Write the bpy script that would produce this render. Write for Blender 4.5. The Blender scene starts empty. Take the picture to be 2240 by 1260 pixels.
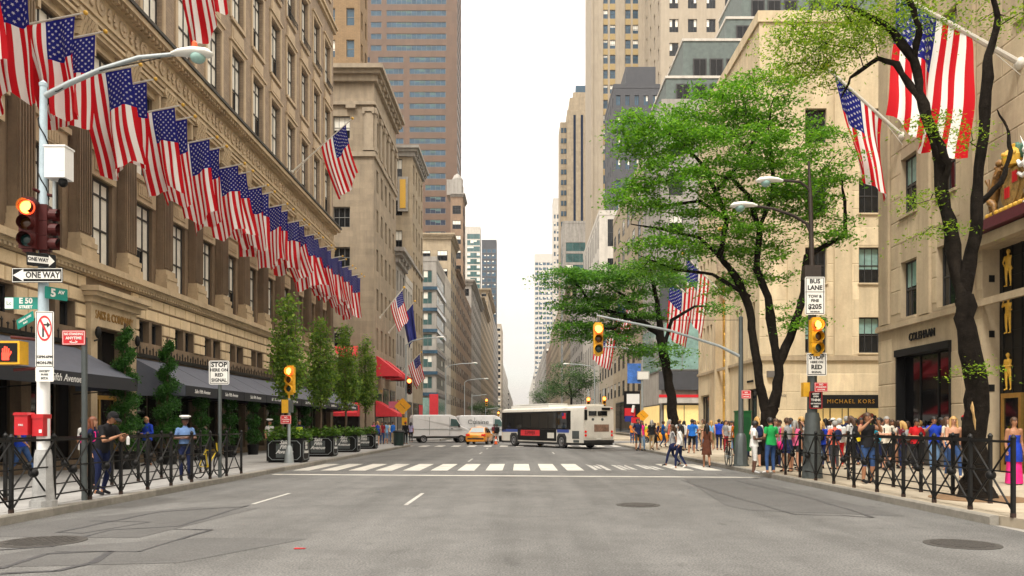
import bpy, bmesh, math, random
import numpy as np
from mathutils import Vector, Matrix, noise as mnoise
random.seed(11); RNG = np.random.default_rng(5)
D = bpy.data; S = bpy.context.scene; COL = S.collection
PI = math.pi; R = math.radians
# ------------------------------------------------------------------ camera
cam_d = D.cameras.new('camera'); cam = D.objects.new('camera', cam_d); COL.objects.link(cam)
cam.location = (0, 0, 1.65); cam.rotation_euler = (R(90), 0, 0)
cam_d.sensor_width = 36; cam_d.lens = 27.64; cam_d.shift_x = -.0089; cam_d.shift_y = .1339
cam_d.clip_start = .1; cam_d.clip_end = 20000
S.camera = cam
# ------------------------------------------------------------------ sky and sun
SUN_EL, SUN_AZ = 58, 205
W = D.worlds.new('World'); S.world = W; W.use_nodes = True
wn, wl = W.node_tree.nodes, W.node_tree.links
wn.clear()
sky = wn.new('ShaderNodeTexSky'); sky.sky_type = 'NISHITA'; sky.sun_disc = False
sky.sun_elevation = R(SUN_EL); sky.sun_rotation = R(SUN_AZ); sky.air_density = 1.2; sky.dust_density = 2.5
tc = wn.new('ShaderNodeTexCoord'); mp = wn.new('ShaderNodeMapping'); mp.inputs['Scale'].default_value = (1.2, 1.2, 5)
nz = wn.new('ShaderNodeTexNoise'); nz.inputs['Scale'].default_value = 2.1; nz.inputs['Detail'].default_value = 6; nz.inputs['Roughness'].default_value = .55
cr = wn.new('ShaderNodeValToRGB'); cr.color_ramp.elements[0].position = .30; cr.color_ramp.elements[0].color = (.55, .55, .55, 1)
cr.color_ramp.elements[1].position = .47; cr.color_ramp.elements[1].color = (1, 1, 1, 1)
mx = wn.new('ShaderNodeMixRGB'); mx.inputs[2].default_value = (9.7, 9.0, 8.3, 1)
bg = wn.new('ShaderNodeBackground'); bg.inputs['Strength'].default_value = .115
wo = wn.new('ShaderNodeOutputWorld')
wl.new(tc.outputs['Generated'], mp.inputs['Vector']); wl.new(mp.outputs[0], nz.inputs['Vector']); wl.new(nz.outputs['Fac'], cr.inputs[0])
# overcast luminance: brightest overhead, about a third of that at the horizon (CIE overcast sky)
sx = wn.new('ShaderNodeSeparateXYZ'); mr = wn.new('ShaderNodeMapRange'); mr.inputs['To Min'].default_value = .28; mr.inputs['To Max'].default_value = 1.25
cm_ = wn.new('ShaderNodeMixRGB'); cm_.blend_type = 'MULTIPLY'; cm_.inputs[0].default_value = 1; cm_.inputs[1].default_value = (10.2, 9.3, 8.2, 1)
wl.new(tc.outputs['Generated'], sx.inputs[0]); wl.new(sx.outputs[2], mr.inputs['Value']); wl.new(mr.outputs[0], cm_.inputs[2]); wl.new(cm_.outputs[0], mx.inputs[2])
wl.new(sky.outputs[0], mx.inputs[1]); wl.new(cr.outputs[0], mx.inputs[0]); wl.new(mx.outputs[0], bg.inputs[0]); wl.new(bg.outputs[0], wo.inputs[0])
sd = D.lights.new('sun', 'SUN'); sd.energy = 1.5; sd.angle = R(12); sd.color = (1, .95, .87)
sun = D.objects.new('sun', sd); COL.objects.link(sun)
_a, _e = R(SUN_AZ), R(SUN_EL)
sun.rotation_euler = Vector((-math.sin(_a)*math.cos(_e), -math.cos(_a)*math.cos(_e), -math.sin(_e))).to_track_quat('-Z', 'Y').to_euler()
S.view_settings.view_transform = 'Standard'; S.view_settings.look = 'None'; S.view_settings.exposure = 1.32; S.view_settings.gamma = 1
S.view_settings.use_curve_mapping = False
S.render.engine = 'CYCLES'
S.cycles.max_bounces = 5; S.cycles.diffuse_bounces = 3; S.cycles.glossy_bounces = 3; S.cycles.transparent_max_bounces = 8; S.cycles.volume_bounces = 0
# ------------------------------------------------------------------ materials
MATS = {}
def M(name, col, rough=.65, var=.1, scale=2.5, bump=0, bscale=40, metal=0, spec=.5, streak=0, objvar=0, island=0, grime=None, coat=0, joints=None, emit=0, speck=0, lanes=0):
    if name in MATS: return MATS[name]
    m = D.materials.new(name); m.use_nodes = True; n, l = m.node_tree.nodes, m.node_tree.links
    b = n['Principled BSDF']; b.inputs['Roughness'].default_value = rough; b.inputs['Metallic'].default_value = metal
    b.inputs['Specular IOR Level'].default_value = spec; b.inputs['Coat Weight'].default_value = coat; b.inputs['Coat Roughness'].default_value = .05
    geo = n.new('ShaderNodeNewGeometry'); rgb = n.new('ShaderNodeRGB'); rgb.outputs[0].default_value = (*col, 1)
    cur = rgb.outputs[0]
    def mul(fac_out, lo, hi, f0=.3, f1=.7):
        nonlocal cur
        mr = n.new('ShaderNodeMapRange'); mr.inputs['From Min'].default_value = f0; mr.inputs['From Max'].default_value = f1
        mr.inputs['To Min'].default_value = lo; mr.inputs['To Max'].default_value = hi; l.new(fac_out, mr.inputs['Value'])
        x = n.new('ShaderNodeMixRGB'); x.blend_type = 'MULTIPLY'; x.inputs[0].default_value = 1
        l.new(cur, x.inputs[1]); l.new(mr.outputs[0], x.inputs[2]); cur = x.outputs[0]
    def noise(sc, det=5, vs=None):
        t = n.new('ShaderNodeTexNoise'); t.inputs['Scale'].default_value = sc; t.inputs['Detail'].default_value = det; t.inputs['Roughness'].default_value = .6
        if vs:
            q = n.new('ShaderNodeMapping'); q.inputs['Scale'].default_value = vs; l.new(geo.outputs['Position'], q.inputs['Vector']); l.new(q.outputs[0], t.inputs['Vector'])
        else: l.new(geo.outputs['Position'], t.inputs['Vector'])
        return t.outputs['Fac']
    if var:
        mul(noise(scale), 1-var, 1+var); mul(noise(scale*9, 3), 1-var*.6, 1+var*.6)
    if speck: mul(noise(38, 2), 1-speck, 1+speck, .35, .65)
    if lanes: mul(noise(1.0, 3, (.85,.035,1)), 1-lanes, 1+lanes*.6); mul(noise(1.0, 6, (.5,.22,1)), 1-lanes*.8, 1+lanes*.3, .3, .5); mul(noise(1.0, 2, (2.2,.9,1)), 1-lanes, 1, .25, .36)
    if streak: mul(noise(1.6, 5, (1, 1, .12)), 1-streak, 1+streak*.4)
    if objvar:
        oi = n.new('ShaderNodeObjectInfo'); mul(oi.outputs['Random'], 1-objvar, 1+objvar, 0, 1)
    if island: mul(geo.outputs['Random Per Island'], 1-island, 1+island, 0, 1)
    if grime:
        gc, amt = grime
        x = n.new('ShaderNodeMixRGB'); x.inputs[2].default_value = (*gc, 1)
        mr = n.new('ShaderNodeMapRange'); mr.inputs['From Min'].default_value = .5; mr.inputs['From Max'].default_value = .75; mr.inputs['To Max'].default_value = amt
        l.new(noise(1.1, 7, (1, 1, .35)), mr.inputs['Value']); l.new(mr.outputs[0], x.inputs[0]); l.new(cur, x.inputs[1]); cur = x.outputs[0]
    hsrc = None
    if joints:      # (width, height, dark, mortar)
        jw, jh, jd, jm = joints
        sp = n.new('ShaderNodeSeparateXYZ'); l.new(geo.outputs['Position'], sp.inputs[0])
        ad = n.new('ShaderNodeMath'); l.new(sp.outputs[0], ad.inputs[0]); l.new(sp.outputs[1], ad.inputs[1])
        cb = n.new('ShaderNodeCombineXYZ'); l.new(ad.outputs[0], cb.inputs[0]); l.new(sp.outputs[2], cb.inputs[1])
        bt = n.new('ShaderNodeTexBrick'); bt.inputs['Scale'].default_value = 1; bt.inputs['Brick Width'].default_value = jw; bt.inputs['Row Height'].default_value = jh
        bt.inputs['Mortar Size'].default_value = jm; bt.inputs['Color1'].default_value = (1, 1, 1, 1); bt.inputs['Color2'].default_value = (.84, .84, .84, 1); bt.inputs['Mortar'].default_value = (jd, jd, jd, 1)
        l.new(cb.outputs[0], bt.inputs['Vector'])
        x = n.new('ShaderNodeMixRGB'); x.blend_type = 'MULTIPLY'; x.inputs[0].default_value = 1; l.new(cur, x.inputs[1]); l.new(bt.outputs['Color'], x.inputs[2]); cur = x.outputs[0]
    l.new(cur, b.inputs['Base Color'])
    if bump:
        bp = n.new('ShaderNodeBump'); bp.inputs['Strength'].default_value = bump; bp.inputs['Distance'].default_value = .02
        l.new(noise(bscale, 3), bp.inputs['Height']); l.new(bp.outputs[0], b.inputs['Normal'])
    if emit:
        b.inputs['Emission Color'].default_value = (*col, 1); b.inputs['Emission Strength'].default_value = emit
    MATS[name] = m; return m
def leafmat(name, col, trans=.35):
    m = M(name, col, .5, 0, island=.01, spec=.3); n, l = m.node_tree.nodes, m.node_tree.links
    b = n['Principled BSDF']; g = n.new('ShaderNodeNewGeometry'); rp = n.new('ShaderNodeValToRGB'); l.new(g.outputs['Random Per Island'], rp.inputs[0])
    e = rp.color_ramp.elements; e[0].color = (col[0]*.5, col[1]*.58, col[2]*.7, 1); e[1].color = (col[0]*1.75, col[1]*1.35, col[2]*1.3, 1); k = e.new(.45); k.color = (*[c*.85 for c in col], 1)
    l.new(rp.outputs[0], b.inputs['Base Color']); t = n.new('ShaderNodeBsdfTranslucent'); s = n.new('ShaderNodeMixShader'); s.inputs[0].default_value = trans
    src = b.inputs['Base Color'].links[0].from_socket; l.new(src, t.inputs['Color'])
    l.new(b.outputs[0], s.inputs[1]); l.new(t.outputs[0], s.inputs[2]); l.new(s.outputs[0], n['Material Output'].inputs['Surface']); return m
def flagmat():
    m = D.materials.new('flag_cloth'); m.use_nodes = True; n, l = m.node_tree.nodes, m.node_tree.links
    b = n['Principled BSDF']; b.inputs['Roughness'].default_value = .75; b.inputs['Specular IOR Level'].default_value = .2
    uv = n.new('ShaderNodeUVMap'); sp = n.new('ShaderNodeSeparateXYZ'); l.new(uv.outputs[0], sp.inputs[0])
    def mt(op, a, c=None, d=None):
        q = n.new('ShaderNodeMath'); q.operation = op
        for i, x in enumerate((a, c, d)):
            if x is None: continue
            if isinstance(x, (int, float)): q.inputs[i].default_value = x
            else: l.new(x, q.inputs[i])
        return q.outputs[0]
    u, v = sp.outputs[0], sp.outputs[1]
    red = mt('LESS_THAN', mt('MODULO', mt('FLOOR', mt('MULTIPLY', u, 13)), 2), .5)
    can = mt('MULTIPLY', mt('LESS_THAN', u, 7/13), mt('LESS_THAN', v, .4))
    a = mt('MULTIPLY', u, 10*13/7); c = mt('MULTIPLY', v, 12/.4)
    ra, rc = mt('FLOOR', mt('ADD', a, .5)), mt('FLOOR', mt('ADD', c, .5))
    da, dc = mt('SUBTRACT', a, ra), mt('SUBTRACT', c, rc)
    rad = mt('SQRT', mt('ADD', mt('MULTIPLY', da, da), mt('MULTIPLY', dc, dc)))
    star = mt('LESS_THAN', mt('MULTIPLY', rad, mt('ADD', 1, mt('MULTIPLY', mt('COSINE', mt('MULTIPLY', mt('ARCTAN2', da, dc), 5)), -.3))), .28)
    par = mt('LESS_THAN', mt('MODULO', mt('ADD', ra, rc), 2), .5)
    inn = mt('MULTIPLY', mt('GREATER_THAN', ra, .5), mt('GREATER_THAN', rc, .5)); inn = mt('MULTIPLY', inn, mt('MULTIPLY', mt('LESS_THAN', ra, 9.5), mt('LESS_THAN', rc, 11.5)))
    st = mt('MULTIPLY', mt('MULTIPLY', star, par), inn)
    def mix(f, x, y):
        q = n.new('ShaderNodeMixRGB'); l.new(f, q.inputs[0])
        for i, z in ((1, x), (2, y)):
            if isinstance(z, tuple): q.inputs[i].default_value = (*z, 1)
            else: l.new(z, q.inputs[i])
        return q.outputs[0]
    colr = mix(can, mix(red, (.85, .84, .81), (.54, .005, .012)), mix(st, (.009, .012, .17), (.5, .5, .55)))
    l.new(colr, b.inputs['Base Color'])
    t = n.new('ShaderNodeBsdfTranslucent'); l.new(colr, t.inputs[0]); s = n.new('ShaderNodeMixShader'); s.inputs[0].default_value = .32
    l.new(b.outputs[0], s.inputs[1]); l.new(t.outputs[0], s.inputs[2]); l.new(s.outputs[0], n['Material Output'].inputs['Surface'])
    MATS['flag'] = m; return m
# ------------------------------------------------------------------ mesh helpers
class MB:
    def __init__(s): s.v = []; s.f = []; s.m = []
    def quad(s, a, b, c, d, m=0):
        i = len(s.v); s.v += [tuple(a), tuple(b), tuple(c), tuple(d)]; s.f.append((i, i+1, i+2, i+3)); s.m.append(m)
    def poly(s, pts, m=0):
        i = len(s.v); s.v += [tuple(p) for p in pts]; s.f.append(tuple(range(i, i+len(pts)))); s.m.append(m)
    def box(s, x0, x1, y0, y1, z0, z1, m=0):
        i = len(s.v); s.v += [(x0,y0,z0),(x1,y0,z0),(x1,y1,z0),(x0,y1,z0),(x0,y0,z1),(x1,y0,z1),(x1,y1,z1),(x0,y1,z1)]
        for q in ((0,3,2,1),(4,5,6,7),(0,1,5,4),(1,2,6,5),(2,3,7,6),(3,0,4,7)): s.f.append(tuple(i+k for k in q)); s.m.append(m)
        return s
    def hexa(s, p, m=0):   # 8 points: bottom 4 then top 4 (ccw)
        i = len(s.v); s.v += [tuple(q) for q in p]
        for q in ((0,3,2,1),(4,5,6,7),(0,1,5,4),(1,2,6,5),(2,3,7,6),(3,0,4,7)): s.f.append(tuple(i+k for k in q)); s.m.append(m)
        return s
    def prism(s, poly, a, b, ax='y', m=0):   # polygon in the two other axes, extruded along ax
        def P(p, t): return {'y': (p[0], t, p[1]), 'x': (t, p[0], p[1]), 'z': (p[0], p[1], t)}[ax]
        i = len(s.v); n = len(poly); s.v += [P(p, a) for p in poly]+[P(p, b) for p in poly]
        s.f.append(tuple(range(i, i+n))); s.f.append(tuple(range(i+2*n-1, i+n-1, -1))); s.m += [m, m]
        for k in range(n): s.f.append((i+(k+1)%n, i+k, i+n+k, i+n+(k+1)%n)); s.m.append(m)
        return s
    def tube(s, pts, rad, n=8, m=0, cap=True, flat=None):
        pts = [Vector(p) for p in pts]; rad = [rad]*len(pts) if isinstance(rad, (int, float)) else rad
        i0 = len(s.v); up = None
        for k, p in enumerate(pts):
            t = (pts[min(k+1, len(pts)-1)]-pts[max(k-1, 0)]).normalized()
            if up is None: up = Vector((0,0,1)) if abs(t.z) < .9 else Vector((1,0,0))
            a = t.cross(up)
            if a.length < 1e-4: a = t.orthogonal()
            a.normalize(); b2 = a.cross(t); up = b2
            for j in range(n):
                an = 2*PI*(j+.5)/n; s.v.append(tuple(p+(a*math.cos(an)+b2*math.sin(an)*(flat or 1))*rad[k]))
        for k in range(len(pts)-1):
            for j in range(n):
                a0 = i0+k*n+j; a1 = i0+k*n+(j+1)%n; s.f.append((a0, a1, a1+n, a0+n)); s.m.append(m)
        if cap:
            s.f.append(tuple(i0+j for j in range(n-1, -1, -1))); e = i0+(len(pts)-1)*n; s.f.append(tuple(e+j for j in range(n))); s.m += [m, m]
        return s
    def sphere(s, c, r, nu=12, nv=8, m=0, zmin=-1, zmax=1):
        if isinstance(r, (int, float)): r = (r, r, r)
        i0 = len(s.v)
        for a in range(nv+1):
            z = zmin+(zmax-zmin)*a/nv; z = math.sin((math.asin(zmin)+(math.asin(zmax)-math.asin(zmin))*a/nv)); q = math.sqrt(max(0, 1-z*z))
            for j in range(nu):
                an = 2*PI*j/nu; s.v.append((c[0]+r[0]*q*math.cos(an), c[1]+r[1]*q*math.sin(an), c[2]+r[2]*z))
        for a in range(nv):
            for j in range(nu):
                p = i0+a*nu+j; q = i0+a*nu+(j+1)%nu; s.f.append((p, q, q+nu, p+nu)); s.m.append(m)
        return s
    def lathe(s, prof, n=16, c=(0,0,0), m=0, ax='z'):
        i0 = len(s.v)
        for r, z in prof:
            for j in range(n):
                an = 2*PI*j/n; a, b2 = r*math.cos(an), r*math.sin(an)
                s.v.append({'z': (c[0]+a, c[1]+b2, c[2]+z), 'x': (c[0]+z, c[1]+a, c[2]+b2), 'y': (c[0]+b2, c[1]+z, c[2]+a)}[ax])
        for k in range(len(prof)-1):
            for j in range(n):
                p = i0+k*n+j; q = i0+k*n+(j+1)%n; s.f.append((p, q, q+n, p+n)); s.m.append(m)
        s.f.append(tuple(i0+j for j in range(n-1, -1, -1))); e = i0+(len(prof)-1)*n; s.f.append(tuple(e+j for j in range(n))); s.m += [m, m]
        return s
    def mesh(s, name, mats, smooth=0):
        me = D.meshes.new(name); me.from_pydata(s.v, [], s.f)
        for q in (mats if isinstance(mats, (list, tuple)) else [mats]): me.materials.append(MATS[q] if isinstance(q, str) else q)
        me.polygons.foreach_set('material_index', s.m)
        if smooth:
            me.polygons.foreach_set('use_smooth', [True]*len(s.f)); me.update(); me.set_sharp_from_angle(angle=R(smooth))
        me.update(); return me
    def build(s, name, mats, parent=None, smooth=0, world=False, loc=None, rot=None):
        return inst(name, s.mesh(name, mats, smooth), parent, loc, rot, world)
def inst(name, me, parent=None, loc=None, rot=None, world=False, scale=None):
    o = D.objects.new(name, me); COL.objects.link(o)
    if loc is not None: o.location = loc
    if rot is not None: o.rotation_euler = rot
    if scale is not None: o.scale = scale
    if parent is not None:
        o.parent = parent
        if world: o.matrix_parent_inverse = Matrix.Translation(-Vector(parent.location))
    return o
def tag(o, label, cat, group=None, kind=None):
    if label: o['label'] = label
    if cat: o['category'] = cat
    if group: o['group'] = group
    if kind: o['kind'] = kind
    return o
def thing(name, label, cat, loc=(0,0,0), rz=0, group=None):
    o = D.objects.new(name, None); COL.objects.link(o); o.location = loc; o.rotation_euler = (0,0,rz); o.empty_display_size = .2
    return tag(o, label, cat, group)
def struct(o): o['kind'] = 'structure'; return o
def stuff(o): o['kind'] = 'stuff'; return o
def copy_tree(o, parent=None):
    c = o.copy(); COL.objects.link(c)
    if parent is not None: c.parent = parent
    for ch in list(o.children): copy_tree(ch, c)
    return c
def text(s, size, parent, loc, rot, mat, name='lettering', align='CENTER', ext=.003, world=False, sx=1, shear=0, bold=0, spacing=1):
    cu = D.curves.new('t', 'FONT'); cu.body = s; cu.size = size; cu.align_x = align; cu.align_y = 'CENTER'; cu.extrude = ext; cu.resolution_u = 2; cu.shear = shear; cu.offset = bold; cu.space_character = spacing; cu.space_line = .85
    t = D.objects.new('t', cu); me = D.meshes.new_from_object(t); D.objects.remove(t); D.curves.remove(cu)
    me.materials.clear(); me.materials.append(MATS[mat] if isinstance(mat, str) else mat)
    return inst(name, me, parent, loc, rot, world, (sx, 1, 1))
FRONT = (R(90), 0, 0); FACE_LEFT = (R(90), 0, R(-90)); FACE_RIGHT = (R(90), 0, R(90))
def gp(px, fy, z=.15):     # a point on the ground (height z) read off the photograph
    Y = (1.65-z)*1720/(fy-930); return Vector(((px-1140)/1720*Y, Y, z))
def ordw(i): return ['first','second','third','fourth','fifth','sixth','seventh','eighth','ninth','tenth','eleventh','twelfth','thirteenth','fourteenth','fifteenth','sixteenth','seventeenth','eighteenth','nineteenth','twentieth','twenty-first','twenty-second','twenty-third','twenty-fourth','twenty-fifth','twenty-sixth','twenty-seventh','twenty-eighth','twenty-ninth','thirtieth'][i]
_uc = None
def unit_cube(mat):
    key = ('uc', mat)
    if key not in WIN: WIN[key] = MB().box(-.5,.5,-.5,.5,-.5,.5).mesh('block', mat)
    return WIN[key]
WIN = {}
# bevelled block: shared mesh scaled per piece
def stone_mesh(mat):
    key = ('st', mat)
    if key not in WIN:
        b = MB(); e = .47
        b.quad((-.5,0,-.5),(.5,0,-.5),(e,-1,-e),(-e,-1,-e)); b.quad((.5,0,-.5),(.5,0,.5),(e,-1,e),(e,-1,-e)); b.quad((.5,0,.5),(-.5,0,.5),(-e,-1,e),(e,-1,e)); b.quad((-.5,0,.5),(-.5,0,-.5),(-e,-1,-e),(-e,-1,e)); b.quad((-e,-1,-e),(e,-1,-e),(e,-1,e),(-e,-1,e))
        WIN[key] = b.mesh('stone', mat)
    return WIN[key]
# ------------------------------------------------------------------ facades
class Face:
    def __init__(s, O, kind):
        s.O = Vector(O); s.k = kind
        s.U, s.N, s.rz = {'L': (Vector((0,1,0)), Vector((1,0,0)), R(90)), 'R': (Vector((0,1,0)), Vector((-1,0,0)), R(-90)), 'F': (Vector((1,0,0)), Vector((0,-1,0)), 0)}[kind]
    def p(s, u, z, d=0): q = s.O+s.U*u+s.N*d; q.z += z; return q
def facade(mb, F, W0, W1, Z0, Z1, ops, depth=.25, m=0, mr=None, back=None):
    mr = m if mr is None else mr
    us = sorted(set([W0, W1]+[round(x, 4) for o in ops for x in o[:2]])); zs = sorted(set([Z0, Z1]+[round(x, 4) for o in ops for x in o[2:4]]))
    us = [u for u in us if W0 <= u <= W1]; zs = [z for z in zs if Z0 <= z <= Z1]
    flip = F.k == 'R'
    def q(a, b, c, d, mm):
        if flip: mb.quad(d, c, b, a, mm)
        else: mb.quad(a, b, c, d, mm)
    for i in range(len(us)-1):
        run = None
        for j in range(len(zs)-1):
            uc, zc = (us[i]+us[i+1])/2, (zs[j]+zs[j+1])/2
            solid = not any(o[0] < uc < o[1] and o[2] < zc < o[3] for o in ops)
            if solid and run is None: run = zs[j]
            if run is not None and (not solid or j == len(zs)-2):
                top = zs[j+1] if solid else zs[j]
                q(F.p(us[i], run), F.p(us[i+1], run), F.p(us[i+1], top), F.p(us[i], top), m); run = None
    for o in ops:
        u0, u1, z0, z1 = o[:4]
        q(F.p(u0,z0), F.p(u0,z1), F.p(u0,z1,-depth), F.p(u0,z0,-depth), mr); q(F.p(u1,z1), F.p(u1,z0), F.p(u1,z0,-depth), F.p(u1,z1,-depth), mr)
        q(F.p(u0,z1), F.p(u1,z1), F.p(u1,z1,-depth), F.p(u0,z1,-depth), mr); q(F.p(u1,z0), F.p(u0,z0), F.p(u0,z0,-depth), F.p(u1,z0,-depth), mr)
        if back is not None: q(F.p(u0,z0,-depth), F.p(u1,z0,-depth), F.p(u1,z1,-depth), F.p(u0,z1,-depth), back)
def winmesh(w, h, style, var, fm, gm, bm='blind'):
    key = (round(w,2), round(h,2), style, var, fm, gm, bm)
    if key in WIN: return WIN[key]
    b = MB(); t = min(.09, w*.06); hw = w/2
    def bar(x0, x1, z0, z1, d=.05): b.box(x0, x1, -d, 0, z0, z1, 0)
    bar(-hw, -hw+t, 0, h); bar(hw-t, hw, 0, h); bar(-hw+t, hw-t, 0, t); bar(-hw+t, hw-t, h-t, h)
    if style == 'dh':
        bar(-hw+t, hw-t, h*.5-.03, h*.5+.03)
        cut = [0, .45, .25, .6, 0][var%5]
        b.quad((-hw,-.012,0),(hw,-.012,0),(hw,-.012,h*(1-cut)),(-hw,-.012,h*(1-cut)),1)
        if cut: b.quad((-hw,-.012,h*(1-cut)),(hw,-.012,h*(1-cut)),(hw,-.012,h),(-hw,-.012,h),2)
        if w > 1.1:
            for x in (-w/6, w/6): bar(x-.02, x+.02, t, h-t, .035)
    elif style == 'saks':
        for x in (-w*.16, w*.16): bar(x-.03, x+.03, t, h-t)
        for z in ((h*.42, h*.82) if h > 2.8 else (h*.5,)): bar(-hw+t, hw-t, z-.035, z+.035, .06)
        xs = [-hw, -w*.16, w*.16, hw]
        for i in range(3):
            cut = [1, 1, 1, .85, .6][(var+i*2) % 5]
            b.quad((xs[i],-.012,h*(1-cut)),(xs[i+1],-.012,h*(1-cut)),(xs[i+1],-.012,h),(xs[i],-.012,h),2)
            if cut < 1: b.quad((xs[i],-.012,0),(xs[i+1],-.012,0),(xs[i+1],-.012,h*(1-cut)),(xs[i],-.012,h*(1-cut)),1)
    else:
        n = int(style) if style.isdigit() else 1
        for k in range(1, n+1):
            x = -hw+w*k/n
            if k < n: bar(x-.03, x+.03, t, h-t)
            c = random.choice([0, 0, 0, .3, .55]) if var else 0
            b.quad((x-w/n,-.012,0),(x,-.012,0),(x,-.012,h*(1-c)),(x-w/n,-.012,h*(1-c)),1)
            if c: b.quad((x-w/n,-.012,h*(1-c)),(x,-.012,h*(1-c)),(x,-.012,h),(x-w/n,-.012,h),2)
    WIN[key] = b.mesh('window', [fm, gm, bm]); return WIN[key]
def window(root, F, u, z, w, h, depth, style='dh', var=0, fm='frame_dark', gm='glass_dark', sill=None, bm='blind'):
    o = inst('window', winmesh(w, h, style, var, fm, gm, bm), root, F.p(u, z, -depth), (0,0,F.rz), True)
    if sill:
        k = ('sill', round(w,2), sill)
        if k not in WIN: WIN[k] = MB().box(-w/2-.08, w/2+.08, -depth-.1, -depth+.02, -.1, -.002).mesh('sill', sill)
        inst('sill', WIN[k], o)
    return o
def grid(n, a, b, w): return [a+(b-a)*(i+.5)/n for i in range(n)]
def bld(name, label, x0, x1, y0, y1, h, wall, av=None, fr=None, side='L', cornice=0, fm='frame_dark', gm='glass_dark', depth=.25, style='dh', parapet=.9, sill=None, trim=None, bands=(), bm='blind', cat='building'):
    """av / fr = (n, w, z0, dz, rows, hw [, margin0, margin1])"""
    xa = x1 if side == 'L' else x0
    root = thing(name, label, cat, (xa, y0, 0)); mb = MB(); wins = []
    A = Face((xa, y0, 0), side); Fr = Face((x0, y0, 0), 'F')
    for F, spec, Wd in ((A, av, y1-y0), (Fr, fr, x1-x0)):
        ops = []
        if spec:
            specs = spec if isinstance(spec, list) else [spec]
            for sp in specs:
                n, w, z0, dz, rows, hw = sp[:6]; m0, m1 = (sp[6], sp[7]) if len(sp) > 7 else (0, 0); st = sp[8] if len(sp) > 8 else style
                for r in range(rows):
                    z = z0+dz*r
                    if z+hw > h-.5: break
                    for u in grid(n, m0, Wd-m1, w):
                        ops.append((u-w/2, u+w/2, z, z+hw)); wins.append((F, u, z, w, hw, st))
        facade(mb, F, 0, Wd, 0, h, ops, depth)
    xb = x0 if side == 'L' else x1
    mb.quad((xb,y0,0),(xb,y1,0),(xb,y1,h),(xb,y0,h)); mb.quad((x0,y1,0),(x1,y1,0),(x1,y1,h),(x0,y1,h)); mb.quad((x0,y0,h),(x1,y0,h),(x1,y1,h),(x0,y1,h))
    mb.build('wall', wall, root, world=True)
    for i, (F, u, z, w, hw, st) in enumerate(wins): window(root, F, u, z, w, hw, depth, st, random.randrange(5), fm, gm, sill, bm)
    tr = trim or wall
    if cornice:
        c = cornice; b = MB(); s = 1 if side == 'L' else -1
        for k, (d, za, zb) in enumerate(((c*.35, h-c*1.3, h-c*.7), (c*.7, h-c*.7, h-c*.35), (c, h-c*.35, h+.05))):
            xo = xa+s*d; b.box(min(x0, xo) if s < 0 else x0+.01, max(x1, xo) if s > 0 else x1-.01, y0-d, y1-.02*k-.01, za+.002*k, zb)
        b.build('cornice', tr, root, world=True)
        n = int((y1-y0)/(c*1.6)); d = MB()
        for k in range(n):
            yy = y0+(y1-y0)*(k+.5)/n; d.box(min(xa, xa+s*c*.62), max(xa, xa+s*c*.62), yy-c*.25, yy+c*.25, h-c*1.05, h-c*.71)
        stuff(d.build('modillions', tr, root, world=True))
    elif parapet:
        MB().box(x0-.06, x1+.06, y0-.06, y1-.02, h+.002, h+parapet).build('parapet', tr, root, world=True)
    for z, t, d in bands:
        s = 1 if side == 'L' else -1; xo = xa+s*d
        MB().box(min(x0, xo), max(x1, xo), y0-d, y1-.03, z, z+t).build('string_course', tr, root, world=True)
    return root, A, Fr
# ------------------------------------------------------------------ palette
M('asphalt', (.128,.127,.123), .9, .13, .45, .6, 130, grime=((.092,.091,.088), .7), speck=.42, lanes=.26)
M('asphalt_patch', (.093,.092,.090), .9, .12, .8, .5, 120, speck=.25)
M('tar_seal', (.055,.056,.06), .6, .15, 5)
M('paint_white', (.52,.50,.45), .7, .12, 6, .2, 60, grime=((.26,.25,.235), .75))
M('paint_worn', (.42,.41,.38), .75, .2, 9, .2, 60, grime=((.2,.19,.18), 1))
M('sidewalk_grey', (.30,.295,.285), .85, .12, .7, .25, 70, grime=((.2,.195,.19), .55), joints=(1.5,1.5,.72,.012))
M('sidewalk_tan', (.36,.31,.235), .85, .12, .7, .25, 70, grime=((.27,.225,.16), .6))
M('kerb_granite', (.23,.215,.185), .8, .18, 6, .3, 60, objvar=.15)
M('iron_cover', (.048,.044,.04), .8, .3, 20, .3, 60)
M('earth', (.2,.12,.06), .95, .25, 6, .5, 40)
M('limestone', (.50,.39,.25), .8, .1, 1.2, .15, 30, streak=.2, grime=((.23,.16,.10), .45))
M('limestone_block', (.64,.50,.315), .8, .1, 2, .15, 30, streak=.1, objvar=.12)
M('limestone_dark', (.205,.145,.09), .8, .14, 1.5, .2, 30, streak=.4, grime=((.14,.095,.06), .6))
M('coping_dark', (.04,.036,.03), .7, .2, 3)
M('brick_tan', (.31,.235,.165), .85, .16, 2, .1, 40, streak=.12, joints=(.42,.14,.72,.012))
M('window_surround', (.46,.355,.235), .8, .1, 2, streak=.15)
M('frame_dark', (.035,.034,.034), .5, 0); M('frame_grey', (.2,.2,.19), .5, 0); M('frame_bronze', (.07,.05,.03), .4, 0, metal=.3)
M('glass_dark', (.010,.012,.014), .05, 0, spec=.45); M('glass_blue', (.045,.09,.135), .08, .3, .4, spec=.5); M('glass_teal', (.05,.11,.11), .06, .35, .4, spec=.8)
M('glass_navy', (.01,.02,.045), .05, 0, spec=.5); M('glass_green', (.22,.36,.33), .1, .3, .3, spec=.7)
M('blind', (.74,.72,.64), .5, .08, 3, coat=.25, objvar=.08); M('blind_warm', (.5,.42,.28), .5, .1, 2, coat=.4)
M('shop_glass', (.006,.006,.007), .04, 0, spec=.35); M('black_metal', (.008,.008,.008), .5, .1, 6, spec=.25); M('bronze_black', (.008,.007,.006), .5, .15, 5, spec=.3)
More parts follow.
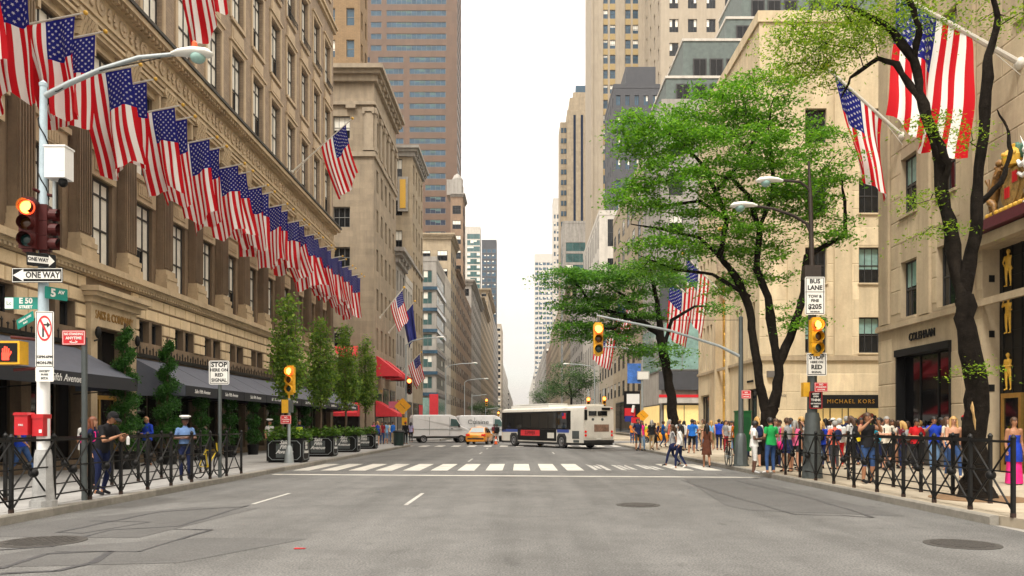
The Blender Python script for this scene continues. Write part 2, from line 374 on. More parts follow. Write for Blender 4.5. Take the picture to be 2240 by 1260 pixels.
M('awning_slate', (.10,.112,.145), .7, .08, 3, bump=.05, bscale=15); M('awning_edge', (.012,.014,.02), .7, .1, 3); M('awning_red', (.62,.028,.04), .7, .08, 3, bump=.05, bscale=15)
M('gold', (.75,.45,.08), .3, .15, 12, metal=.85); M('gold_paint', (.62,.36,.04), .45, .15, 10); M('brass', (.62,.38,.10), .3, .1, 8, metal=.8)
M('white', (.8,.8,.78), .5, .03, 3); M('black', (.006,.006,.006), .6, 0, spec=.25); M('ink', (.03,.03,.03), .7, 0)
M('b49', (.33,.265,.185), .8, .1, 1.1, .1, 30, streak=.25, joints=(1.4,.62,.86,.012)); M('b49_trim', (.33,.27,.195), .8, .12, 2, streak=.25)
M('stone_grey', (.33,.31,.28), .8, .12, 1, streak=.3); M('stone_white', (.52,.49,.44), .8, .1, 1, streak=.2); M('stone_buff', (.37,.30,.205), .8, .1, .8, streak=.22, joints=(2,.9,.88,.015))
M('stone_brown', (.26,.18,.12), .85, .15, 1, streak=.25); M('brick_yellow', (.27,.18,.095), .85, .14, 1, streak=.1, joints=(.5,.17,.75,.02)); M('brick_red', (.27,.115,.07), .85, .15, 1, streak=.15)
M('granite_pink', (.135,.080,.050), .6, .07, .6, joints=(1.5,3.7,.8,.03)); M('slate_dark', (.06,.062,.07), .7, .12, 1, streak=.1); M('limestone_pale', (.37,.315,.24), .8, .07, .4, streak=.12)
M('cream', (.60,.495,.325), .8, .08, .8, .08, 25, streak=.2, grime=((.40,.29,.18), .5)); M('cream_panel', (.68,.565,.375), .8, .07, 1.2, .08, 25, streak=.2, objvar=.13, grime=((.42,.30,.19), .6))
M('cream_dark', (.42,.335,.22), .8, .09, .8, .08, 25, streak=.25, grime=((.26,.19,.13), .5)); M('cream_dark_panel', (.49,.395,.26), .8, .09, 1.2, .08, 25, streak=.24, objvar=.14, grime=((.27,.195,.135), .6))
M('granite_base', (.13,.12,.11), .5, .15, 10); M('slate_green', (.10,.128,.12), .6, .18, 2.2, streak=.1); M('shop_glow', (.85,.62,.25), .5, .1, .6, emit=.12); M('lamp_warm', (1,.62,.2), .5, 0, emit=1.2)
M('galv', (.36,.40,.41), .45, .12, 4, metal=.3, streak=.15); M('galv_dark', (.09,.105,.105), .5, .12, 4, metal=.3); M('pole_brown', (.03,.02,.014), .55, .15, 5); M('pole_blue', (.40,.50,.56), .5, .1, 4)
M('pole_grime', (.36,.36,.35), .6, .2, 5, streak=.3); M('signal_red', (.06,.006,.005), .5, .1, 6, spec=.3); M('signal_yellow', (.72,.38,.015), .45, .12, 6); M('lens_dark_red', (.05,.004,.004), .25, 0); M('lens_dark_green', (.006,.03,.028), .25, 0); M('lens_dark_amber', (.06,.02,.002), .25, 0)
M('lens_lit', (1,.36,.05), .4, 0, emit=3.2); M('lens_rim', (1,.06,.015), .4, 0, emit=1.1); M('hand_lit', (1,.06,.03), .4, 0, emit=.55); M('sign_white', (.78,.77,.72), .4, .03, 4); M('sign_green', (.01,.24,.19), .4, .05, 4); M('sign_red', (.62,.02,.03), .4, .05, 4); M('sign_yellow', (.8,.36,.01), .5, .08, 6)
M('red_paint', (.45,.012,.018), .35, .08, 6); M('beacon', (.8,.1,.02), .4, 0); M('green_box', (.015,.13,.035), .5, .1, 4); M('green_bin', (.012,.035,.028), .5, .15, 6)
M('bark', (.017,.0135,.0105), 1, .45, 7, 1, 22, spec=.1, streak=.4); M('bark_brown', (.10,.068,.045), .95, .25, 9, .6, 30); M('bark_scar', (.5,.32,.13), .8, .3, 12)
leafmat('leaf_locust', (.13,.34,.018), .5); leafmat('leaf_locust_deep', (.085,.25,.02), .45); leafmat('leaf_bright', (.21,.37,.018), .5); leafmat('leaf_pear', (.15,.28,.035), .45); leafmat('leaf_topiary', (.03,.12,.012), .3); leafmat('leaf_planter', (.085,.20,.015), .3); leafmat('leaf_far', (.06,.14,.035), .35)
flagmat(); M('flag_blue', (.015,.025,.20), .7, .1, 4); M('flag_pole_white', (.6,.57,.5), .5, .05, 4)
# ------------------------------------------------------------------ ground, road, pavements
KL, KR = -8.5, 7.75            # kerb lines of the avenue
struct(MB().box(-4000, 4000, -600, 9000, -1, -.012).build('ground', 'stone_grey'))
road = MB(); road.quad((KL-.02,-60,0),(KR+.02,-60,0),(KR+.02,2500,0),(KL-.02,2500,0))
for ya, yb in ((-14, 9.5), (63.5, 80.5), (140.5, 157)):     # cross streets
    road.quad((-90,ya,-.004),(KL-.02,ya,-.004),(KL-.02,yb,-.004),(-90,yb,-.004)); road.quad((KR+.02,ya,-.004),(90,ya,-.004),(90,yb,-.004),(KR+.02,yb,-.004))
road_o = struct(road.build('road', 'asphalt'))
def pavement(name, mat, sx, blocks, kx):
    b = MB()
    for (ya, yb) in blocks:
        r = 3.0; pts = [(kx, ya+r), (kx, yb-r)]
        s = 1 if sx > 0 else -1
        for k in range(1, 7): a = k/6*PI/2; pts.append((kx+s*r*(1-math.cos(a)), yb-r+r*math.sin(a)))
        pts += [(sx*60, yb), (sx*60, ya)]
        for k in range(0, 6): a = k/6*PI/2; pts.append((kx+s*r*(1-math.sin(a)), ya+r-r*math.cos(a)))
        if s < 0: pts = pts[::-1]
        b.poly([(x, y, .15) for x, y in pts])
        for i in range(len(pts)):
            p, q = pts[i], pts[(i+1) % len(pts)]; b.quad((p[0],p[1],-.01),(q[0],q[1],-.01),(q[0],q[1],.15),(p[0],p[1],.15))
    return struct(b.build(name, mat))
pl = pavement('pavement_left', 'sidewalk_grey', -1, [(9.8, 63.2), (80.8, 140.2), (157.4, 700)], KL-.16)
pr = pavement('pavement_right', 'sidewalk_tan', 1, [(10.2, 66.5), (83.5, 143), (160, 700)], KR+.16)
kme = MB().prism([(0,-.02),(.15,-.02),(.15,.154),(.02,.154),(0,.13)], -.996, .996, 'y').mesh('kerb_stone', 'kerb_granite')
for i in range(26):
    y = 13.3+2*i
    if y < 61: inst('kerb_stone', kme, pl, (KL, y, 0), (0,0,PI))
    if y < 64: inst('kerb_stone', kme, pr, (KR, y+.7, 0))
for i in range(20):
    inst('kerb_stone', kme, pl, (KL, 84.5+2*i, 0), (0,0,PI)); inst('kerb_stone', kme, pr, (KR, 87.5+2*i, 0))
# pavement slabs on the right side near the camera
sm = MB().box(-.745,.745,-.745,.745,0,.006).mesh('slab', M('slab_tan', (.40,.345,.26), .85, .1, .9, .25, 70, objvar=.09, grime=((.29,.24,.17), .6)))
for ix in range(4):
    for iy in range(30):
        if ix == 0 and iy in (2, 12): continue
        inst('paving_slab', sm, pr, (KR+1.05+1.5*ix+.1, 14.2+1.5*iy, .1505))
sml = MB().box(-.745,.745,-.745,.745,0,.006).mesh('slab', M('slab_grey', (.33,.325,.315), .85, .1, .9, .25, 70, objvar=.07, grime=((.22,.215,.21), .6)))
for ix in range(4):
    for iy in range(30): inst('paving_slab', sml, pl, (KL-1.1-1.5*ix, 14.2+1.5*iy, .1505))
# markings
def stripe(name, pts, mat='paint_white', z=.004):
    return MB_flat(name, pts, mat, z)
def MB_flat(name, pts, mat, z):
    b = MB(); b.poly([(x, y, z) for x, y in pts]); return b.build(name, mat, road_o)
for i in range(16):
    x = -8.0+1.0*i; worn = i in (11, 12, 13); j = random.uniform(-.03,.03)
    if worn:
        for k, (a, c) in enumerate(((0,.16),(.22,.36),(.44,.6))):
            stripe('crosswalk_stripe', [(x+a-.3, 28.6+random.uniform(0,1.2)), (x+c-.3, 28.6+random.uniform(0,.8)), (x+c-.3, 33.2-random.uniform(0,2)), (x+a-.3, 33.2-random.uniform(0,1.6))], 'paint_worn')
    else: stripe('crosswalk_stripe', [(x-.3+j, 28.55), (x+.32+j, 28.5), (x+.31+j, 33.3), (x-.31+j, 33.35)])
stripe('stop_line', [(-8.3,26.1),(7.5,24.6),(7.5,24.95),(-8.3,26.5)])
for i in range(13): x = -7.6+1.25*i; stripe('crosswalk_stripe', [(x-.3,60),(x+.3,60),(x+.3,63.4),(x-.3,63.4)])
for i in range(12): x = -7.6+1.3*i; stripe('crosswalk_stripe', [(x-.3,81.5),(x+.3,81.5),(x+.3,84.5),(x-.3,84.5)])
for x, y0, y1 in ((-2.38,16.2,19),(-5.6,16.4,19.0),(-2.38,35.5,38.5),(-2.38,45,48),(1.9,45,48),(-2.38,54,57)): stripe('lane_dash', [(x-.045,y0),(x+.045,y0),(x+.045,y1),(x-.045,y1)], 'paint_worn')
stripe('asphalt_patch', [(5.0,24.2),(6.9,24.2),(6.95,14.2),(4.4,15.2),(4.2,16.2)], 'asphalt_patch')
stripe('asphalt_patch', [(-8.2,11.6),(-5.6,11.5),(-5.2,15.6),(-6.6,15.8),(-8.0,13.6)], 'asphalt_patch')
stripe('asphalt_patch', [(-6.9,9.0),(-4.1,9.4),(-3.1,11.4),(-4.6,11.5),(-6.4,10.6)], 'asphalt_patch')
def seal(pts, w=.05):
    b = MB(); P = []
    for i in range(len(pts)-1):
        a, c = Vector((*pts[i],0)), Vector((*pts[i+1],0)); n = max(2, int((c-a).length/.5))
        for k in range(n): P.append(a+(c-a)*k/n)
    P.append(Vector((*pts[-1],0))); P = [p+Vector((random.uniform(-.025,.025), random.uniform(-.025,.025), .008)) for p in P]
    for i in range(len(P)-1):
        d = (P[i+1]-P[i]).normalized(); s = Vector((-d.y, d.x, 0))*w*random.uniform(.6,1.2)/2
        b.quad(P[i]-s, P[i+1]-s, P[i+1]+s, P[i]+s)
    b.build('crack_seal', 'tar_seal', road_o)
def g2(x, y): p = gp(x, y, 0); return (p.x, p.y)
seal([g2(*p) for p in ((125,1165),(350,1120),(540,1108))], .07); seal([g2(*p) for p in ((125,1165),(180,1168),(325,1143),(200,1140))], .05)
seal([g2(*p) for p in ((0,1204),(110,1196),(240,1160),(390,1152),(545,1106))], .06); seal([g2(*p) for p in ((305,1208),(460,1160),(380,1158))], .06)
seal([g2(*p) for p in ((0,1245),(100,1212),(240,1207),(200,1232),(120,1250),(0,1256))], .09); seal([g2(*p) for p in ((120,1208),(310,1207))], .04)
seal([g2(*p) for p in ((1490,1050),(1560,1075),(1740,1126),(1840,1128),(1915,1133),(1780,1092),(1610,1052))], .05)
def cover(label, x, y, r):
    t = thing('manhole_cover', label, 'manhole cover', (x, y, 0))
    MB().lathe([(r+.07,0),(r+.07,.008),(r,.010)], 32, m=0).build('rim', 'iron_cover', t)
    b = MB().lathe([(r*.98,.002),(r*.98,.013),(r*.95,.014)], 32)
    for i in range(-5,6):
        for j in range(-5,6):
            if math.hypot(i,j) < 5.3: b.box(i*r*.17-.03, i*r*.17+.03, j*r*.17-.03, j*r*.17+.03, .014, .02)
    b.build('lid', 'iron_cover', t)
p = gp(92,1185,0); cover('large round iron manhole cover beside the tar patches at left', p.x, p.y, .5)
p = gp(1396,1105,0); cover('small iron manhole cover in the middle of the road before the stop line', p.x, p.y, .38)
p = gp(2105,1191,0); cover('dark iron manhole cover near the right kerb corner', p.x, p.y, .42)
t = tag(MB().hexa([(-3.02,10.43,.006),(-2.88,10.46,.006),(-2.87,10.50,.006),(-3.01,10.48,.006),(-3.02,10.43,.010),(-2.88,10.46,.012),(-2.87,10.50,.010),(-3.01,10.48,.018)]).build('litter', 'red_paint'), 'scrap of red litter lying on the asphalt in the foreground', 'litter')
# ------------------------------------------------------------------ big store on the left
SX = -15.2; BAY = 3.233; BAYS = list(range(-5, 11)); YC = lambda j: 29.0+BAY*j
Y0, Y1 = YC(-5)-BAY/2, YC(10)+BAY/2+.4
store = thing('department_store', 'long tan stone and brick department store with a row of flags on the left', 'department store', (SX, Y0, 0))
A = Face((SX, 0, 0), 'L'); A2 = Face((SX-.32, 0, 0), 'L'); A3 = Face((SX+.06, 0, 0), 'L')
wb = MB(); ops = []
for j in BAYS:
    y = YC(j)
    w_ = 1.25 if j == 0 else 1.38; ops.append((y-w_, y+w_, 0 if j == 0 else .45, 5.15 if j == 0 else 4.25))
    if j != 0: ops += [(y-1.0, y-.12, 4.98, 5.85), (y+.12, y+1.0, 4.98, 5.85)]
facade(wb, A, Y0, Y1, 0, 7.0, ops, .45, 0, 0, 1)
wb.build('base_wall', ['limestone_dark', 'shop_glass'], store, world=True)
ob = MB(); ops = []
for j in BAYS:
    y = YC(j); ops += [(y-.82, y+.82, 7.55, 10.7), (y-.82, y+.82, 11.75, 15.3)]
facade(ob, A2, Y0, Y1, 6.9, 16.2, ops, .22, 0)
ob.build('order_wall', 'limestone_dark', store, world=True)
ub = MB(); ops = []
ROWS = [(18.15,21.4),(23.0,26.35),(28.05,31.4),(35.2,38.2),(39.9,42.9)]
for j in BAYS:
    for a, c in ROWS: ops.append((YC(j)-.9, YC(j)+.9, a, c))
facade(ub, A3, Y0, Y1, 17.3, 46, ops, .3, 0)
x1 = SX+.06
ub.quad((x1,Y1,0),(x1-30,Y1,0),(x1-30,Y1,46),(x1,Y1,46)); ub.quad((x1,Y0,0),(x1-30,Y0,0),(x1-30,Y0,46),(x1,Y0,46)); ub.quad((x1,Y0,46),(x1,Y1,46),(x1-30,Y1,46),(x1-30,Y0,46))
ub.build('brick_wall', 'brick_tan', store, world=True)
for j in BAYS:
    y = YC(j)
    for k, (a, c) in enumerate(ROWS): window(store, A3, y, a, 1.8, c-a, .26, 'saks', (j*3+k*2) % 5)
    window(store, A2, y, 7.55, 1.64, 3.15, .18, 'saks', (j+1) % 5); window(store, A2, y, 11.75, 1.64, 3.55, .18, 'saks', (j+3) % 5)
    if j != 0:
        window(store, A, y-.56, 4.98, .88, .87, .3, '1', 0); window(store, A, y+.56, 4.98, .88, .87, .3, '1', 0)
        window(store, A, y, .45, 2.76, 3.8, .4, '3', 0, 'frame_bronze', 'shop_glass')
# stone surrounds, spandrels
sur = MB(); h_ = 3.3
sur.box(-1.12,-.9,-.07,0,-.1,h_+.3); sur.box(.9,1.12,-.07,0,-.1,h_+.3); sur.box(-.9,.9,-.07,0,h_+.06,h_+.3); sur.box(-1.2,1.2,-.16,0,h_+.3,h_+.42); sur.box(-1.0,1.0,-.12,0,-.2,-.02)
surm = sur.mesh('surround', 'window_surround')
spn = MB().box(-.85,.85,-.05,0,0,1.0); spn.box(-.7,.7,-.08,-.05,.15,.85)
spm = spn.mesh('spandrel', 'window_surround')
rail = MB().box(-.95,.95,-.22,-.19,.30,.34).box(-.95,.95,-.22,-.19,0,.04)
for i in range(13): rail.box(-.95+i*.155,-.93+i*.155,-.215,-.195,.04,.30)
railm = rail.mesh('balconette', 'black_metal')
for j in BAYS:
    for k, (a, c) in enumerate(ROWS):
        inst('window_surround', surm, store, A3.p(YC(j), a, .002), (0,0,R(90)), True, (1,1,(c-a)/3.3))
        if k in (1, 2): inst('spandrel', spm, store, A3.p(YC(j), ROWS[k-1][1]+.45, .004), (0,0,R(90)), True, (1,1,.75))
        if k == 2 or (k == 1 and j < 3): inst('balconette', railm, store, A3.p(YC(j), a, .01), (0,0,R(90)), True)
# fluted pilasters with base and capital
pil = MB(); pil.box(-.42,.42,-.30,0,.9,7.6)
for i in range(6): x = -.35+i*.14; pil.box(x-.035,x+.035,-.36,-.30,1.0,7.5)
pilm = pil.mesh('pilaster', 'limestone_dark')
pbase = MB().box(-.56,.56,-.52,0,0,.35).box(-.52,.52,-.46,0,.35,.5).box(-.5,.5,-.5,0,.5,.68).box(-.46,.46,-.42,0,.68,.9).mesh('base', 'limestone')
cap = MB().box(-.44,.44,-.34,0,7.6,7.68).box(-.56,.56,-.48,0,8.5,8.62)
for r_ in range(3):
    for i in range(5):
        x = -.4+i*.2+(r_ % 2)*.05; cap.hexa([(x-.09,-.36-r_*.04,7.7+r_*.26),(x+.09,-.36-r_*.04,7.7+r_*.26),(x+.09,0,7.7+r_*.26),(x-.09,0,7.7+r_*.26),(x-.06,-.44-r_*.04,7.92+r_*.26),(x+.06,-.44-r_*.04,7.92+r_*.26),(x+.1,0,7.95+r_*.26),(x-.1,0,7.95+r_*.26)])
cap.lathe([(.14,-.09),(.14,.09)],10,(-.46,-.38,8.4),0,'y').lathe([(.14,-.09),(.14,.09)],10,(.46,-.38,8.4),0,'y')
capm = cap.mesh('capital', 'limestone')
for j in BAYS+[11]:
    o = inst('pilaster', pilm, store, A2.p(YC(j)-BAY/2, 7.36, .01), (0,0,R(90)), True)
    inst('base', pbase, o); inst('capital', capm, o)
# spandrel panels and hoods of the order
sp2 = MB().box(-.95,.95,-.1,0,0,1.0).box(-1.05,1.05,-.2,0,.82,1.02).box(-.6,.6,-.14,-.1,.2,.7)
for i in range(7): sp2.box(-.5+i*.15,-.42+i*.15,-.17,-.14,.28,.62)
sp2m = sp2.mesh('spandrel', 'limestone')
hood = MB().box(-.95,.95,-.12,0,0,.25).box(-1.1,1.1,-.34,0,.25,.40).box(-1.16,1.16,-.42,0,.40,.52).box(-1.0,-.84,-.3,0,-.45,.25).box(.84,1.0,-.3,0,-.45,.25).mesh('hood', 'limestone')
jamb = MB().box(-.98,-.82,-.08,0,0,3.55).box(.82,.98,-.08,0,0,3.55).mesh('jamb', 'limestone')
for j in BAYS:
    inst('spandrel', sp2m, store, A2.p(YC(j), 10.71, .004), (0,0,R(90)), True); inst('hood', hood, store, A2.p(YC(j), 15.3, .004), (0,0,R(90)), True); inst('jamb', jamb, store, A2.p(YC(j), 11.74, .002), (0,0,R(90)), True)
# ledge, entablature, string courses
def course(name, mat, steps):
    b = MB()
    for z0_, z1_, d in steps: b.box(SX-.5, SX+d, Y0-d, Y1+min(d,.3), z0_, z1_)
    return b.build(name, mat, store, world=True)
course('ledge', 'limestone', [(6.86,7.0,.12),(7.0,7.12,.28),(7.12,7.32,.42),(7.32,7.37,.36)])
d = MB(); n = int((Y1-Y0)/.22)
for i in range(n): y = Y0+.11+i*.22; d.box(SX+.12, SX+.26, y-.06, y+.06, 6.9, 6.998)
stuff(d.build('dentils', 'limestone', store, world=True))
course('entablature', 'limestone', [(15.92,16.1,.12),(16.1,16.22,.2),(16.22,17.05,.1),(17.05,17.2,.3),(17.2,17.42,.62)])
course('coping', 'coping_dark', [(17.42,17.56,.70)])
course('string_course', 'limestone', [(33.2,33.5,.25),(33.5,33.7,.4)]); course('string_course', 'limestone', [(44.5,45.2,.4),(45.2,46.02,.8)])
d = MB(); n = int((Y1-Y0)/.3)
for i in range(n): y = Y0+.15+i*.3; d.box(SX+.3, SX+.5, y-.08, y+.08, 17.07, 17.198)
stuff(d.build('dentils', 'limestone', store, world=True))
rel = MB().lathe([(.30,0),(.30,-.05),(.22,-.07),(.2,-.03),(.12,-.03),(.09,-.09)],14,(0,0,0),0,'y')
rel.box(-.75,-.45,-.05,0,-.06,.06); rel.box(.45,.75,-.05,0,-.06,.06); rel.sphere((-.6,-.04,.14),(.1,.05,.12),8,5); rel.sphere((.6,-.04,.14),(.1,.05,.12),8,5); rel.sphere((-.6,-.04,-.16),(.12,.05,.1),8,5); rel.sphere((.6,-.04,-.16),(.12,.05,.1),8,5)
relm = rel.mesh('frieze_relief', 'window_surround', 40)
for i in range(32): inst('frieze_relief', relm, store, A.p(Y0+.8+i*1.617, 16.63, .105), (0,0,R(90)), True)
# rusticated stone blocks of the base
stb = stone_mesh('limestone_block'); rowz = [(4.35,4.93),(4.97,5.40),(5.43,5.86),(5.90,6.36),(6.40,6.84)]
def block(y0, y1, z0_, z1_): inst('stone_block', stb, store, A.p((y0+y1)/2, (z0_+z1_)/2, .001), (0,0,R(90)), True, (y1-y0-.035, .06, z1_-z0_-.03))
for r_, (za, zb) in enumerate(rowz):
    for j in BAYS:
        if YC(j) < 17: continue
        y = YC(j); e0, e1 = y-BAY/2, y+BAY/2
        if j == 0:
            if r_ >= 3 and False: pass
            continue
        if r_ in (1, 2): block(e0, y-1.0-.03, za, zb); block(y+1.0+.03, e1, za, zb); 
        elif r_ == 0: continue
        else:
            k = [e0, e0+1.08, e0+2.16, e1] if r_ % 2 else [e0, e0+.54, e0+1.62, e0+2.7, e1]
            for a, c in zip(k[:-1], k[1:]): block(a, c, za, zb)
# portal
y = YC(0); P = MB()
P.box(SX, SX+.22, y-1.62, y-1.2, 0, 5.95); P.box(SX, SX+.22, y+1.2, y+1.62, 0, 5.95); P.box(SX, SX+.2, y-1.2, y+1.2, 5.16, 5.95)
P.box(SX, SX+.35, y-1.72, y+1.72, 5.95, 6.15); P.box(SX, SX+.55, y-1.85, y+1.85, 6.15, 6.3); P.box(SX, SX+.68, y-1.95, y+1.95, 6.3, 6.48)
P.build('portal', 'limestone', store, world=True)
text('SAKS & COMPANY', .42, store, (SX+.21, y, 5.55), FACE_RIGHT, M('carved_gold', (.26,.14,.03), .6, .1, 5), 'lettering', world=True, sx=.78, ext=.02, bold=.008)
dr = MB(); dr.box(SX-.42, SX-.34, y-1.2, y-1.1, 0, 2.7); dr.box(SX-.42, SX-.34, y+1.1, y+1.2, 0, 2.7); dr.box(SX-.42, SX-.34, y-.05, y+.05, 0, 2.6); dr.box(SX-.42, SX-.34, y-1.1, y+1.1, 2.6, 2.75); dr.box(SX-.42, SX-.34, y-1.1, y+1.1, .15, .3)
dr.build('door', 'brass', store, world=True)
for s in (-1, 1): MB().sphere((SX+.36, y+s*1.42, 4.9),(.1,.1,.22),10,6).tube([(SX+.2,y+s*1.42,4.6),(SX+.36,y+s*1.42,4.65)],.03,6).build('wall_lamp', 'black_metal', store, world=True)
# awnings
def awning(root, ya, yb, X, s, zt, zb, out, val, top, edge, txt=None, tm='white', ts=.2):
    b = MB(); xa, xb = X, X+s*out
    b.hexa([(xa,ya,zt-.02),(xa,yb,zt-.02),(xb,yb,zb-.02),(xb,ya,zb-.02),(xa,ya,zt),(xa,yb,zt),(xb,yb,zb),(xb,ya,zb)] if s > 0 else [(xb,ya,zb-.02),(xb,yb,zb-.02),(xa,yb,zt-.02),(xa,ya,zt-.02),(xb,ya,zb),(xb,yb,zb),(xa,yb,zt),(xa,ya,zt)], 0)
    for yy in (ya, yb): b.poly([(xa,yy,zt-.02),(xb,yy,zb-.02),(xb,yy,zb-val),(xa,yy,zb-val)] , 0)
    o = b.build('awning', top, root, world=True)
    v = MB().box(min(xb, xb+s*.02), max(xb, xb+s*.02), ya-.01, yb+.01, zb-val, zb+.004).build('valance', edge, o)
    fr = MB()
    for k in range(3): yy = ya+.1+(yb-ya-.2)*k/2; fr.tube([(xa,yy,zb-val-.1),(xb-s*.05,yy,zb-val+.05)], .02, 6)
    fr.build('awning_arm', 'black_metal', o)
    if txt: text(txt, ts, o, (xb+s*.024, (ya+yb)/2, zb-val*.5), FACE_RIGHT if s > 0 else FACE_LEFT, tm, 'lettering', shear=.3)
    return o
awning(store, YC(-5)-1.5, YC(-4)+1.55, SX+.02, 1, 4.3, 3.2, 2.1, .4, 'awning_slate', 'awning_edge')
awning(store, YC(-3)-1.5, YC(-1)+1.0, SX+.02, 1, 4.3, 3.2, 2.1, .4, 'awning_slate', 'awning_edge', 'Saks Fifth Avenue', ts=.3)
for j in range(1, 11): awning(store, YC(j)-1.58, YC(j)+1.58, SX+.02, 1, 4.3, 3.2, 2.1, .4, 'awning_slate', 'awning_edge', 'Saks Fifth Avenue', ts=.22)
cs = MB()
for a, c in ((YC(-5)-1.6, YC(-1)+1.3), (YC(1)-1.5, YC(10)+1.6)):
    cs.box(SX+.02, SX+.14, a, c, 4.36, 4.50)
    n = int((c-a)/.28)
    for i in range(n):
        y = a+.14+i*.28; h2 = .34 if i % 2 else .22
        cs.tube([(SX+.1,y,4.5),(SX+.1,y,4.5+h2*.7),(SX+.1,y,4.5+h2)],[.02,.028,.004],5); cs.sphere((SX+.1,y,4.5+h2*.72),(.03,.07,.035),6,4)
stuff(cs.build('iron_cresting', 'black_metal', store, world=True))
# far corner rooftop flag poles etc are things of their own
# ------------------------------------------------------------------ flags
def cloth(hoist, fly, seed, amp=.18, sway=(0,0), gather=.12):
    rr = random.Random(seed); ph = [rr.uniform(0, 6.28) for _ in range(4)]; fr_ = rr.uniform(1.1, 1.9); am = amp*rr.uniform(.7,1.3)
    nu, nv = 22, 22; v = []; uv = []
    for a in range(nv+1):
        t = a/nv
        for k in range(nu+1):
            u = k/nu
            w = am*(t**.7)*(math.sin(6.28*fr_*u+ph[0]+1.8*t*math.sin(ph[2]))+.45*math.sin(6.28*2.3*fr_*u+ph[1]-1.5*t)+.2*math.sin(9*t+ph[3]+3*u))
            x = u*hoist*(1-gather*t*(1+.3*math.sin(ph[2])))+gather*t*hoist*.4+sway[0]*t**1.4
            z = -t*fly*(1-.05*math.sin(4*u+ph[3])-.04*abs(math.sin(ph[1]))*math.sin(8*u+ph[0]))
            v.append((x, w+sway[1]*t**1.4, z)); uv.append((u, t))
    f = [(a*(nu+1)+k, a*(nu+1)+k+1, (a+1)*(nu+1)+k+1, (a+1)*(nu+1)+k) for a in range(nv) for k in range(nu)]
    return v, uv, f
def flag(label, base, tip, hoist, fly, seed, mat='flag', pole_mat='flag_pole_white', r=.045, amp=.18, sway=(0,0), gap=.25, ball=True, group=None, gather=.12):
    base, tip = Vector(base), Vector(tip); d = (base-tip).normalized(); L = (base-tip).length
    t = thing('flag', label, 'flag', base, 0, group)
    pb = MB().tube([base, tip], [r, r*.7], 8); pb.tube([base-d*(-.02)+Vector((0,0,-.35)), base+(tip-base)*.3], .012, 4); pb.sphere(base, r*2.2, 8, 6)
    pb.build('pole', pole_mat, t, 40, True)
    if ball: MB().sphere(tip-d*.06, r*1.9, 12, 8).build('finial', 'gold_paint', t, 60, True)
    v, uv, f = cloth(hoist, fly, seed, amp, sway, gather)
    h = Vector((d.x, d.y, 0)).normalized(); nrm = Vector((-h.y, h.x, 0)); o = tip+d*gap
    vv = []
    for (x, w, z), (u, tt) in zip(v, uv):
        top = o+d*(u*hoist)+Vector((0,0,-.04)); shift = x-u*hoist
        vv.append(tuple(top+h*shift+nrm*w+Vector((0,0,z+ (top.z-o.z)*0))))
    me = D.meshes.new('cloth'); me.from_pydata(vv, [], f); me.materials.append(MATS[mat]); l = me.uv_layers.new(name='UVMap')
    l.data.foreach_set('uv', [c for p in f for i in p for c in uv[i]]); me.polygons.foreach_set('use_smooth', [True]*len(f))
    inst('cloth', me, t, world=True); return t
k = 0
for q in range(-1, 13):
    for off in (22.46, 23.53):
        y = off+BAY*q; sd_ = random.random()
        lab = f'American flag on the store facade, {ordw(k)} in the row counting from the camera'
        flag(lab, (SX-.1, y, 12.86), (-12.5, y, 13.42), 1.6, 2.9+random.uniform(-.3,.2), 100+k, gather=random.uniform(.1,.26), sway=(random.uniform(-.65,-.05), random.uniform(-.45,.35)), r=.035, pole_mat='flag_pole_white', amp=random.uniform(.16,.34), group='flags in a row along the store'); k += 1
flag('American flag on a long slanted pole high on the store, near its far corner', (SX+.06, 52, 18.4), (-11.2, 52, 21.9), 2.2, 3.4, 201, sway=(-.9,-.2), amp=.25, r=.05, gap=.5)
flag('American flag at the top edge of the picture above the lamp head', (SX+.06, 30.5, 18.3), (-11.3, 30.5, 21.7), 2.2, 3.6, 202, sway=(-.3,-.2), amp=.25, r=.05, gap=.5)
# ------------------------------------------------------------------ left side beyond the store
LX = -15.2
b, Av, Fr = bld('corner_building', 'eight-storey tan stone corner building with heavy cornice and red awnings', -44, LX, 81, 95.5, 38.4, 'b49', side='L', cornice=1.1, trim='b49_trim', depth=.3,
    av=[(5, 1.15, 9.6, 4.15, 5, 2.3, .9, .6), (5, 1.15, 31.0, 4.1, 1, 2.6, .9, .6)], fr=[(7, 1.75, 9.6, 4.15, 5, 2.1, 2, 1.5), (7, 1.75, 31.2, 4, 1, 2.3, 2, 1.5)], bands=((8.0,.4,.15),(29.3,.5,.2),(34.6,.35,.25)), fm='frame_grey')
pm = MB().box(-.5,.5,-.18,0,0,4.4).box(-.62,.62,-.3,0,4.0,4.4).box(-.58,.58,-.26,0,0,.3)
for sx in (-.5,.5): pm.lathe([(.16,-.06),(.16,.06)],8,(sx,-.24,3.9),0,'y')
pm = pm.mesh('pilaster', 'b49_trim')
for u in (28.3, 23.4, 19.6, 15.8): inst('pilaster', pm, b, Fr.p(u, 29.9, .004), (0,0,0), True)
for u in (.5, 3.5, 6.0, 8.6, 11.2, 13.9): inst('pilaster', pm, b, Av.p(u, 29.9, .004), (0,0,R(90)), True)
def shop(root, F, u, z, w, h, fm='frame_dark', gm='shop_glass', n='3', d=.03):      # show window standing just proud of the wall
    key = ('shop', round(w,2), round(h,2), fm, gm, n)
    if key not in WIN:
        q = MB(); q.box(-w/2-.1,w/2+.1,-.06,0,-.1,h+.1,0)
        for i in range(int(n)): x0_ = -w/2+w*i/int(n); q.box(x0_+.04, x0_+w/int(n)-.04, -.075, -.055, .02, h-.02, 1)
        WIN[key] = q.mesh('shop_window', [fm, gm])
    return inst('shop_window', WIN[key], root, F.p(u, z, d), (0,0,F.rz), True)
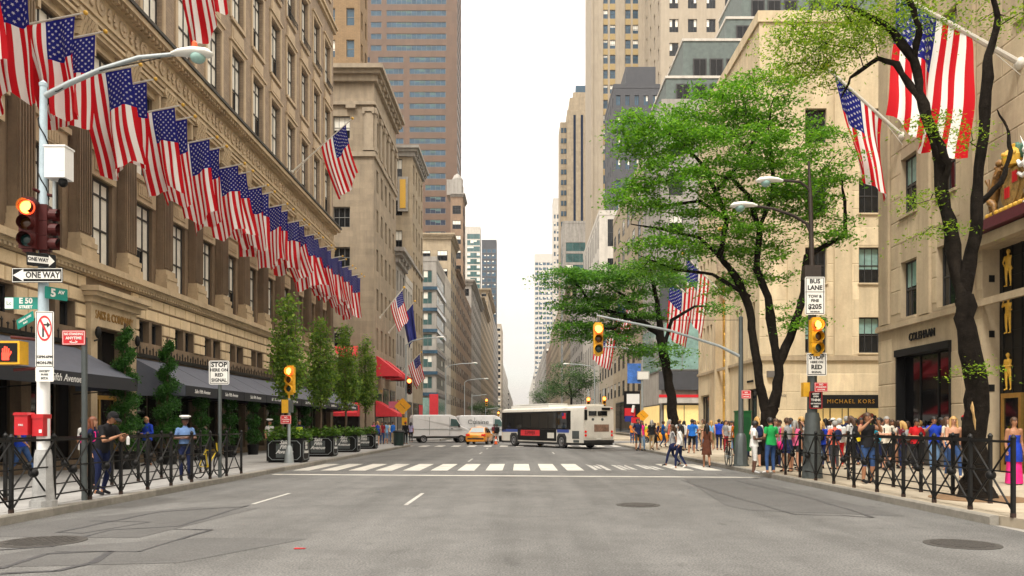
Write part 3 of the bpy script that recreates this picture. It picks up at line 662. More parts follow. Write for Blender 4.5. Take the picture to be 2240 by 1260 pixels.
for u in (2.6, 7.2, 11.8): shop(b, Av, u, .6, 3.2, 5.0)
for u in (25.6, 20.5): shop(b, Fr, u, .6, 3.4, 5.0)
awning(b, 82.0, 85.4, LX+.1, 1, 8.9, 7.1, 2.3, .35, 'awning_red', 'awning_red'); awning(b, 87.5, 90.8, LX+.1, 1, 8.9, 7.1, 2.3, .35, 'awning_red', 'awning_red'); awning(b, 81.6, 85.0, LX+.1, 1, 4.2, 2.9, 2.2, .35, 'awning_red', 'awning_red')
def awning_front(root, xa, xb, Y, zt, zb, out, val, mat):
    q = MB(); q.hexa([(xa,Y-out,zb-.02),(xb,Y-out,zb-.02),(xb,Y,zt-.02),(xa,Y,zt-.02),(xa,Y-out,zb),(xb,Y-out,zb),(xb,Y,zt),(xa,Y,zt)])
    for x in (xa, xb): q.poly([(x,Y,zt-.02),(x,Y-out,zb-.02),(x,Y-out,zb-val),(x,Y,zb-val)])
    o = q.build('awning', mat, root, world=True); MB().box(xa-.01,xb+.01,Y-out-.02,Y-out,zb-val,zb+.004).build('valance', mat, o); return o
awning_front(b, -19.4, -16.6, 80.95, 4.0, 2.9, 1.5, .35, 'awning_red'); awning_front(b, -19.3, -16.8, 80.95, 9.8, 8.8, 1.4, .3, 'awning_red'); awning_front(b, -24.4, -21.6, 80.95, 4.0, 2.9, 1.5, .35, 'awning_red')
MB().box(LX+.02, LX+.12, 83.0, 86.0, 5.0, 5.7).build('sign_board', 'stone_buff', b, world=True); text('Ferragamo', .5, b, (LX+.13, 84.5, 5.35), FACE_RIGHT, 'gold_paint', world=True, shear=.3)
MB().box(-18.0,-17.0,80.6,80.9,34.2,34.6).build('wall_crest', 'b49_trim', b, world=True)
# brick block set back behind it
bld('yellow_brick_building', 'yellow-brown brick building rising behind the corner building', -30, -20.3, 99, 104, 66, 'brick_yellow', fr=(4, 1.0, 40, 4.0, 6, 2.2), av=(2, 1.0, 40, 4.0, 6, 2.2), cornice=.8, fm='frame_grey', gm='glass_blue')
b, Av, Fr = bld('narrow_grey_building', 'low grey stone building with a deep cornice next to the corner building', -40, LX, 95.52, 103, 23, 'stone_grey', av=(3, 1.2, 6.5, 3.9, 4, 2.5), fr=(4, 1.2, 6.5, 4, 4, 2.4), cornice=1.2)
shop(b, Av, 3.6, .5, 5.5, 4.2)
b, Av, Fr = bld('white_fronted_building', 'low white-fronted building with a brown side wall', -40, LX, 103.02, 110, 20.5, 'stone_white', av=(3, 1.4, 6, 3.7, 4, 2.6), fr=(4, 1.2, 6.5, 4, 3, 2.4))
shop(b, Av, 3.4, .5, 5, 4.2)
b, Av, Fr = bld('ornate_buff_building', 'tall buff building with blank side wall and ornate cornice', -40, LX, 110.02, 121.5, 40.5, 'stone_buff', av=[(4, 1.25, 7, 4.1, 8, 2.7)], fr=[(1, 1.5, 6, 5.0, 7, 2.9, 21.2, .8), (3, 1.2, 8, 5, 6, 2.5, 1, 8)], cornice=1.0, trim='stone_grey', bands=((24,.4,.2),))
text('S', 2.0, b, (LX-1.1, 110.0, 35.6), FRONT, 'black', world=True)
q = MB().box(LX-2.0,LX-.6,109.6,110.0,31.5,36.3).build('niche', 'stone_grey', b, world=True); MB().box(LX-1.7,LX-.9,109.5,109.6,31.9,35.9).build('niche_panel', 'gold_paint', b, world=True)
shop(b, Av, 3, .5, 4.5, 4.2); shop(b, Av, 8.4, .5, 4.5, 4.2, gm='awning_red')
b, Av, Fr = bld('stepped_glass_building', 'pale blue-green glass office building with horizontal bands', -36, LX, 141, 157, 31, 'stone_grey', av=(1, 14.6, 8.2, 3.8, 6, 2.2, .6, .6), fr=(3, 6.2, 8.2, 3.8, 6, 2.2, .6, .6), gm='glass_teal', fm='frame_grey', style='8', depth=.12)
shop(b, Av, 8, .4, 14, 6.2, gm='glass_green', n='6'); shop(b, Fr, 15, .4, 10, 6.2, gm='glass_green', n='5')
MB().box(LX-1.2, LX+.35, 140.6, 141-.02, 1.0, 7.2).build('red_banner', 'awning_red', b, world=True)
for z in range(6): MB().box(-36.1, LX+.22, 140.75, 157.1, 6.9+z*3.8, 7.5+z*3.8).build('glass_band', 'glass_blue', b, world=True)
# pink granite tower
tw = thing('pink_granite_tower', 'tall pink granite office tower with horizontal window bands', 'tower', (-20.4, 250, 0))
Ft = Face((-60, 250, 0), 'F'); At = Face((-20.4, 250, 0), 'L'); mb = MB(); ops = []; spec = []
for i in range(40):
    z = 6+3.7*i
    if i < 20: segs = [(29.5, 36.0)] + ([(22.0, 27.2)] if i < 19 else [(25.0, 28.2)]) + [(8,19)]
    elif i < 31: segs = [(24.5, 36.0), (14.5, 22.6), (6.5, 12.0)]
    else: segs = [(17.2, 36.2), (12.2, 15.6), (4.5, 10.5)]
    for k, (u0, u1) in enumerate(segs): ops.append((u0, u1, z, z+1.75)); spec.append((u0, u1, z, i))
facade(mb, Ft, 0, 39.6, 0, 158, ops, .2)
aops = [(1, 17, 6+3.7*i, 7.75+3.7*i) for i in range(40)]; facade(mb, At, 0, 18, 0, 158, aops, .2)
mb.quad((-60,250,158),(-20.4,250,158),(-20.4,268,158),(-60,268,158)); mb.quad((-60,268,0),(-20.4,268,0),(-20.4,268,158),(-60,268,158)); mb.quad((-60,250,0),(-60,268,0),(-60,268,158),(-60,250,158))
mb.build('wall', 'granite_pink', tw, world=True)
for u0, u1, z, i in spec: window(tw, Ft, (u0+u1)/2, z, u1-u0, 1.75, .15, str(max(2, int((u1-u0)/1.55))), 1, 'frame_grey', 'glass_navy' if (i < 19 or u0 < 11) else 'glass_blue', bm='glass_teal')
for u0, u1, z, z1 in aops: window(tw, At, 9, z, 16, 1.75, .15, '8', 0, 'frame_grey', 'glass_blue')
# further down the avenue, left
def row(name, label, y0, y1, h, wall, cols=3, w=2.2, dz=3.9, hw=2.2, **k):
    k.setdefault('depth', .03); x1_ = k.pop('x1', LX); x0_ = k.pop('x0', x1_-22); s = k.pop('side', 'L')
    return bld(name, label, x0_, x1_, y0, y1, h, wall, av=(cols, w, 6, dz, int((h-8)/dz)+1, hw), fr=(k.pop('fc', 6), w, 6, dz, int((h-8)/dz)+1, hw), side=s, **k)
row('white_slab_building', 'narrow white building beside the banded glass office building', 157.02, 170, 31, 'stone_white', 3, fm='frame_grey')
row('stone_topped_building', 'sandy stone building with a stepped top behind the glass office building', 170.02, 184, 43, 'stone_buff', 3, cornice=.9)
row('brown_masonry_building', 'brown masonry building under the slim old tower', 184.02, 205, 38, 'stone_brown', 4, cornice=.8)
b, Av, Fr = row('slim_brick_tower', 'slim old brick tower with a pale crown, beside the pink tower', 205.02, 214, 62, 'stone_brown', 2, x0=LX-3.2, cornice=.6, trim='stone_grey', fc=1)
MB().box(-19.5,-15.6,206,213,62,66).lathe([(1.5,66),(1.5,67),(.9,68),(.2,68.6)],12,(-17.0,209.5,0)).build('crown', 'stone_grey', b, world=True)
row('long_brown_building', 'long brown stone building past the slim brick tower', 214.02, 240, 36, 'stone_brown', 5)
row('grey_stone_block', 'grey stone block with dark windows in the mid distance on the left', 240.02, 298, 46, 'stone_grey', 9, cornice=1.2)
row('buff_stone_block', 'buff stone block with a cornice in the mid distance on the left', 298.02, 360, 50, 'stone_buff', 9, cornice=1.4)
row('tall_buff_block', 'taller buff block far down the left side', 360.02, 430, 64, 'stone_buff', 10, cornice=1.4)
row('far_grey_block', 'grey block far down the left side after the taller buff one', 430.02, 520, 60, 'stone_grey', 12)
b, Av, Fr = bld('green_glass_tower', 'green glass tower with a white edge rising in the far left', -37, -26, 500, 512, 127, 'stone_white', fr=(1, 8.2, 40, 4, 21, 3.3, 2.6, .1), av=(1, 11, 40, 4, 21, 3.3), style='4', gm='glass_teal', fm='frame_grey', depth=.1)
b, Av, Fr = bld('blue_striped_tower', 'grey tower with blue glass stripes rising far down the left side', -27, -17, 540, 552, 128, 'slate_dark', fr=(3, 2.6, 40, 4, 21, 2.6), av=(2, 4, 40, 4, 21, 2.6), style='2', gm='glass_blue', fm='frame_grey', depth=.1)
row('far_cream_building', 'cream building near the end of the left side of the avenue', 600, 660, 78, 'limestone_pale', 5, w=2.5, dz=4.5, hw=2.6)
row('far_low_block', 'long low pale block near the vanishing point on the left', 660.02, 900, 52, 'stone_white', 14, w=3, dz=5, hw=2.8)
row('farthest_left_block', 'farthest pale block at the left of the sky gap', 900.02, 1500, 44, 'stone_grey', 16, w=6, dz=6, hw=3.4)
# ------------------------------------------------------------------ right side
RX = 15.0
def panels(root, F, W0, W1, Z0, Z1, ops, pw, ph, mat, maxn=290, d=.012, off=.003):
    me = stone_mesh(mat); n = 0; r = 0; z = Z0
    while z < Z1-.05:
        zb = min(z+ph, Z1); u = W0-(pw/2 if r % 2 else 0)
        while u < W1-.02:
            a, c = max(u, W0), min(u+pw, W1); cuts = [(a, c)]
            for o in ops:
                if o[2] < zb-.02 and o[3] > z+.02:
                    cuts = [s for (p, q) in cuts for s in ((p, min(q, o[0])), (max(p, o[1]), q)) if s[1]-s[0] > .08]
            for p, q in cuts:
                if n < maxn: inst('stone_panel', me, root, F.p((p+q)/2, (z+zb)/2, off), (0,0,F.rz), True, (q-p-.02, d, zb-z-.02)); n += 1
            u += pw
        z = zb; r += 1
# near right: shop with black lettering and the gilded entrance
r1 = thing('near_limestone_building', 'near cream limestone building with a shoe shop window and a gilded dark entrance', 'building', (RX, 10, 0))
Ar = Face((RX, 0, 0), 'R'); wy = [30.45, 27.75, 23.2, 20.5]; rows1 = [(5.85,8.05),(9.85,12.1),(13.9,16.2),(18.0,20.3),(22.1,24.4)]
ops = [(y-.62, y+.62, a, c) for y in wy for a, c in rows1 if not (y < 26 and a < 11.0)]
ent = (19.0, 25.55, 0, 7.35); shopop = (27.45, 31.35, .75, 4.55)
mb = MB(); facade(mb, Ar, 10, 33, 0, 30, ops+[shopop], .32)
mb.v, mb.f, mb.m = [], [], []
facade(mb, Ar, 10, 33, 0, 30, ops+[shopop, ent], .32, 0, 0)
mb.quad((RX,33,0),(RX+25,33,0),(RX+25,33,30),(RX,33,30)); mb.quad((RX,10,0),(RX+25,10,0),(RX+25,10,30),(RX,10,30)); mb.quad((RX,10,30),(RX+25,10,30),(RX+25,33,30),(RX,33,30))
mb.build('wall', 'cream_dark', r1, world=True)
e = MB(); e.box(RX+.32, RX+.55, 25.55, 25.9, 0, 7.35); e.box(RX+.32, RX+.55, 18.6, 19.0, 0, 7.35); e.box(RX+.32, RX+.55, 19, 25.55, 7.35, 7.6); e.build('entrance_reveal', 'cream_dark', r1, world=True)
MB().box(RX+.55, RX+.7, 18.6, 25.9, 0, 7.5).build('bronze_screen', 'bronze_black', r1, world=True)
grm = MB()
for i in range(14): grm.box(RX+.52, RX+.55, 19.2+i*.47, 19.26+i*.47, 0, 7.35)
for i in range(12): grm.box(RX+.525, RX+.55, 19, 25.5, .6+i*.58, .63+i*.58)
stuff(grm.build('bronze_grille', 'black_metal', r1, world=True))
for y, z in ((25.25,5.35),(25.25,3.2)): pass
for z in (6.3, 4.5, 2.75): MB().box(RX+.2,RX+.38,25.53,25.548,z,z+.22).build('wall_vent', 'black', r1, world=True)
for y, a, c in [(y, a, c) for y in wy for a, c in rows1 if not (y < 26 and a < 11.0)]: window(r1, Ar, y, a, 1.24, c-a, .26, 'dh', random.randrange(5), 'frame_dark', 'glass_dark', 'cream_dark', 'glass_green')
sw = window(r1, Ar, 29.4, .75, 3.9, 3.8, .3, '3', 0, 'black_metal', 'shop_glass'); sw.name = 'shop_window'
MB().box(RX-.12, RX+.3, 27.4, 31.4, 4.35, 4.62).box(RX-.05,RX+.28,27.4,27.5,.75,4.35).box(RX-.05,RX+.28,31.3,31.4,.75,4.35).build('shop_frame', 'black_metal', r1, world=True)
MB().box(RX-.15, RX-.005, 10, 33.0, 5.5, 5.66).box(RX-.1,RX-.005,10,33.02,5.66,5.74).build('string_course', 'cream_dark', r1, world=True)
MB().box(RX-.06, RX-.004, 25.6, 33.03, 0, 1.45).build('plinth', 'granite_base', r1, world=True)
text('COLEHAAN', .42, r1, (RX-.03, 29.4, 5.02), FACE_LEFT, 'black', world=True, sx=.85, ext=.02, bold=.006)
ps = MB()
for y in (32.3, 29.1, 26.3): ps.box(RX-.12, RX-.004, y-.38, y+.38, 5.76, 30)
ps.build('pilaster_strip', 'cream_dark', r1, world=True)
pops = ops+[shopop, ent]+[(y-.4,y+.4,5.7,31) for y in (32.3,29.1,26.3)]+[(10,33,5.48,5.76)]+[(27,31.8,4.3,4.7)]
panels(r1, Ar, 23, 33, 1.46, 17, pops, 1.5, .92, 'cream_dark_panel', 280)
# moulded canopy over the entrance
MB().box(RX-.35, RX, 18.7, 25.85, 7.36, 7.7).build('entrance_lintel', 'cream_dark', r1, world=True)
MB().box(RX-.55, RX-.02, 21.6, 25.3, 7.75, 8.0).box(RX-.45,RX-.02,21.8,25.1,8.0,8.11).build('crest_ledge', M('maroon', (.09,.012,.02), .6, .2, 6), r1, world=True)
# heraldic relief: shield, crown, lion and unicorn supporters
ca = thing('coat_of_arms', 'painted coat of arms relief with lion, unicorn and crown over the entrance', 'coat of arms', (RX-.28, 23.5, 8.12)); ca.scale = (.8,.72,.78)
q = MB(); pts = [(-.55,1.5),(.55,1.5),(.55,.8),(.35,.35),(0,.05),(-.35,.35),(-.55,.8)]; q.prism(pts, -.12, .12, 'x'); q.lathe([(.8,-.06),(.8,.06),(.66,.1)],24,(0,0,.8),0,'x'); q.build('shield', M('shield_gold', (.27,.16,.045), .5, .6, 7), ca)
q = MB(); [q.box(-.16,-.12,a+.12*k,a+.12*k+.06,b_,b_+.42) for a, b_ in ((-.46,.95),(.06,.45)) for k in range(3)]; q.build('shield_quarter', 'red_paint', ca)
q = MB().lathe([(.34,1.65),(.38,1.8),(.42,2.0),(.3,2.2),(.08,2.35),(.1,2.45),(.02,2.5)],12)
for i in range(6): a = i*PI/3; q.sphere((.38*math.cos(a), .38*math.sin(a), 2.06), .09, 8, 6)
q.build('crown', 'gold_paint', ca)
def beast(mat, s, horn):
    q = MB(); y = lambda v: s*v
    q.tube([(0,y(1.5),.1),(0,y(1.45),.5),(0,y(1.25),1.0),(0,y(1.0),1.5),(0,y(.95),1.85)], [.08,.17,.20,.23,.14], 10); q.sphere((-.02,y(.9),2.0),(.15,.19,.15),10,8)
    q.tube([(-.1,y(1.0),1.5),(-.18,y(.75),1.45),(-.18,y(.6),1.65)],[.13,.09,.07],8); q.tube([(.05,y(1.05),1.2),(-.1,y(.75),1.05),(-.15,y(.58),1.2)],[.13,.09,.07],8)
    q.tube([(-.1,y(1.4),.6),(-.12,y(1.1),.4),(-.12,y(1.1),.05),(-.14,y(.95),.02)],[.17,.12,.08,.07],8); q.tube([(.1,y(1.5),.5),(.05,y(1.6),.3),(0,y(1.45),.02)],[.16,.1,.07],8)
    q.tube([(0,y(1.6),.4),(0,y(1.85),.8),(0,y(1.7),1.3),(0,y(1.85),1.6)],[.05,.05,.05,.1],6)
    if horn: q.tube([(-.05,y(.8),2.15),(-.1,y(.6),2.6)],[.04,.005],6)
    else: [q.sphere((.02,y(1.02)+.2*math.cos(k*.9),1.92+.2*math.sin(k*.9)),.09,8,6) for k in range(7)]
    return q.build('unicorn' if horn else 'lion', mat, ca, 50)
beast(M('lion_gold', (.22,.11,.025), .5, .5, 9), 1, False); beast('white', -1, True)
q = MB(); [q.sphere((-.1,-1.6+i*.32,.08),(.1,.2,.12),8,5) for i in range(11)]; q.build('scroll', 'gold_paint', ca)
q = MB(); [q.sphere((.1,-.9+i*.45,2.25-abs(i-2)*.12),(.12,.3,.3),8,6) for i in range(5)]; q.build('mantling', M('mantle_green', (.05,.16,.11), .5, .2, 8), ca)
# bronze doors
dr = thing('bronze_door', 'open bronze-framed glass door at the gilded entrance', 'door', (RX+.3, 24.9, .15))
MB().box(-.05,.05,-.9,-.78,0,2.5).box(-.05,.05,-.02,.1,0,2.5).box(-.05,.05,-.78,-.02,2.35,2.5).box(-.05,.05,-.78,-.02,0,.25).build('door_frame', 'brass', dr); MB().box(-.01,.01,-.78,-.02,.25,2.35).build('pane', 'shop_glass', dr); MB().tube([(-.1,-.7,1.1),(-.1,-.1,1.1)],.02,6).build('push_bar', 'brass', dr)
c2 = copy_tree(dr); c2.location = (RX+.3, 23.5, .15); c2['label'] = 'bronze door standing behind the woman in the blue and pink dress'
# cross building facing the camera across the garden passage
r2 = thing('garden_building', 'cream limestone building facing the camera with a bag shop at street level', 'building', (RX, 49.5, 0))
Y2 = 49.5; Fg = Face((RX, Y2, 0), 'F'); Ag = Face((RX, Y2, 0), 'R'); H2 = 27
fx = [3.55, 6.95, 10.4, 13.8]; rows2 = [(6.2,8.45),(10.6,12.85),(15.0,17.25),(19.4,21.6)]
ops = [(x-.68, x+.68, a, c) for x in fx for a, c in rows2]; mk = (3.4, 8.0, .5, 3.5)
mb = MB(); facade(mb, Fg, 0, 22, 0, H2, ops+[mk], .3, 0)
aw = [1.2, 2.2, 4.2, 5.2, 12.6, 13.6, 15.0, 16.0]; aops = [(u-.3, u+.3, a, c) for u in aw for a, c in [(6.1,9.6),(11.4,14.9),(16.6,20),(21.5,24.6)]]
as1, as2, ap = (.5, 3.2, .4, 4.0), (13.2, 16.2, .4, 4.1), (7.4, 10.2, 0, 12.4)
facade(mb, Ag, 0, 17, 0, H2, aops+[as1, as2, ap], .3, 0, 0)
mb.quad((RX,Y2,H2),(RX+22,Y2,H2),(RX+22,Y2+17,H2),(RX,Y2+17,H2)); mb.quad((RX,Y2+17,0),(RX+22,Y2+17,0),(RX+22,Y2+17,H2),(RX,Y2+17,H2)); mb.build('wall', 'cream', r2, world=True)
for x in fx:
    for i, (a, c) in enumerate(rows2): window(r2, Fg, x, a, 1.36, c-a, .26, 'dh', (i*2+int(x)) % 5, 'frame_dark', 'glass_dark', 'cream', 'glass_green')
for u in aw:
    for a, c in [(6.1,9.6),(11.4,14.9),(16.6,20),(21.5,24.6)]: window(r2, Ag, u, a, .6, c-a, .26, 'dh', 0, 'frame_dark', 'glass_dark')
o = window(r2, Fg, 5.7, .5, 4.6, 3.0, .28, '4', 0, 'black_metal', 'shop_glow'); o.name = 'shop_window'
for s_ in (as1, as2): o = window(r2, Ag, (s_[0]+s_[1])/2, .4, s_[1]-s_[0], 3.6, .28, '3', 0, 'black_metal', 'shop_glass'); o.name = 'shop_window'
MB().box(RX+3.3, RX+8.1, Y2-.12, Y2+.25, 2.72, 3.55).build('shop_fascia', 'black', r2, world=True); text('MICHAEL KORS', .36, r2, (RX+5.7, Y2-.13, 3.13), FRONT, 'gold', world=True, ext=.02, spacing=1.25)
MB().prism([(6.15,.5),(7.65,.5),(7.65,1.6),(7.5,2.1),(7.15,2.4),(6.65,2.4),(6.3,2.1),(6.15,1.6)], Y2+.1, Y2+.2, 'y').build('shop_display', M('display_red', (.16,.02,.012), .4, .5, 3), r2, world=True, loc=(RX,0,0))
for x in (4.0, 5.2, 8.9): MB().box(RX+x-.02, RX+x+.02, Y2-.05, Y2-.01, .5, 2.7).build('shop_mullion', 'black_metal', r2, world=True)
sc = MB().box(RX-.14, RX+22, Y2-.14, Y2-.005, 5.72, 5.92).box(RX-.142, RX-.005, Y2-.142, Y2+17, 5.722, 5.918).box(RX-.1, RX+22, Y2-.1, Y2-.005, 5.92, 6.0).build('string_course', 'cream_dark', r2, world=True)
MB().box(RX-.12, RX+22, Y2-.12, Y2+17, H2+.002, H2+.7).build('parapet', 'cream', r2, world=True)
q = MB()
for x in (2.3, 5.25, 8.65, 12.1): q.box(RX+x-.55, RX+x+.55, Y2-.1, Y2-.004, 6.02, H2-.6)
q.build('pilaster_strip', 'cream', r2, world=True)
MB().box(RX+3.0,RX+3.35,Y2-.05,Y2-.004,4.3,4.5).build('wall_plate', 'cream_dark', r2, world=True)
panels(r2, Fg, 0, 9.2, .3, 19.0, ops+[mk]+[(x-.57,x+.57,5.7,30) for x in (2.3,5.25,8.65,12.1)]+[(0,22,5.7,6.03),(3.2,8.2,2.7,3.6)], 1.7, 1.15, 'cream_panel', 285)
MB().box(RX+.45, RX+1.25, Y2-.25, Y2-.01, 4.65, 5.05).build('wall_lamp', 'granite_base', r2, world=True)
text('MICHAEL KORS', .2, r2, (RX-.03, Y2+1.9, 4.5), FACE_LEFT, 'black', world=True, ext=.02); text('FRANCAISE', .2, r2, (RX+1.2, Y2-.03, 3.5), FRONT, 'granite_base', world=True)
# gilded portal on its avenue side
MB().box(RX+.31, RX+.4, Y2+7.4, Y2+10.2, 0, 12.4).build('portal_panel', 'gold_paint', r2, world=True)
MB().box(RX-.25,RX-.004,Y2+7.0,Y2+7.4,0,12.6).box(RX-.25,RX-.004,Y2+10.2,Y2+10.6,0,12.6).box(RX-.3,RX-.004,Y2+6.9,Y2+10.7,12.6,13.0).build('portal_frame', 'cream', r2, world=True)
q = MB()
for i in range(9):
    for k in range(3): q.sphere((RX+.3,Y2+7.9+k*.9,3.2+i*1.0),(.1,.3,.42),8,6)
stuff(q.build('portal_relief', 'gold', r2, 50, True))
st = thing('gilded_statue', 'colourful gilded statue above the portal of the garden building', 'statue', (RX-.15, Y2+8.8, 13.0))
q = MB().tube([(0,0,0),(0,.05,1.0),(0,0,1.8),(0,0,2.5),(0,0,2.75)],[.32,.42,.34,.36,.14],10).sphere((0,0,2.98),.22,10,8).tube([(0,-.3,2.4),(-.2,-.6,1.9),(-.3,-.5,1.5)],[.13,.1,.08],8).tube([(0,.3,2.4),(-.1,.6,2.8),(-.1,.7,3.3)],[.13,.1,.08],8)
q.build('figure', M('statue_paint', (.35,.28,.2), .5, .35, 4), st, 60); MB().lathe([(.26,3.05),(.3,3.12),(.2,3.3),(.02,3.42)],10).build('helmet', 'gold_paint', st)
# past 49th street on the right
b, Av, Fr = bld('slate_stepped_building', 'building with grey-green stepped upper storeys and a lit shop below', RX, 52, 84, 97, 36.5, 'stone_grey', side='R', fr=[(12, 1.5, 22, 4.2, 4, 2.4)], av=[(4, 1.5, 13, 4.2, 6, 2.4)], fm='frame_dark', parapet=0)
for (xa, xb, ya, yb, za, zb) in ((15.6,46,84.6,97,36.5,39.2),(17.6,46,85.4,97,39.2,43.6),(22.5,46,86.2,97,43.6,46.4),(24.4,46,87,97,46.4,51.5)):
    MB().box(xa,xb,ya,yb,za,zb).build('slate_setback', 'slate_green', b, world=True)
    MB().box(xa-.1,xb,ya-.1,yb,zb-.25,zb+.02).build('coping', 'stone_white', b, world=True)
    Fq = Face((xa, ya, 0), 'F')
    for u in (1.8, 3.6, 5.4, 8.2, 10, 12): shop(b, Fq, u, za+.25, 1.3, 1.5 if zb-za < 4 else 1.9, n='2')
shop(b, Fr, 9, 7.6, 17.5, 5.0, gm='glass_green', n='9', fm='frame_grey'); shop(b, Av, 6.5, 7.6, 12, 5.0, gm='glass_green', n='7', fm='frame_grey')
MB().box(RX-.3, 44, 83.7, 83.98, 5.4, 7.4).build('shop_band', 'slate_dark', b, world=True); MB().box(RX-.32, 44, 83.66, 83.7, 4.6, 4.9).build('sign_strip', 'sign_red', b, world=True)
MB().box(RX-.35, 44, 83.5, 83.95, 4.0, 4.5).build('shop_marquee', 'stone_white', b, world=True)
shop(b, Fr, 9, .5, 17.6, 3.3, gm='shop_glow', n='8'); shop(b, Av, 6.2, .5, 11, 3.3, gm='shop_glow', n='5')
MB().box(RX-.2, 44, 83.75, 83.99, 12.9, 17.5).build('dark_band', 'slate_dark', b, world=True)
b, Av, Fr = row('beige_terrace_building', 'beige building behind the middle tree on the right', 97.02, 128, 34, 'stone_buff', 6, side='R', x0=RX, x1=50); shop(b, Av, 15, .4, 24, 4.6, n='8')
row('pale_stone_block', 'pale stone block with tall dark slots in the right mid distance', 151, 190, 42, 'stone_white', 9, w=1.2, dz=7.5, hw=5.2, side='R', x0=RX, x1=55, fc=9)
row('low_buff_block', 'low buff block between the beige terrace building and the pale block', 128.02, 150.98, 27, 'limestone_pale', 5, side='R', x0=RX, x1=45)
b, Av, Fr = bld('dark_slate_tower', 'dark slate building with small windows in front of the limestone tower', 20, 30, 170, 188, 74.5, 'slate_dark', side='R', fr=(5, .95, 34, 4.6, 10, 2.2), av=(5, 1.0, 34, 4.6, 10, 2.2), gm='glass_blue', style='2')
MB().box(23,29.6,173,188,75.4,80.5).build('penthouse', 'slate_dark', b, world=True)
tl = thing('limestone_tower', 'tall limestone tower with paired windows and gold spandrels', 'tower', (19.6, 220, 0))
Fq = Face((19.6, 220, 0), 'F'); Aq = Face((19.6, 220, 0), 'R'); cols = [3.9, 6.0, 10.3, 12.4]
ops = [(u-.75, u+.75, 44+4.2*i, 46.4+4.2*i) for u in cols for i in range(23)]; mb = MB(); facade(mb, Fq, 0, 16, 0, 150, ops, .25); facade(mb, Aq, 0, 20, 0, 150, [], .2)
mb.quad((19.6,220,150),(35.6,220,150),(35.6,240,150),(19.6,240,150)); mb.quad((35.6,220,0),(35.6,240,0),(35.6,240,150),(35.6,220,150)); mb.build('wall', 'limestone_pale', tl, world=True)
sg = MB().box(-.75,.75,-.1,0,0,1.6).mesh('gold_spandrel', M('spandrel_gold', (.36,.26,.11), .6, .1, 3))
for u in cols:
    for i in range(23):
        window(tl, Fq, u, 44+4.2*i, 1.5, 2.4, .2, 'dh', random.randrange(5), 'frame_dark', 'glass_blue'); inst('gold_spandrel', sg, tl, Fq.p(u, 46.5+4.2*i, -.05), (0,0,0), True)
q = MB()
for u in (.3, 2.2, 8.2, 14.6): q.box(19.6+u-.25, 19.6+u+.25+.9*(u > 1), 219.7, 219.996, 0, 150)
q.build('pier', 'limestone_pale', tl, world=True)
b, Av, Fr = bld('broad_limestone_block', 'broad limestone block with large square windows at the top right of the sky gap', 34.6, 74, 195, 219.5, 140, 'limestone_pale', side='R', fr=(8, 2.25, 46, 5.9, 16, 3.3, 1.0, 1.6), av=(4, 1.6, 46, 5.9, 16, 3.2), depth=.35, style='3', gm='glass_dark')
# deco tower and neighbours
b, Av, Fr = bld('deco_tower', 'slender buff art deco tower with dark vertical window strips', 17.6, 27.5, 300, 316, 122, 'stone_buff', side='R', parapet=0)
MB().box(18.6,27.5,301,316,122,127).box(20,27,302,315,127,129.5).build('crown', 'stone_buff', b, world=True); MB().box(21,26,303,314,129.5,132.5).build('roof_plant', 'glass_blue', b, world=True)
for x in (20.4, 23.2, 25.9): MB().box(x-.45,x+.45,299.9,299.99,74,120).build('window_strip', 'glass_navy', b, world=True)
MB().box(15,17.6,302,316,0,118).build('wing', 'stone_buff', b, world=True)
Fq = Face((15, 302, 0), 'F')
for i in range(18): shop(b, Fq, .8, 46+4*i, .8, 1.7, n='1', gm='glass_blue'); shop(b, Fq, 1.95, 46+4*i, .7, 1.7, n='1', gm='glass_blue')
b, Av, Fr = bld('teal_glass_block', 'teal glass block with a grey stone cap below the art deco tower', RX, 40, 282, 298, 74, 'stone_grey', side='R', fr=(1, 23, 20, 4, 12, 3.2), av=(1, 15, 20, 4, 12, 3.2), style='9', gm='glass_teal', fm='frame_grey', depth=.1)
row('weathered_block', 'weathered grey block beyond the pale stone block on the right', 192, 240, 37, 'stone_grey', 8, side='R', x0=RX, x1=36)
row('cream_mid_block', 'cream block beneath the teal glass block on the right', 240.02, 281, 44, 'stone_buff', 8, side='R', x0=RX, x1=36, cornice=1)
row('sandy_far_block', 'sandy block far down the right side', 317, 400, 47, 'stone_buff', 12, side='R', x0=RX, x1=40)
row('brown_far_block', 'brown block far down the right side', 400.02, 470, 42, 'stone_brown', 8, side='R', x0=RX, x1=40)
bld('thin_grey_tower', 'thin pale grey tower left of the art deco tower', 17.2, 22, 420, 434, 122, 'stone_white', side='R', fr=(3, .9, 20, 4, 24, 2.2), av=(4, 1.2, 20, 4, 24, 2.2), gm='glass_blue')
bld('white_banded_tower', 'white tower with blue horizontal bands nearest the sky gap on the right', RX, 40, 860, 885, 188, 'stone_white', side='R', fr=(6, 3.4, 20, 5.4, 30, 3.0), av=(4, 5, 20, 5.4, 30, 3.0), gm='glass_blue', fm='frame_grey', style='2')
row('farthest_right_block', 'farthest pale block at the right of the sky gap', 470.02, 850, 50, 'stone_grey', 16, w=4, dz=5.5, hw=3, side='R', x0=RX, x1=40)
row('distant_end_block', 'distant low block at the far right end of the avenue', 900, 1500, 62, 'stone_white', 12, w=6, dz=6, hw=3.4, side='R', x0=RX, x1=40)
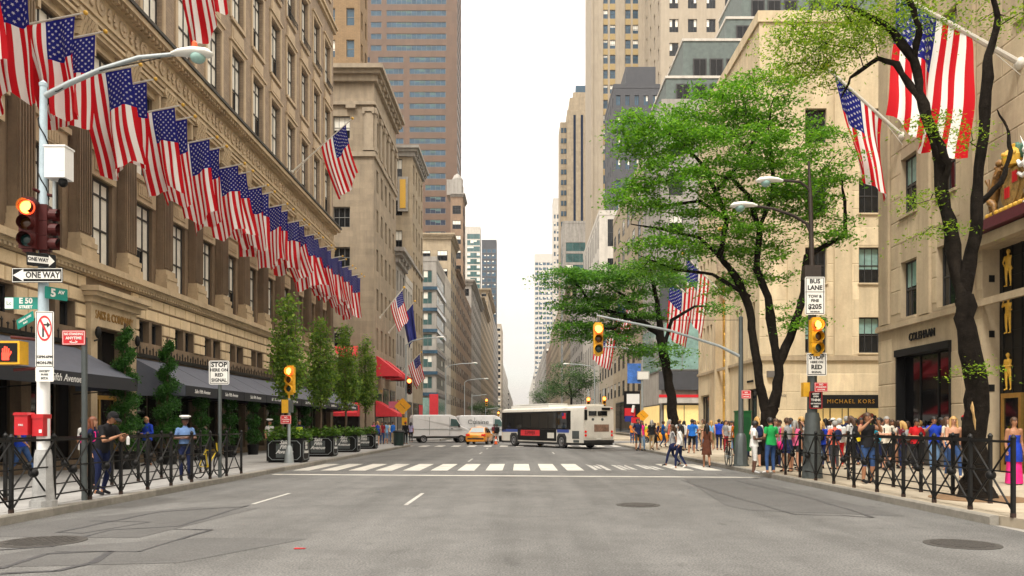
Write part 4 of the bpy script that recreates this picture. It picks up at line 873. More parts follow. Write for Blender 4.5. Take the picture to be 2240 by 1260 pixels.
# flags on the right
flag('huge American flag behind the upper trunk of the nearest tree', (RX, 23.6, 12.5), (11.0, 23.6, 14.75), 2.6, 3.9, 301, sway=(-.55,-.5), amp=.42, r=.09, gap=.3, gather=.05)
flag('large American flag, left of the huge one, curled at its foot', (RX, 30.9, 13.0), (12.0, 30.9, 15.7), 2.5, 3.5, 302, sway=(.35,-.6), amp=.45, r=.08, gap=.45, gather=.3)
flag('large American flag beside the gilded portal, nearer of the two', (RX, 57.6, 11.0), (11.9, 57.6, 14.2), 2.4, 4.2, 303, sway=(-.3,0), amp=.3, r=.08, gap=.3)
flag('large American flag beside the gilded portal, farther of the two', (RX, 62.6, 10.6), (11.6, 62.6, 13.4), 2.4, 4.0, 304, sway=(-.4,0), amp=.3, r=.08, gap=.3)
flag('American flag hanging beyond the overhead signal on the right', (RX, 104, 12.0), (9.6, 104, 14.2), 2.8, 4.0, 305, sway=(-.5,0), amp=.3, r=.08)
flag('American flag high in the middle tree on the right', (RX, 96, 14.0), (11.6, 96, 17.0), 2.4, 3.6, 306, sway=(-.5,0), amp=.3, r=.08)
flag('small American flag on the grey building past the red awnings', (LX, 84.5, 13.2), (-12.6, 84.5, 16.4), 2.0, 3.0, 307, sway=(-.8,0), amp=.25, r=.07)
flag('plain dark blue flag hanging past the red awnings', (LX, 90, 12.2), (-12.2, 90, 15.8), 1.8, 3.8, 308, 'flag_blue', sway=(-.5,0), amp=.25, r=.07)
flag('small American flag low over the pavement beyond the red awnings', (LX, 99, 8.2), (-12.6, 99, 10.8), 2.0, 3.0, 309, sway=(-.8,0), amp=.25, r=.06)
# ------------------------------------------------------------------ street furniture
def signal(parent, loc, rz, body, lit=0, name='signal_head', s=1.0):
    o = MB()
    for i in range(3):
        z = -.36*i; o.box(-.17,.17,-.02,.2,z-.175,z+.175)
    o.box(-.12,.12,.0,.18,.175,.24); o.box(-.1,.1,0,.18,-.97,-.9)
    o = o.build(name, body, parent, loc=loc, rot=(0,0,rz)); o.scale = (s, s, s)
    for i in range(3):
        z = -.36*i; v = MB(); n = 14
        for k in range(n):
            a0, a1 = R(-60)+R(300)*k/n, R(-60)+R(300)*(k+1)/n
            p = lambda a, y, r: (r*math.cos(a), y, z+r*math.sin(a))
            v.quad(p(a0,-.02,.155), p(a1,-.02,.155), p(a1,-.26+.06*abs(math.cos(a1)),.15), p(a0,-.26+.06*abs(math.cos(a0)),.15))
        v.build('visor', body, o)
        MB().sphere((0,-.02,z),(.14,.05,.14),16,8).build('lens', 'lens_lit' if i == lit else ('lens_dark_red','lens_dark_amber','lens_dark_green')[i], o, 60)
        if i == lit: MB().lathe([(.168,-.024),(.168,-.05),(.14,-.06),(.14,-.024)],18,(0,0,z),0,'y').build('lens_rim', 'lens_rim', o)
    return o
def sign(parent, x, z, w, h, y, mat, lines=(), lm='ink', border=True, rz=0, label=None, bm='ink', rx=0):
    """lines = (text, size, dz, sx)"""
    b = MB(); r = min(w, h)*.08; pts = []
    for cx, cz, a0 in ((w/2-r,h/2-r,0),(-w/2+r,h/2-r,90),(-w/2+r,-h/2+r,180),(w/2-r,-h/2+r,270)):
        for k in range(4): a = R(a0+k*30); pts.append((cx+r*math.cos(a), cz+r*math.sin(a)))
    b.prism(pts[::-1], -.004, .004, 'y'); o = b.build('sign', mat, parent, loc=(x, y, z), rot=(0, rx, rz))
    if label: o['label'] = label
    if border:
        f = MB(); t = min(w,h)*.035; i = t*1.2
        f.box(-w/2+i,w/2-i,-.006,-.0045,h/2-i-t,h/2-i); f.box(-w/2+i,w/2-i,-.006,-.0045,-h/2+i,-h/2+i+t); f.box(-w/2+i,-w/2+i+t,-.0058,-.0045,-h/2+i+t,h/2-i-t); f.box(w/2-i-t,w/2-i,-.0058,-.0045,-h/2+i+t,h/2-i-t); f.build('sign_border', bm, o)
    for ln in lines: text(ln[0], ln[1], o, (ln[4] if len(ln) > 4 else 0, -.007, ln[2]), FRONT, lm, sx=ln[3] if len(ln) > 3 else 1, ext=.001, bold=.004*ln[1]/.1)
    return o
def arrow(parent, x0, x1, h, mat, left=True):
    b = MB(); s = -1 if left else 1; hd = (x1-x0)*.22; xm = x0+hd if left else x1-hd
    b.prism([(x0,0),(x0+hd,h/2),(x0+hd,-h/2)] if left else [(x1,0),(x1-hd,-h/2),(x1-hd,h/2)], -.0075, -.0045, 'y'); b.box(min(xm, x1 if left else x0), max(xm, x1 if left else x0), -.007, -.0045, -h*.3, h*.3); b.build('arrow', mat, parent)
def cobra(parent, pts, r, head_at, head_dir, mat='galv', hm='white', beacon=False):
    MB().tube(pts, r, 10).build('arm', mat, parent, 50)
    x, y, z = head_at; d = head_dir; b = MB()
    b.tube([(x,y,z),(x+d*.15,y,z+.03),(x+d*.4,y,z+.04),(x+d*.65,y,z+.02),(x+d*.75,y,z)],[.06,.11,.15,.14,.05],12, flat=.55)
    h = b.build('lamp_head', hm, parent, 60)
    MB().sphere((x+d*.48,y,z-.05),(.14,.13,.12),12,8).build('lamp_lens', 'glass_green', h, 60)
    if beacon: MB().lathe([(.05,0),(.05,.1),(.02,.14)],10,(x+d*.42,y,z+.1)).build('beacon', 'beacon', h)
# near left lamp post with its signals and signs
lp = thing('street_lamp', 'blue-grey street lamp post with red signal and one-way signs at left', 'street lamp', (-8.78, 14.45, .15))
MB().prism([(.23*math.cos(R(22.5+45*i)), .23*math.sin(R(22.5+45*i))) for i in range(8)], 0, .12, 'z').lathe([(.2,.12),(.17,.5),(.15,.95),(.13,1.05)],8).build('base', 'pole_grime', lp)
MB().tube([(0,0,1.05),(0,0,2.4)],[.115,.11],12).build('lower_shaft', 'white', lp, 50); MB().tube([(0,0,2.4),(0,0,7.75)],[.10,.062],12).lathe([(.07,7.72),(.075,7.78),(.02,7.83)],10).build('shaft', 'pole_blue', lp, 50)
cobra(lp, [(.03,0,7.55),(.5,-.02,7.78),(1.1,-.05,8.02),(1.8,-.08,8.22),(2.45,-.1,8.27)], [.055,.05,.045,.04,.036], (2.4,-.1,8.27), 1, 'galv', 'sign_white', True)
w = MB(); pw_ = [(.09*math.cos(k*1.1), .09*math.sin(k*1.1), 7.6-k*.16) for k in range(18)]; w.tube(pw_, .012, 5); w.tube([(.05,0,7.6),(.3,-.05,7.62),(.7,0,7.92),(1.2,-.1,8.0),(2.2,-.1,8.2)], .010, 5); w.tube([(.05,0,5.2),(.25,0,5.0),(.28,0,4.9),(.1,0,4.7)],.01,5)
w.build('cable', 'black', lp)
cb = MB().box(.09,.46,-.12,.17,6.02,6.58).box(.075,.475,-.135,.185,6.58,6.61).box(.33,.44,-.125,-.12,6.14,6.4).build('control_box', 'white', lp); MB().sphere((.36,0,5.96),(.08,.08,.09),12,8).build('camera_dome', 'black', cb, 60)
MB().tube([(.2,0,5.98),(.2,0,5.4)],.03,8).build('conduit', 'galv', lp)
o = signal(lp, (-.12,-.28,5.42), R(10), 'signal_red', 0, s=.82); o['label'] = 'dark red three-lens signal with the top light lit'
signal(lp, (.10,.0,5.36), R(100), 'signal_red', 5, s=.74)
MB().tube([(0,0,5.75),(-.1,-.15,5.8)],.03,8).tube([(0,0,4.45),(-.1,-.15,4.42)],.03,8).tube([(0,0,5.75),(.15,.02,5.72)],.03,8).build('bracket', 'signal_red', lp)
MB().box(-.32,-.30,-.2,.08,5.05,5.5).build('back_plate', 'sign_white', lp)
o = sign(lp, .06, 4.50, .46, .24, -.16, 'black', (), border=False, rz=R(38), label='small one-way sign pointing right, seen at an angle'); arrow(o, -.21, .21, .2, 'sign_white', False); text('ONE WAY', .09, o, (-.05,-.009,0), FRONT, 'ink', sx=.75, ext=.001, bold=.004)
o = sign(lp, .0, 4.22, .93, .27, -.18, 'black', (), border=True, bm='sign_white', label='large black one-way sign with a white arrow pointing left'); arrow(o, -.44, .42, .22, 'sign_white', True); text('ONE WAY', .15, o, (.10,-.009,0), FRONT, 'ink', sx=.88, ext=.001, bold=.005)
o = sign(lp, .22, 3.92, .42, .22, .03, 'sign_green', (('5', .2, 0, 1, -.06), ('AV', .09, .03, 1, .09)), 'sign_white', False, R(62), label='green avenue name sign seen nearly end-on')
o = sign(lp, -.40, 3.74, .62, .22, .0, 'sign_green', (('E 50', .14, .04, 1, .08), ('STREET', .075, -.07, 1, .08)), 'sign_white', False, label='green E 50 street name sign'); MB().box(-.305,-.15,-.0065,-.0045,-.10,.10).build('sign_panel', 'sign_white', o); text('Lc', .1, o, (-.23,-.009,0), FRONT, 'sign_green', ext=.001)
sign(lp, -.30, 3.42, .56, .18, -.05, 'sign_green', (('CARDINAL COOKE', .055, .025, .9), ('PLACE', .05, -.045)), 'sign_white', False, R(-30), rx=R(-14), label='tilted green street name sign below the E 50 sign')
o = sign(lp, .12, 3.06, .31, 1.02, -.16, 'sign_white', (('12PM-6PM', .062, -.32), ('MON-FRI', .07, -.43)), 'ink', True, R(8), label='tall white no-right-turn sign')
b = MB(); n = 24
for k in range(n):
    a0, a1 = 2*PI*k/n, 2*PI*(k+1)/n; p = lambda a, r: (r*.8*math.cos(a), -.0075, .2+r*1.5*math.sin(a)); b.quad(p(a0,.13), p(a1,.13), p(a1,.155), p(a0,.155))
b.quad((-.09,-.0095,.35),(-.06,-.0095,.37),(.09,-.0095,.05),(.06,-.0095,.03)); b.build('ban_ring', 'sign_red', o)
MB().box(-.04,-.01,-.008,-.006,.04,.28).box(-.01,.05,-.008,-.006,.25,.28).prism([(.04,.32),(.1,.265),(.04,.21)][::-1], -.008, -.006, 'y').build('arrow', 'ink', o)
sign(lp, .12, 2.42, .31, .26, -.16, 'sign_white', (('EXCEPT', .05, .06), ('BUSES', .045, 0), ('MTA', .06, -.07)), 'galv_dark', False, R(8))
pb = MB().box(-.75,-.26,-.28,-.02,2.6,3.02).build('pedestrian_signal', 'signal_yellow', lp); MB().box(-.71,-.30,-.29,-.28,2.64,2.98).build('signal_face', 'black', pb)
h = MB(); hx, hz = -.50, 2.79
h.box(hx-.07,hx+.06,-.297,-.291,hz-.12,hz+.02)
for k, (dx, l_) in enumerate(((-.065,.09),(-.03,.13),(.005,.12),(.04,.09))): h.box(hx+dx,hx+dx+.026,-.297,-.291,hz+.02,hz+l_)
h.hexa([(hx+.06,-.297,hz-.06),(hx+.11,-.297,hz+.02),(hx+.11,-.291,hz+.02),(hx+.06,-.291,hz-.06),(hx+.06,-.297,hz-.01),(hx+.09,-.297,hz+.05),(hx+.09,-.291,hz+.05),(hx+.06,-.291,hz-.01)]); h.build('hand_symbol', 'hand_lit', pb)
MB().tube([(0,0,3.06),(-.5,-.15,3.1)],.03,8).tube([(0,0,2.55),(-.45,-.15,2.5)],.03,8).build('bracket', 'signal_red', lp)
rb = MB().box(-.10,.10,-.18,.06,1.3,1.68).box(-.11,.11,-.19,.07,1.62,1.70).build('alarm_box', 'red_paint', lp); rb2 = MB().box(-.37,-.13,-.26,-.06,1.32,1.68).prism([(-.39,1.68),(-.11,1.68),(-.14,1.73),(-.36,1.73)],-.28,-.04,'y').build('alarm_box', 'red_paint', lp); text('FIRE', .05, rb2, (-.25,-.265,1.5), FRONT, 'white'); MB().box(.03,.08,-.186,-.18,1.36,1.42).build('label_plate', 'white', rb)
# sign posts on the left
sp = thing('sign_post', 'dark sign post with a red no-standing sign beside the lamp post', 'sign post', (-8.72, 15.7, .15)); MB().tube([(0,0,0),(0,0,3.25)],.055,8).build('post', 'galv_dark', sp, 50)
sign(sp, -.18, 3.24, .46, .29, -.06, 'sign_red', (('NO STANDING', .068, .07, .8), ('ANYTIME', .075, -.01), ('<-->', .09, -.09)), 'sign_white', True, bm='sign_white')
sp = thing('sign_post', 'white stop here on red signal sign on a dark post behind the left barrier', 'sign post', (-8.62, 22.5, .15)); MB().tube([(0,0,0),(0,0,2.7)],.05,8).build('post', 'galv_dark', sp, 50)
sign(sp, 0, 3.0, .58, .68, -.06, 'sign_white', (('STOP', .19, .22), ('HERE ON', .12, .07), ('RED', .13, -.07), ('SIGNAL', .13, -.22)), 'ink', True)
# small signal by the planters
tp = thing('traffic_signal', 'yellow traffic signal on a pale post in front of the planters', 'traffic signal', (-9.15, 31.0, .15))
MB().lathe([(.2,0),(.17,.3),(.12,.62),(.07,.7)],8).tube([(0,0,.7),(0,0,2.55)],.06,10).build('post', 'galv', tp, 50); signal(tp, (.05,-.1,3.62), R(-8), 'signal_yellow', 0, s=.95)
MB().box(-.26,.0,-.12,.16,1.98,2.5).build('pedestrian_signal', 'signal_yellow', tp); MB().box(.0,.14,-.1,.12,2.0,2.48).build('signal_face', 'galv_dark', tp)
MB().tube([(0,0,2.45),(0,0,2.75)],.04,8).build('neck', 'signal_yellow', tp); sign(tp, -.1, 1.72, .42, .34, -.09, 'sign_red', (('NO', .08, .08), ('STANDING', .06, 0), ('ANYTIME', .06, -.08)), 'sign_white', True, bm='sign_white')
# right lamp with two arms
lr = thing('street_lamp', 'dark brown double-arm street lamp with bus lane and stop signs on the right', 'street lamp', (8.22, 22.2, .15))
MB().lathe([(.29,0),(.28,.1),(.24,.9),(.2,1.75),(.18,1.85)],12).build('base', 'galv_dark', lr, 40); MB().tube([(0,0,1.85),(0,0,5.6)],[.14,.10],12).build('lower_shaft', 'galv_dark', lr, 50); MB().tube([(0,0,5.6),(-.05,0,7.9),(-.1,0,8.95)],[.075,.06,.03],10).build('shaft', 'pole_brown', lr, 50)
MB().box(-.24,.22,-.1,.12,5.62,6.0).build('bracket', 'pole_brown', lr)
cobra(lr, [(-.02,0,7.4),(-.03,0,7.95),(-.12,0,8.2),(-.35,-.02,8.36),(-.9,-.05,8.40)], .04, (-.85,-.05,8.38), -1, 'pole_brown', 'sign_white'); cobra(lr, [(-.02,0,6.2),(-.03,.02,6.9),(-.15,.03,7.2),(-.5,.03,7.42),(-1.1,.03,7.62),(-1.62,.03,7.70)], .04, (-1.55,.03,7.70), -1, 'pole_brown', 'sign_white')
MB().tube([(-.03,0,7.1),(-.8,0,7.5)],.008,5).build('guy_wire', 'black', lr)
sign(lr, 0, 5.12, .56, 1.06, -.2, 'sign_white', (('BUS', .17, .40), ('LANE', .17, .22), ('TOW &', .11, -.02), ('FINE', .11, -.14), ('$205', .19, -.31), ('MINIMUM', .06, -.45)), 'ink', True, label='white bus lane sign with a tow and fine of $205'); MB().box(8.22-.27-8.22,.27,-.208,-.206,5.22,5.235).build('sign_line', 'ink', lr)
signal(lr, (.05,-.22,4.30), R(6), 'signal_yellow', 0, s=.9)
sign(lr, .05, 3.2, .56, .64, -.2, 'sign_white', (('STOP', .18, .2), ('HERE ON', .085, .06), ('RED', .17, -.08), ('SIGNAL', .085, -.22)), 'ink', True)
sign(lr, .16, 2.56, .36, .26, -.24, 'sign_red', (('NO', .07, .07), ('STANDING', .055, 0), ('ANYTIME', .05, -.07)), 'sign_white', True, R(-6), bm='sign_white')
sign(lr, .02, 2.2, .38, .50, -.22, 'black', (("DON'T", .06, .17), ('EVEN', .06, .10), ('THINK', .09, 0), ('OF PARKING', .05, -.1), ('HERE', .06, -.18)), 'sign_white', True, bm='sign_red')
MB().box(-.28,-.1,-.1,.1,2.3,2.7).build('pedestrian_signal', 'signal_yellow', lr); MB().tube([(-.1,0,2.66),(.1,-.1,2.66)],.03,6).build('bracket', 'signal_yellow', lr)
# mast arm signal
ma = thing('mast_arm_signal', 'grey mast arm pole carrying a traffic signal over the road', 'traffic signal', (8.05, 28.8, .15))
MB().prism([(.3*math.cos(R(22.5+45*i)), .3*math.sin(R(22.5+45*i))) for i in range(8)], 0, .06, 'z').lathe([(.27,.06),(.22,.7),(.19,1.1),(.13,1.2)],8).tube([(0,0,1.2),(0,0,5.4)],[.10,.075],12).lathe([(.085,5.4),(.08,5.46),(.02,5.5)],10).build('post', 'galv_dark', ma, 40)
MB().tube([(0,0,4.0),(-.8,0,4.4),(-2.6,-.1,4.95),(-5.3,-.2,5.48)],[.06,.052,.045,.038],10).build('arm', 'galv', ma, 50); MB().tube([(0,0,5.35),(-4.3,-.15,5.32)],.01,5).build('guy_wire', 'black', ma); MB().tube([(-5.25,-.2,5.45),(-5.25,-.2,5.2)],.03,8).build('hanger', 'galv_dark', ma)
signal(ma, (-5.25,-.32,4.98), R(2), 'signal_yellow', 0, s=1.0); sign(ma, .16, 2.62, .34, .3, -.12, 'sign_red', (('NO', .07, .07), ('STANDING', .05, 0), ('ANYTIME', .05, -.08)), 'sign_white', True, bm='sign_white')
# lamp post at the next corner, right, with banner and diamond sign
def far_lamp(label, x, y, d, h=8.2, arm=2.6, mat='galv'):
    t = thing('street_lamp', label, 'street lamp', (x, y, .15)); MB().lathe([(.24,0),(.2,.5),(.15,1.1),(.09,1.15)],8).tube([(0,0,1.15),(0,0,h-.5)],[.09,.06],8).build('post', mat, t, 40)
    cobra(t, [(0,0,h-.55),(d*.5,0,h-.2),(d*arm*.6,0,h),(d*arm,0,h+.05)], .045, (d*(arm-.05),0,h+.05), d, mat, 'sign_white'); return t
cl = far_lamp('grey street lamp with a blue banner at the next corner on the right', 8.55, 55.5, -1, 7.0, 2.8)
MB().box(-1.05,-.1,-.03,0,4.45,5.85).build('banner', M('banner_blue', (.05,.16,.5), .6, .35, 1.5), cl); sign(cl, .05, 5.0, .85, .6, -.12, 'sign_white', (), 'ink', True)
pb = MB().box(-1.3,-.15,-.03,0,1.95,3.9).build('poster', 'black', cl); MB().box(-1.1,-.2,-.036,-.03,3.0,3.7).build('poster_field', 'white', pb); MB().box(-1.25,-.5,-.036,-.03,2.1,2.7).build('poster_field', 'sign_red', pb); MB().tube([(-.7,-.04,2.4),(-.6,-.04,2.9)],.1,6).build('poster_figure', 'white', pb)
o = sign(cl, 0, 1.62+.55, .62, .62, -.15, 'sign_yellow', (('ROAD WORK', .06, 0),), 'ink', False, rx=R(45), label='orange diamond work sign'); sign(cl, -.95, 1.95, .6, .4, -.12, 'flag_blue', (), border=False); sign(cl, -.5, 1.85, .6, .4, -.2, 'sign_red', (), border=False)
dl = far_lamp('grey street lamp with an orange diamond sign at the far corner on the left', -9.15, 62.5, 1, 8.4, 2.4)
sign(dl, -.25, 3.0, .95, .95, -.12, 'sign_yellow', (('ROAD WORK', .09, .0),), 'ink', False, rx=R(45), label='orange diamond work sign'); sign(dl, -1.0, 3.1, .75, .55, -.05, M('sign_pink', (.6,.12,.2), .5, .05), (), border=False); MB().box(-.3,.1,-.2,0,1.5,2.1).build('pedestrian_signal', 'signal_yellow', dl); signal(dl, (.3,-.2,5.0), 0, 'signal_red', 0, s=1.1)
far_lamp('grey street lamp beyond the white vans on the left', -9.2, 96, 1, 9, 3.2); far_lamp('grey street lamp farthest down the left pavement', -9.2, 128, 1, 9, 3.2); far_lamp('grey street lamp beyond the bus on the right', 8.6, 92, -1, 8.6, 3)
for lab, x, y, z in (('far traffic signal over the bus, left of two', 7.7, 90, 4.6), ('far traffic signal over the bus, right of two', 9.3, 88, 4.6), ('far traffic signal above the taxi on the left side', -6.6, 150, 6.4), ('farthest traffic signal, low above the taxi', -4.9, 170, 4.3)):
    t = thing('traffic_signal', lab, 'traffic signal', (x, y, 0)); xo = 0 if x > 0 else -2.8
    MB().tube([(xo,.2,0),(xo,.2,z+1.2)],[.1,.07],8).build('post', 'galv', t, 40)
    if xo: MB().tube([(xo,.2,z+.8),(0,.2,z+1.1)],.05,6).build('arm', 'galv', t)
    signal(t, (0,-.05,z), 0, 'signal_yellow', 0, s=1.15)
# litter bin, cabinets, hydrant, cone
t = thing('litter_bin', 'dark green litter bin at the far left corner', 'litter bin', (-8.95, 57.5, .15)); MB().lathe([(.36,0),(.40,.9),(.44,.95)],12).build('body', 'green_bin', t, 40); MB().lathe([(.44,.95),(.46,1.02),(.38,1.1),(.2,1.12)],12).build('rim', 'black_metal', t, 40)
t = thing('utility_cabinet', 'tall green utility cabinet beside the mast arm pole', 'cabinet', (8.55, 30.5, .15)); MB().box(-.2,.32,-.2,.3,.5,2.0).box(-.22,.34,-.22,.32,2.0,2.06).build('body', 'green_box', t); MB().tube([(.05,.05,0),(.05,.05,.5)],.12,8).build('stand', 'black_metal', t); MB().box(.0,.26,-.21,-.2,.7,1.8).build('door', M('green_door', (.012,.10,.03), .45, .1, 4), t)
t = thing('fire_hydrant', 'small yellow hydrant behind the green cabinet', 'hydrant', (8.95, 32.0, .15)); MB().lathe([(.14,0),(.14,.06),(.1,.1),(.1,.5),(.12,.52),(.1,.62),(.03,.7)],10).build('body', 'signal_yellow', t, 40); MB().lathe([(.05,-.17),(.05,.17)],8,(0,0,.4),0,'x').build('nozzle', 'signal_yellow', t)
t = thing('traffic_cone', 'orange traffic cone beside the taxi', 'cone', (-2.15, 67, 0)); MB().box(-.18,.18,-.18,.18,0,.03).build('base', 'black', t); MB().lathe([(.14,.03),(.03,.7)],12).build('cone', M('cone_orange', (.75,.10,.01), .5, .05), t, 40); MB().lathe([(.10,.3),(.075,.45)],12).build('band', 'white', t, 40)
# ------------------------------------------------------------------ barriers
def barrier(label, x, ys, top=1.27, group=None):
    t = thing('iron_barrier', label, 'barrier', (x, ys[0], .15))
    pm_ = MB().box(-.029,.029,-.029,.029,0,top).lathe([(.045,top),(.05,top+.03),(.015,top+.08)],8)
    pm_.box(-.032,.032,-.032,.032,0,.07,1); pm_ = pm_.mesh('post', ['black_metal', M('rust', (.035,.018,.012), .9, .3, 12)])
    for y in ys: inst('post', pm_, t, (0, y-ys[0], 0))
    bm_ = {}
    for a, c in zip(ys[:-1], ys[1:]):
        L = c-a; k = round(L, 2)
        if k not in bm_:
            r1_ = MB().box(-.02,.02,.035,L-.035,top-.06,top-.02).mesh('rail', 'black_metal'); r2_ = MB().box(-.012,.012,.035,L-.035,.20,.225).mesh('rail', 'black_metal'); r3_ = MB().box(-.012,.012,.035,L-.035,.72,.745).mesh('rail', 'black_metal')
            d1 = MB().tube([(.016,.04,.1),(.016,L-.04,top-.08)],.017,6).mesh('brace', 'black_metal'); d2 = MB().tube([(-.016,.04,top-.08),(-.016,L-.04,.1)],.017,6).mesh('brace', 'black_metal'); bs = MB().sphere((0,L/2,.65),.085,10,8).mesh('boss', 'black_metal', 60); bm_[k] = (r1_, r2_, r3_, d1, d2, bs)
        for nme, me in zip(('rail','rail','rail','brace','brace','boss'), bm_[k]): inst(nme, me, t, (0, a-ys[0], 0))
    return t
barrier('black iron barrier along the left kerb with crossed braces', -8.66, [13.35+1.22*i for i in range(-3, 10)]); barrier('black iron barrier on the left, second line behind the lamp post', -10.2, [14.2+1.35*i for i in range(-2, 9)])
barrier('black iron barrier along the right kerb with crossed braces', 7.98, [12.75+1.22*i for i in range(0, 11)]); barrier('black iron barrier on the right, second line beside the nearest tree trunk', 8.95, [15.0+1.3*i for i in range(0, 6)])
# ------------------------------------------------------------------ bicycles
def bicycle(label, loc, rz, col):
    t = thing('bicycle', label, 'bicycle', loc, rz)
    for x in (-.52,.52):
        w = MB(); n = 20
        ring = [(x+.33*math.cos(2*PI*k/n), 0, .34+.33*math.sin(2*PI*k/n)) for k in range(n+1)]; w.tube(ring, .018, 6); o = w.build('wheel', 'black', t, 50)
        s = MB(); [s.tube([(x,0,.34),(x+.32*math.cos(2*PI*k/10),0,.34+.32*math.sin(2*PI*k/10))],.004,3) for k in range(10)]; s.sphere((x,0,.34),.035,8,6); s.build('spokes', 'galv', o)
    MB().tube([(-.52,0,.34),(-.1,0,.3),(-.22,0,.85)],.02,6).tube([(-.1,0,.3),(.36,0,.78),(-.2,0,.78),(-.52,0,.34)],.02,6).tube([(.52,0,.34),(.36,0,.78),(.33,0,.98)],.02,6).build('frame', col, t, 50)
    MB().tube([(.33,-.25,1.0),(.34,0,.99),(.33,.25,1.0)],.015,6).build('handlebar', 'black', t); MB().sphere((-.24,0,.9),(.14,.07,.035),10,6).build('saddle', 'black', t, 60); MB().lathe([(.09,-.02),(.09,.02)],12,(-.1,.04,.3),0,'y').build('chainring', 'galv_dark', t)
M('bike_yellow', (.7,.5,.02), .4, .1, 5)
bicycle('yellow bicycle leaning at the end of the left barrier', (-8.95, 22.6, .15), R(78), 'bike_yellow'); bicycle('dark bicycle parked at the mast arm pole', (8.05-.35, 29.2, .15), R(84), 'black')
# ------------------------------------------------------------------ vehicles
def loft(mb, rings, m=0, cap=True):
    i0 = len(mb.v); n = len(rings[0])
    for r_ in rings: mb.v += [tuple(p) for p in r_]
    for k in range(len(rings)-1):
        for j in range(n): mb.f.append((i0+k*n+j, i0+k*n+(j+1)%n, i0+(k+1)*n+(j+1)%n, i0+(k+1)*n+j)); mb.m.append(m)
    if cap: mb.f.append(tuple(i0+j for j in range(n-1,-1,-1))); e = i0+(len(rings)-1)*n; mb.f.append(tuple(e+j for j in range(n))); mb.m += [m, m]
    return mb
M('tyre', (.015,.015,.015), .85, .1, 8); M('rim_grey', (.35,.35,.36), .35, .05, metal=.6); M('taxi_paint', (.80,.30,.012), .3, .05, 3, coat=.7); M('van_white', (.72,.73,.74), .35, .04, 2, coat=.4, grime=((.45,.45,.44), .4)); M('bus_white', (.66,.63,.56), .4, .07, 1.5, coat=.2, grime=((.4,.37,.31), .5)); M('bus_blue', (.035,.07,.30), .4, .05); M('tail_red', (.5,.012,.01), .25, 0, emit=.25); M('trim_black', (.02,.02,.02), .5, 0); M('car_glass', (.008,.009,.01), .05, 0, spec=.4); M('glass_pale', (.22,.27,.28), .06, 0, spec=.9)
def wheel(t, x, y, r, wd, n='wheel'):
    s = 1 if x > 0 else -1
    w = MB().lathe([(r*.7,-wd/2),(r*.95,-wd/2),(r,-wd*.35),(r,wd*.35),(r*.95,wd/2),(r*.7,wd/2)],20,(x,y,r),0,'x').build(n, 'tyre', t, 40)
    MB().lathe([(r*.62,0),(r*.62,s*.01),(r*.3,s*-.03),(r*.2,s*.02)],16,(x+s*wd/2,y,r),0,'x').build('rim', 'rim_grey', w)
bus = thing('city_bus', 'white city bus with blue stripe pulling across the avenue', 'bus', (5.35, 54.2, 0), R(30))
L, hw, zt = 11.8, 1.29, 2.98
prof = [(-hw,.42),(-hw-.0,1.2),(-hw,2.6),(-hw+.06,2.84),(-hw+.24,2.95),(0,zt),(hw-.24,2.95),(hw-.06,2.84),(hw,2.6),(hw,1.2),(hw,.42)]
q = MB(); loft(q, [[(x*.98, 0, z) for x, z in prof], [(x, .12, z) for x, z in prof], [(x, L-.5, z) for x, z in prof], [(x*.97, L-.12, z*.995) for x, z in prof], [(x*.9, L, max(.45, z*.98)) for x, z in prof]]); q.build('body', 'bus_white', bus, 35)
MB().box(-hw+.02,hw-.02,.1,L-.15,.26,.44).build('skirt', 'trim_black', bus); MB().box(-hw+.05,hw-.05,-.1,.12,.42,.62).build('bumper', 'trim_black', bus)
q = MB().box(-.95,.95,5.0,10.6,2.96,3.16).box(-.85,.85,5.2,10.4,3.2,3.26); q.build('roof_unit', 'sign_white', bus); MB().box(-.8,.8,.5,2.6,2.96,3.1).build('roof_unit', 'bus_white', bus)
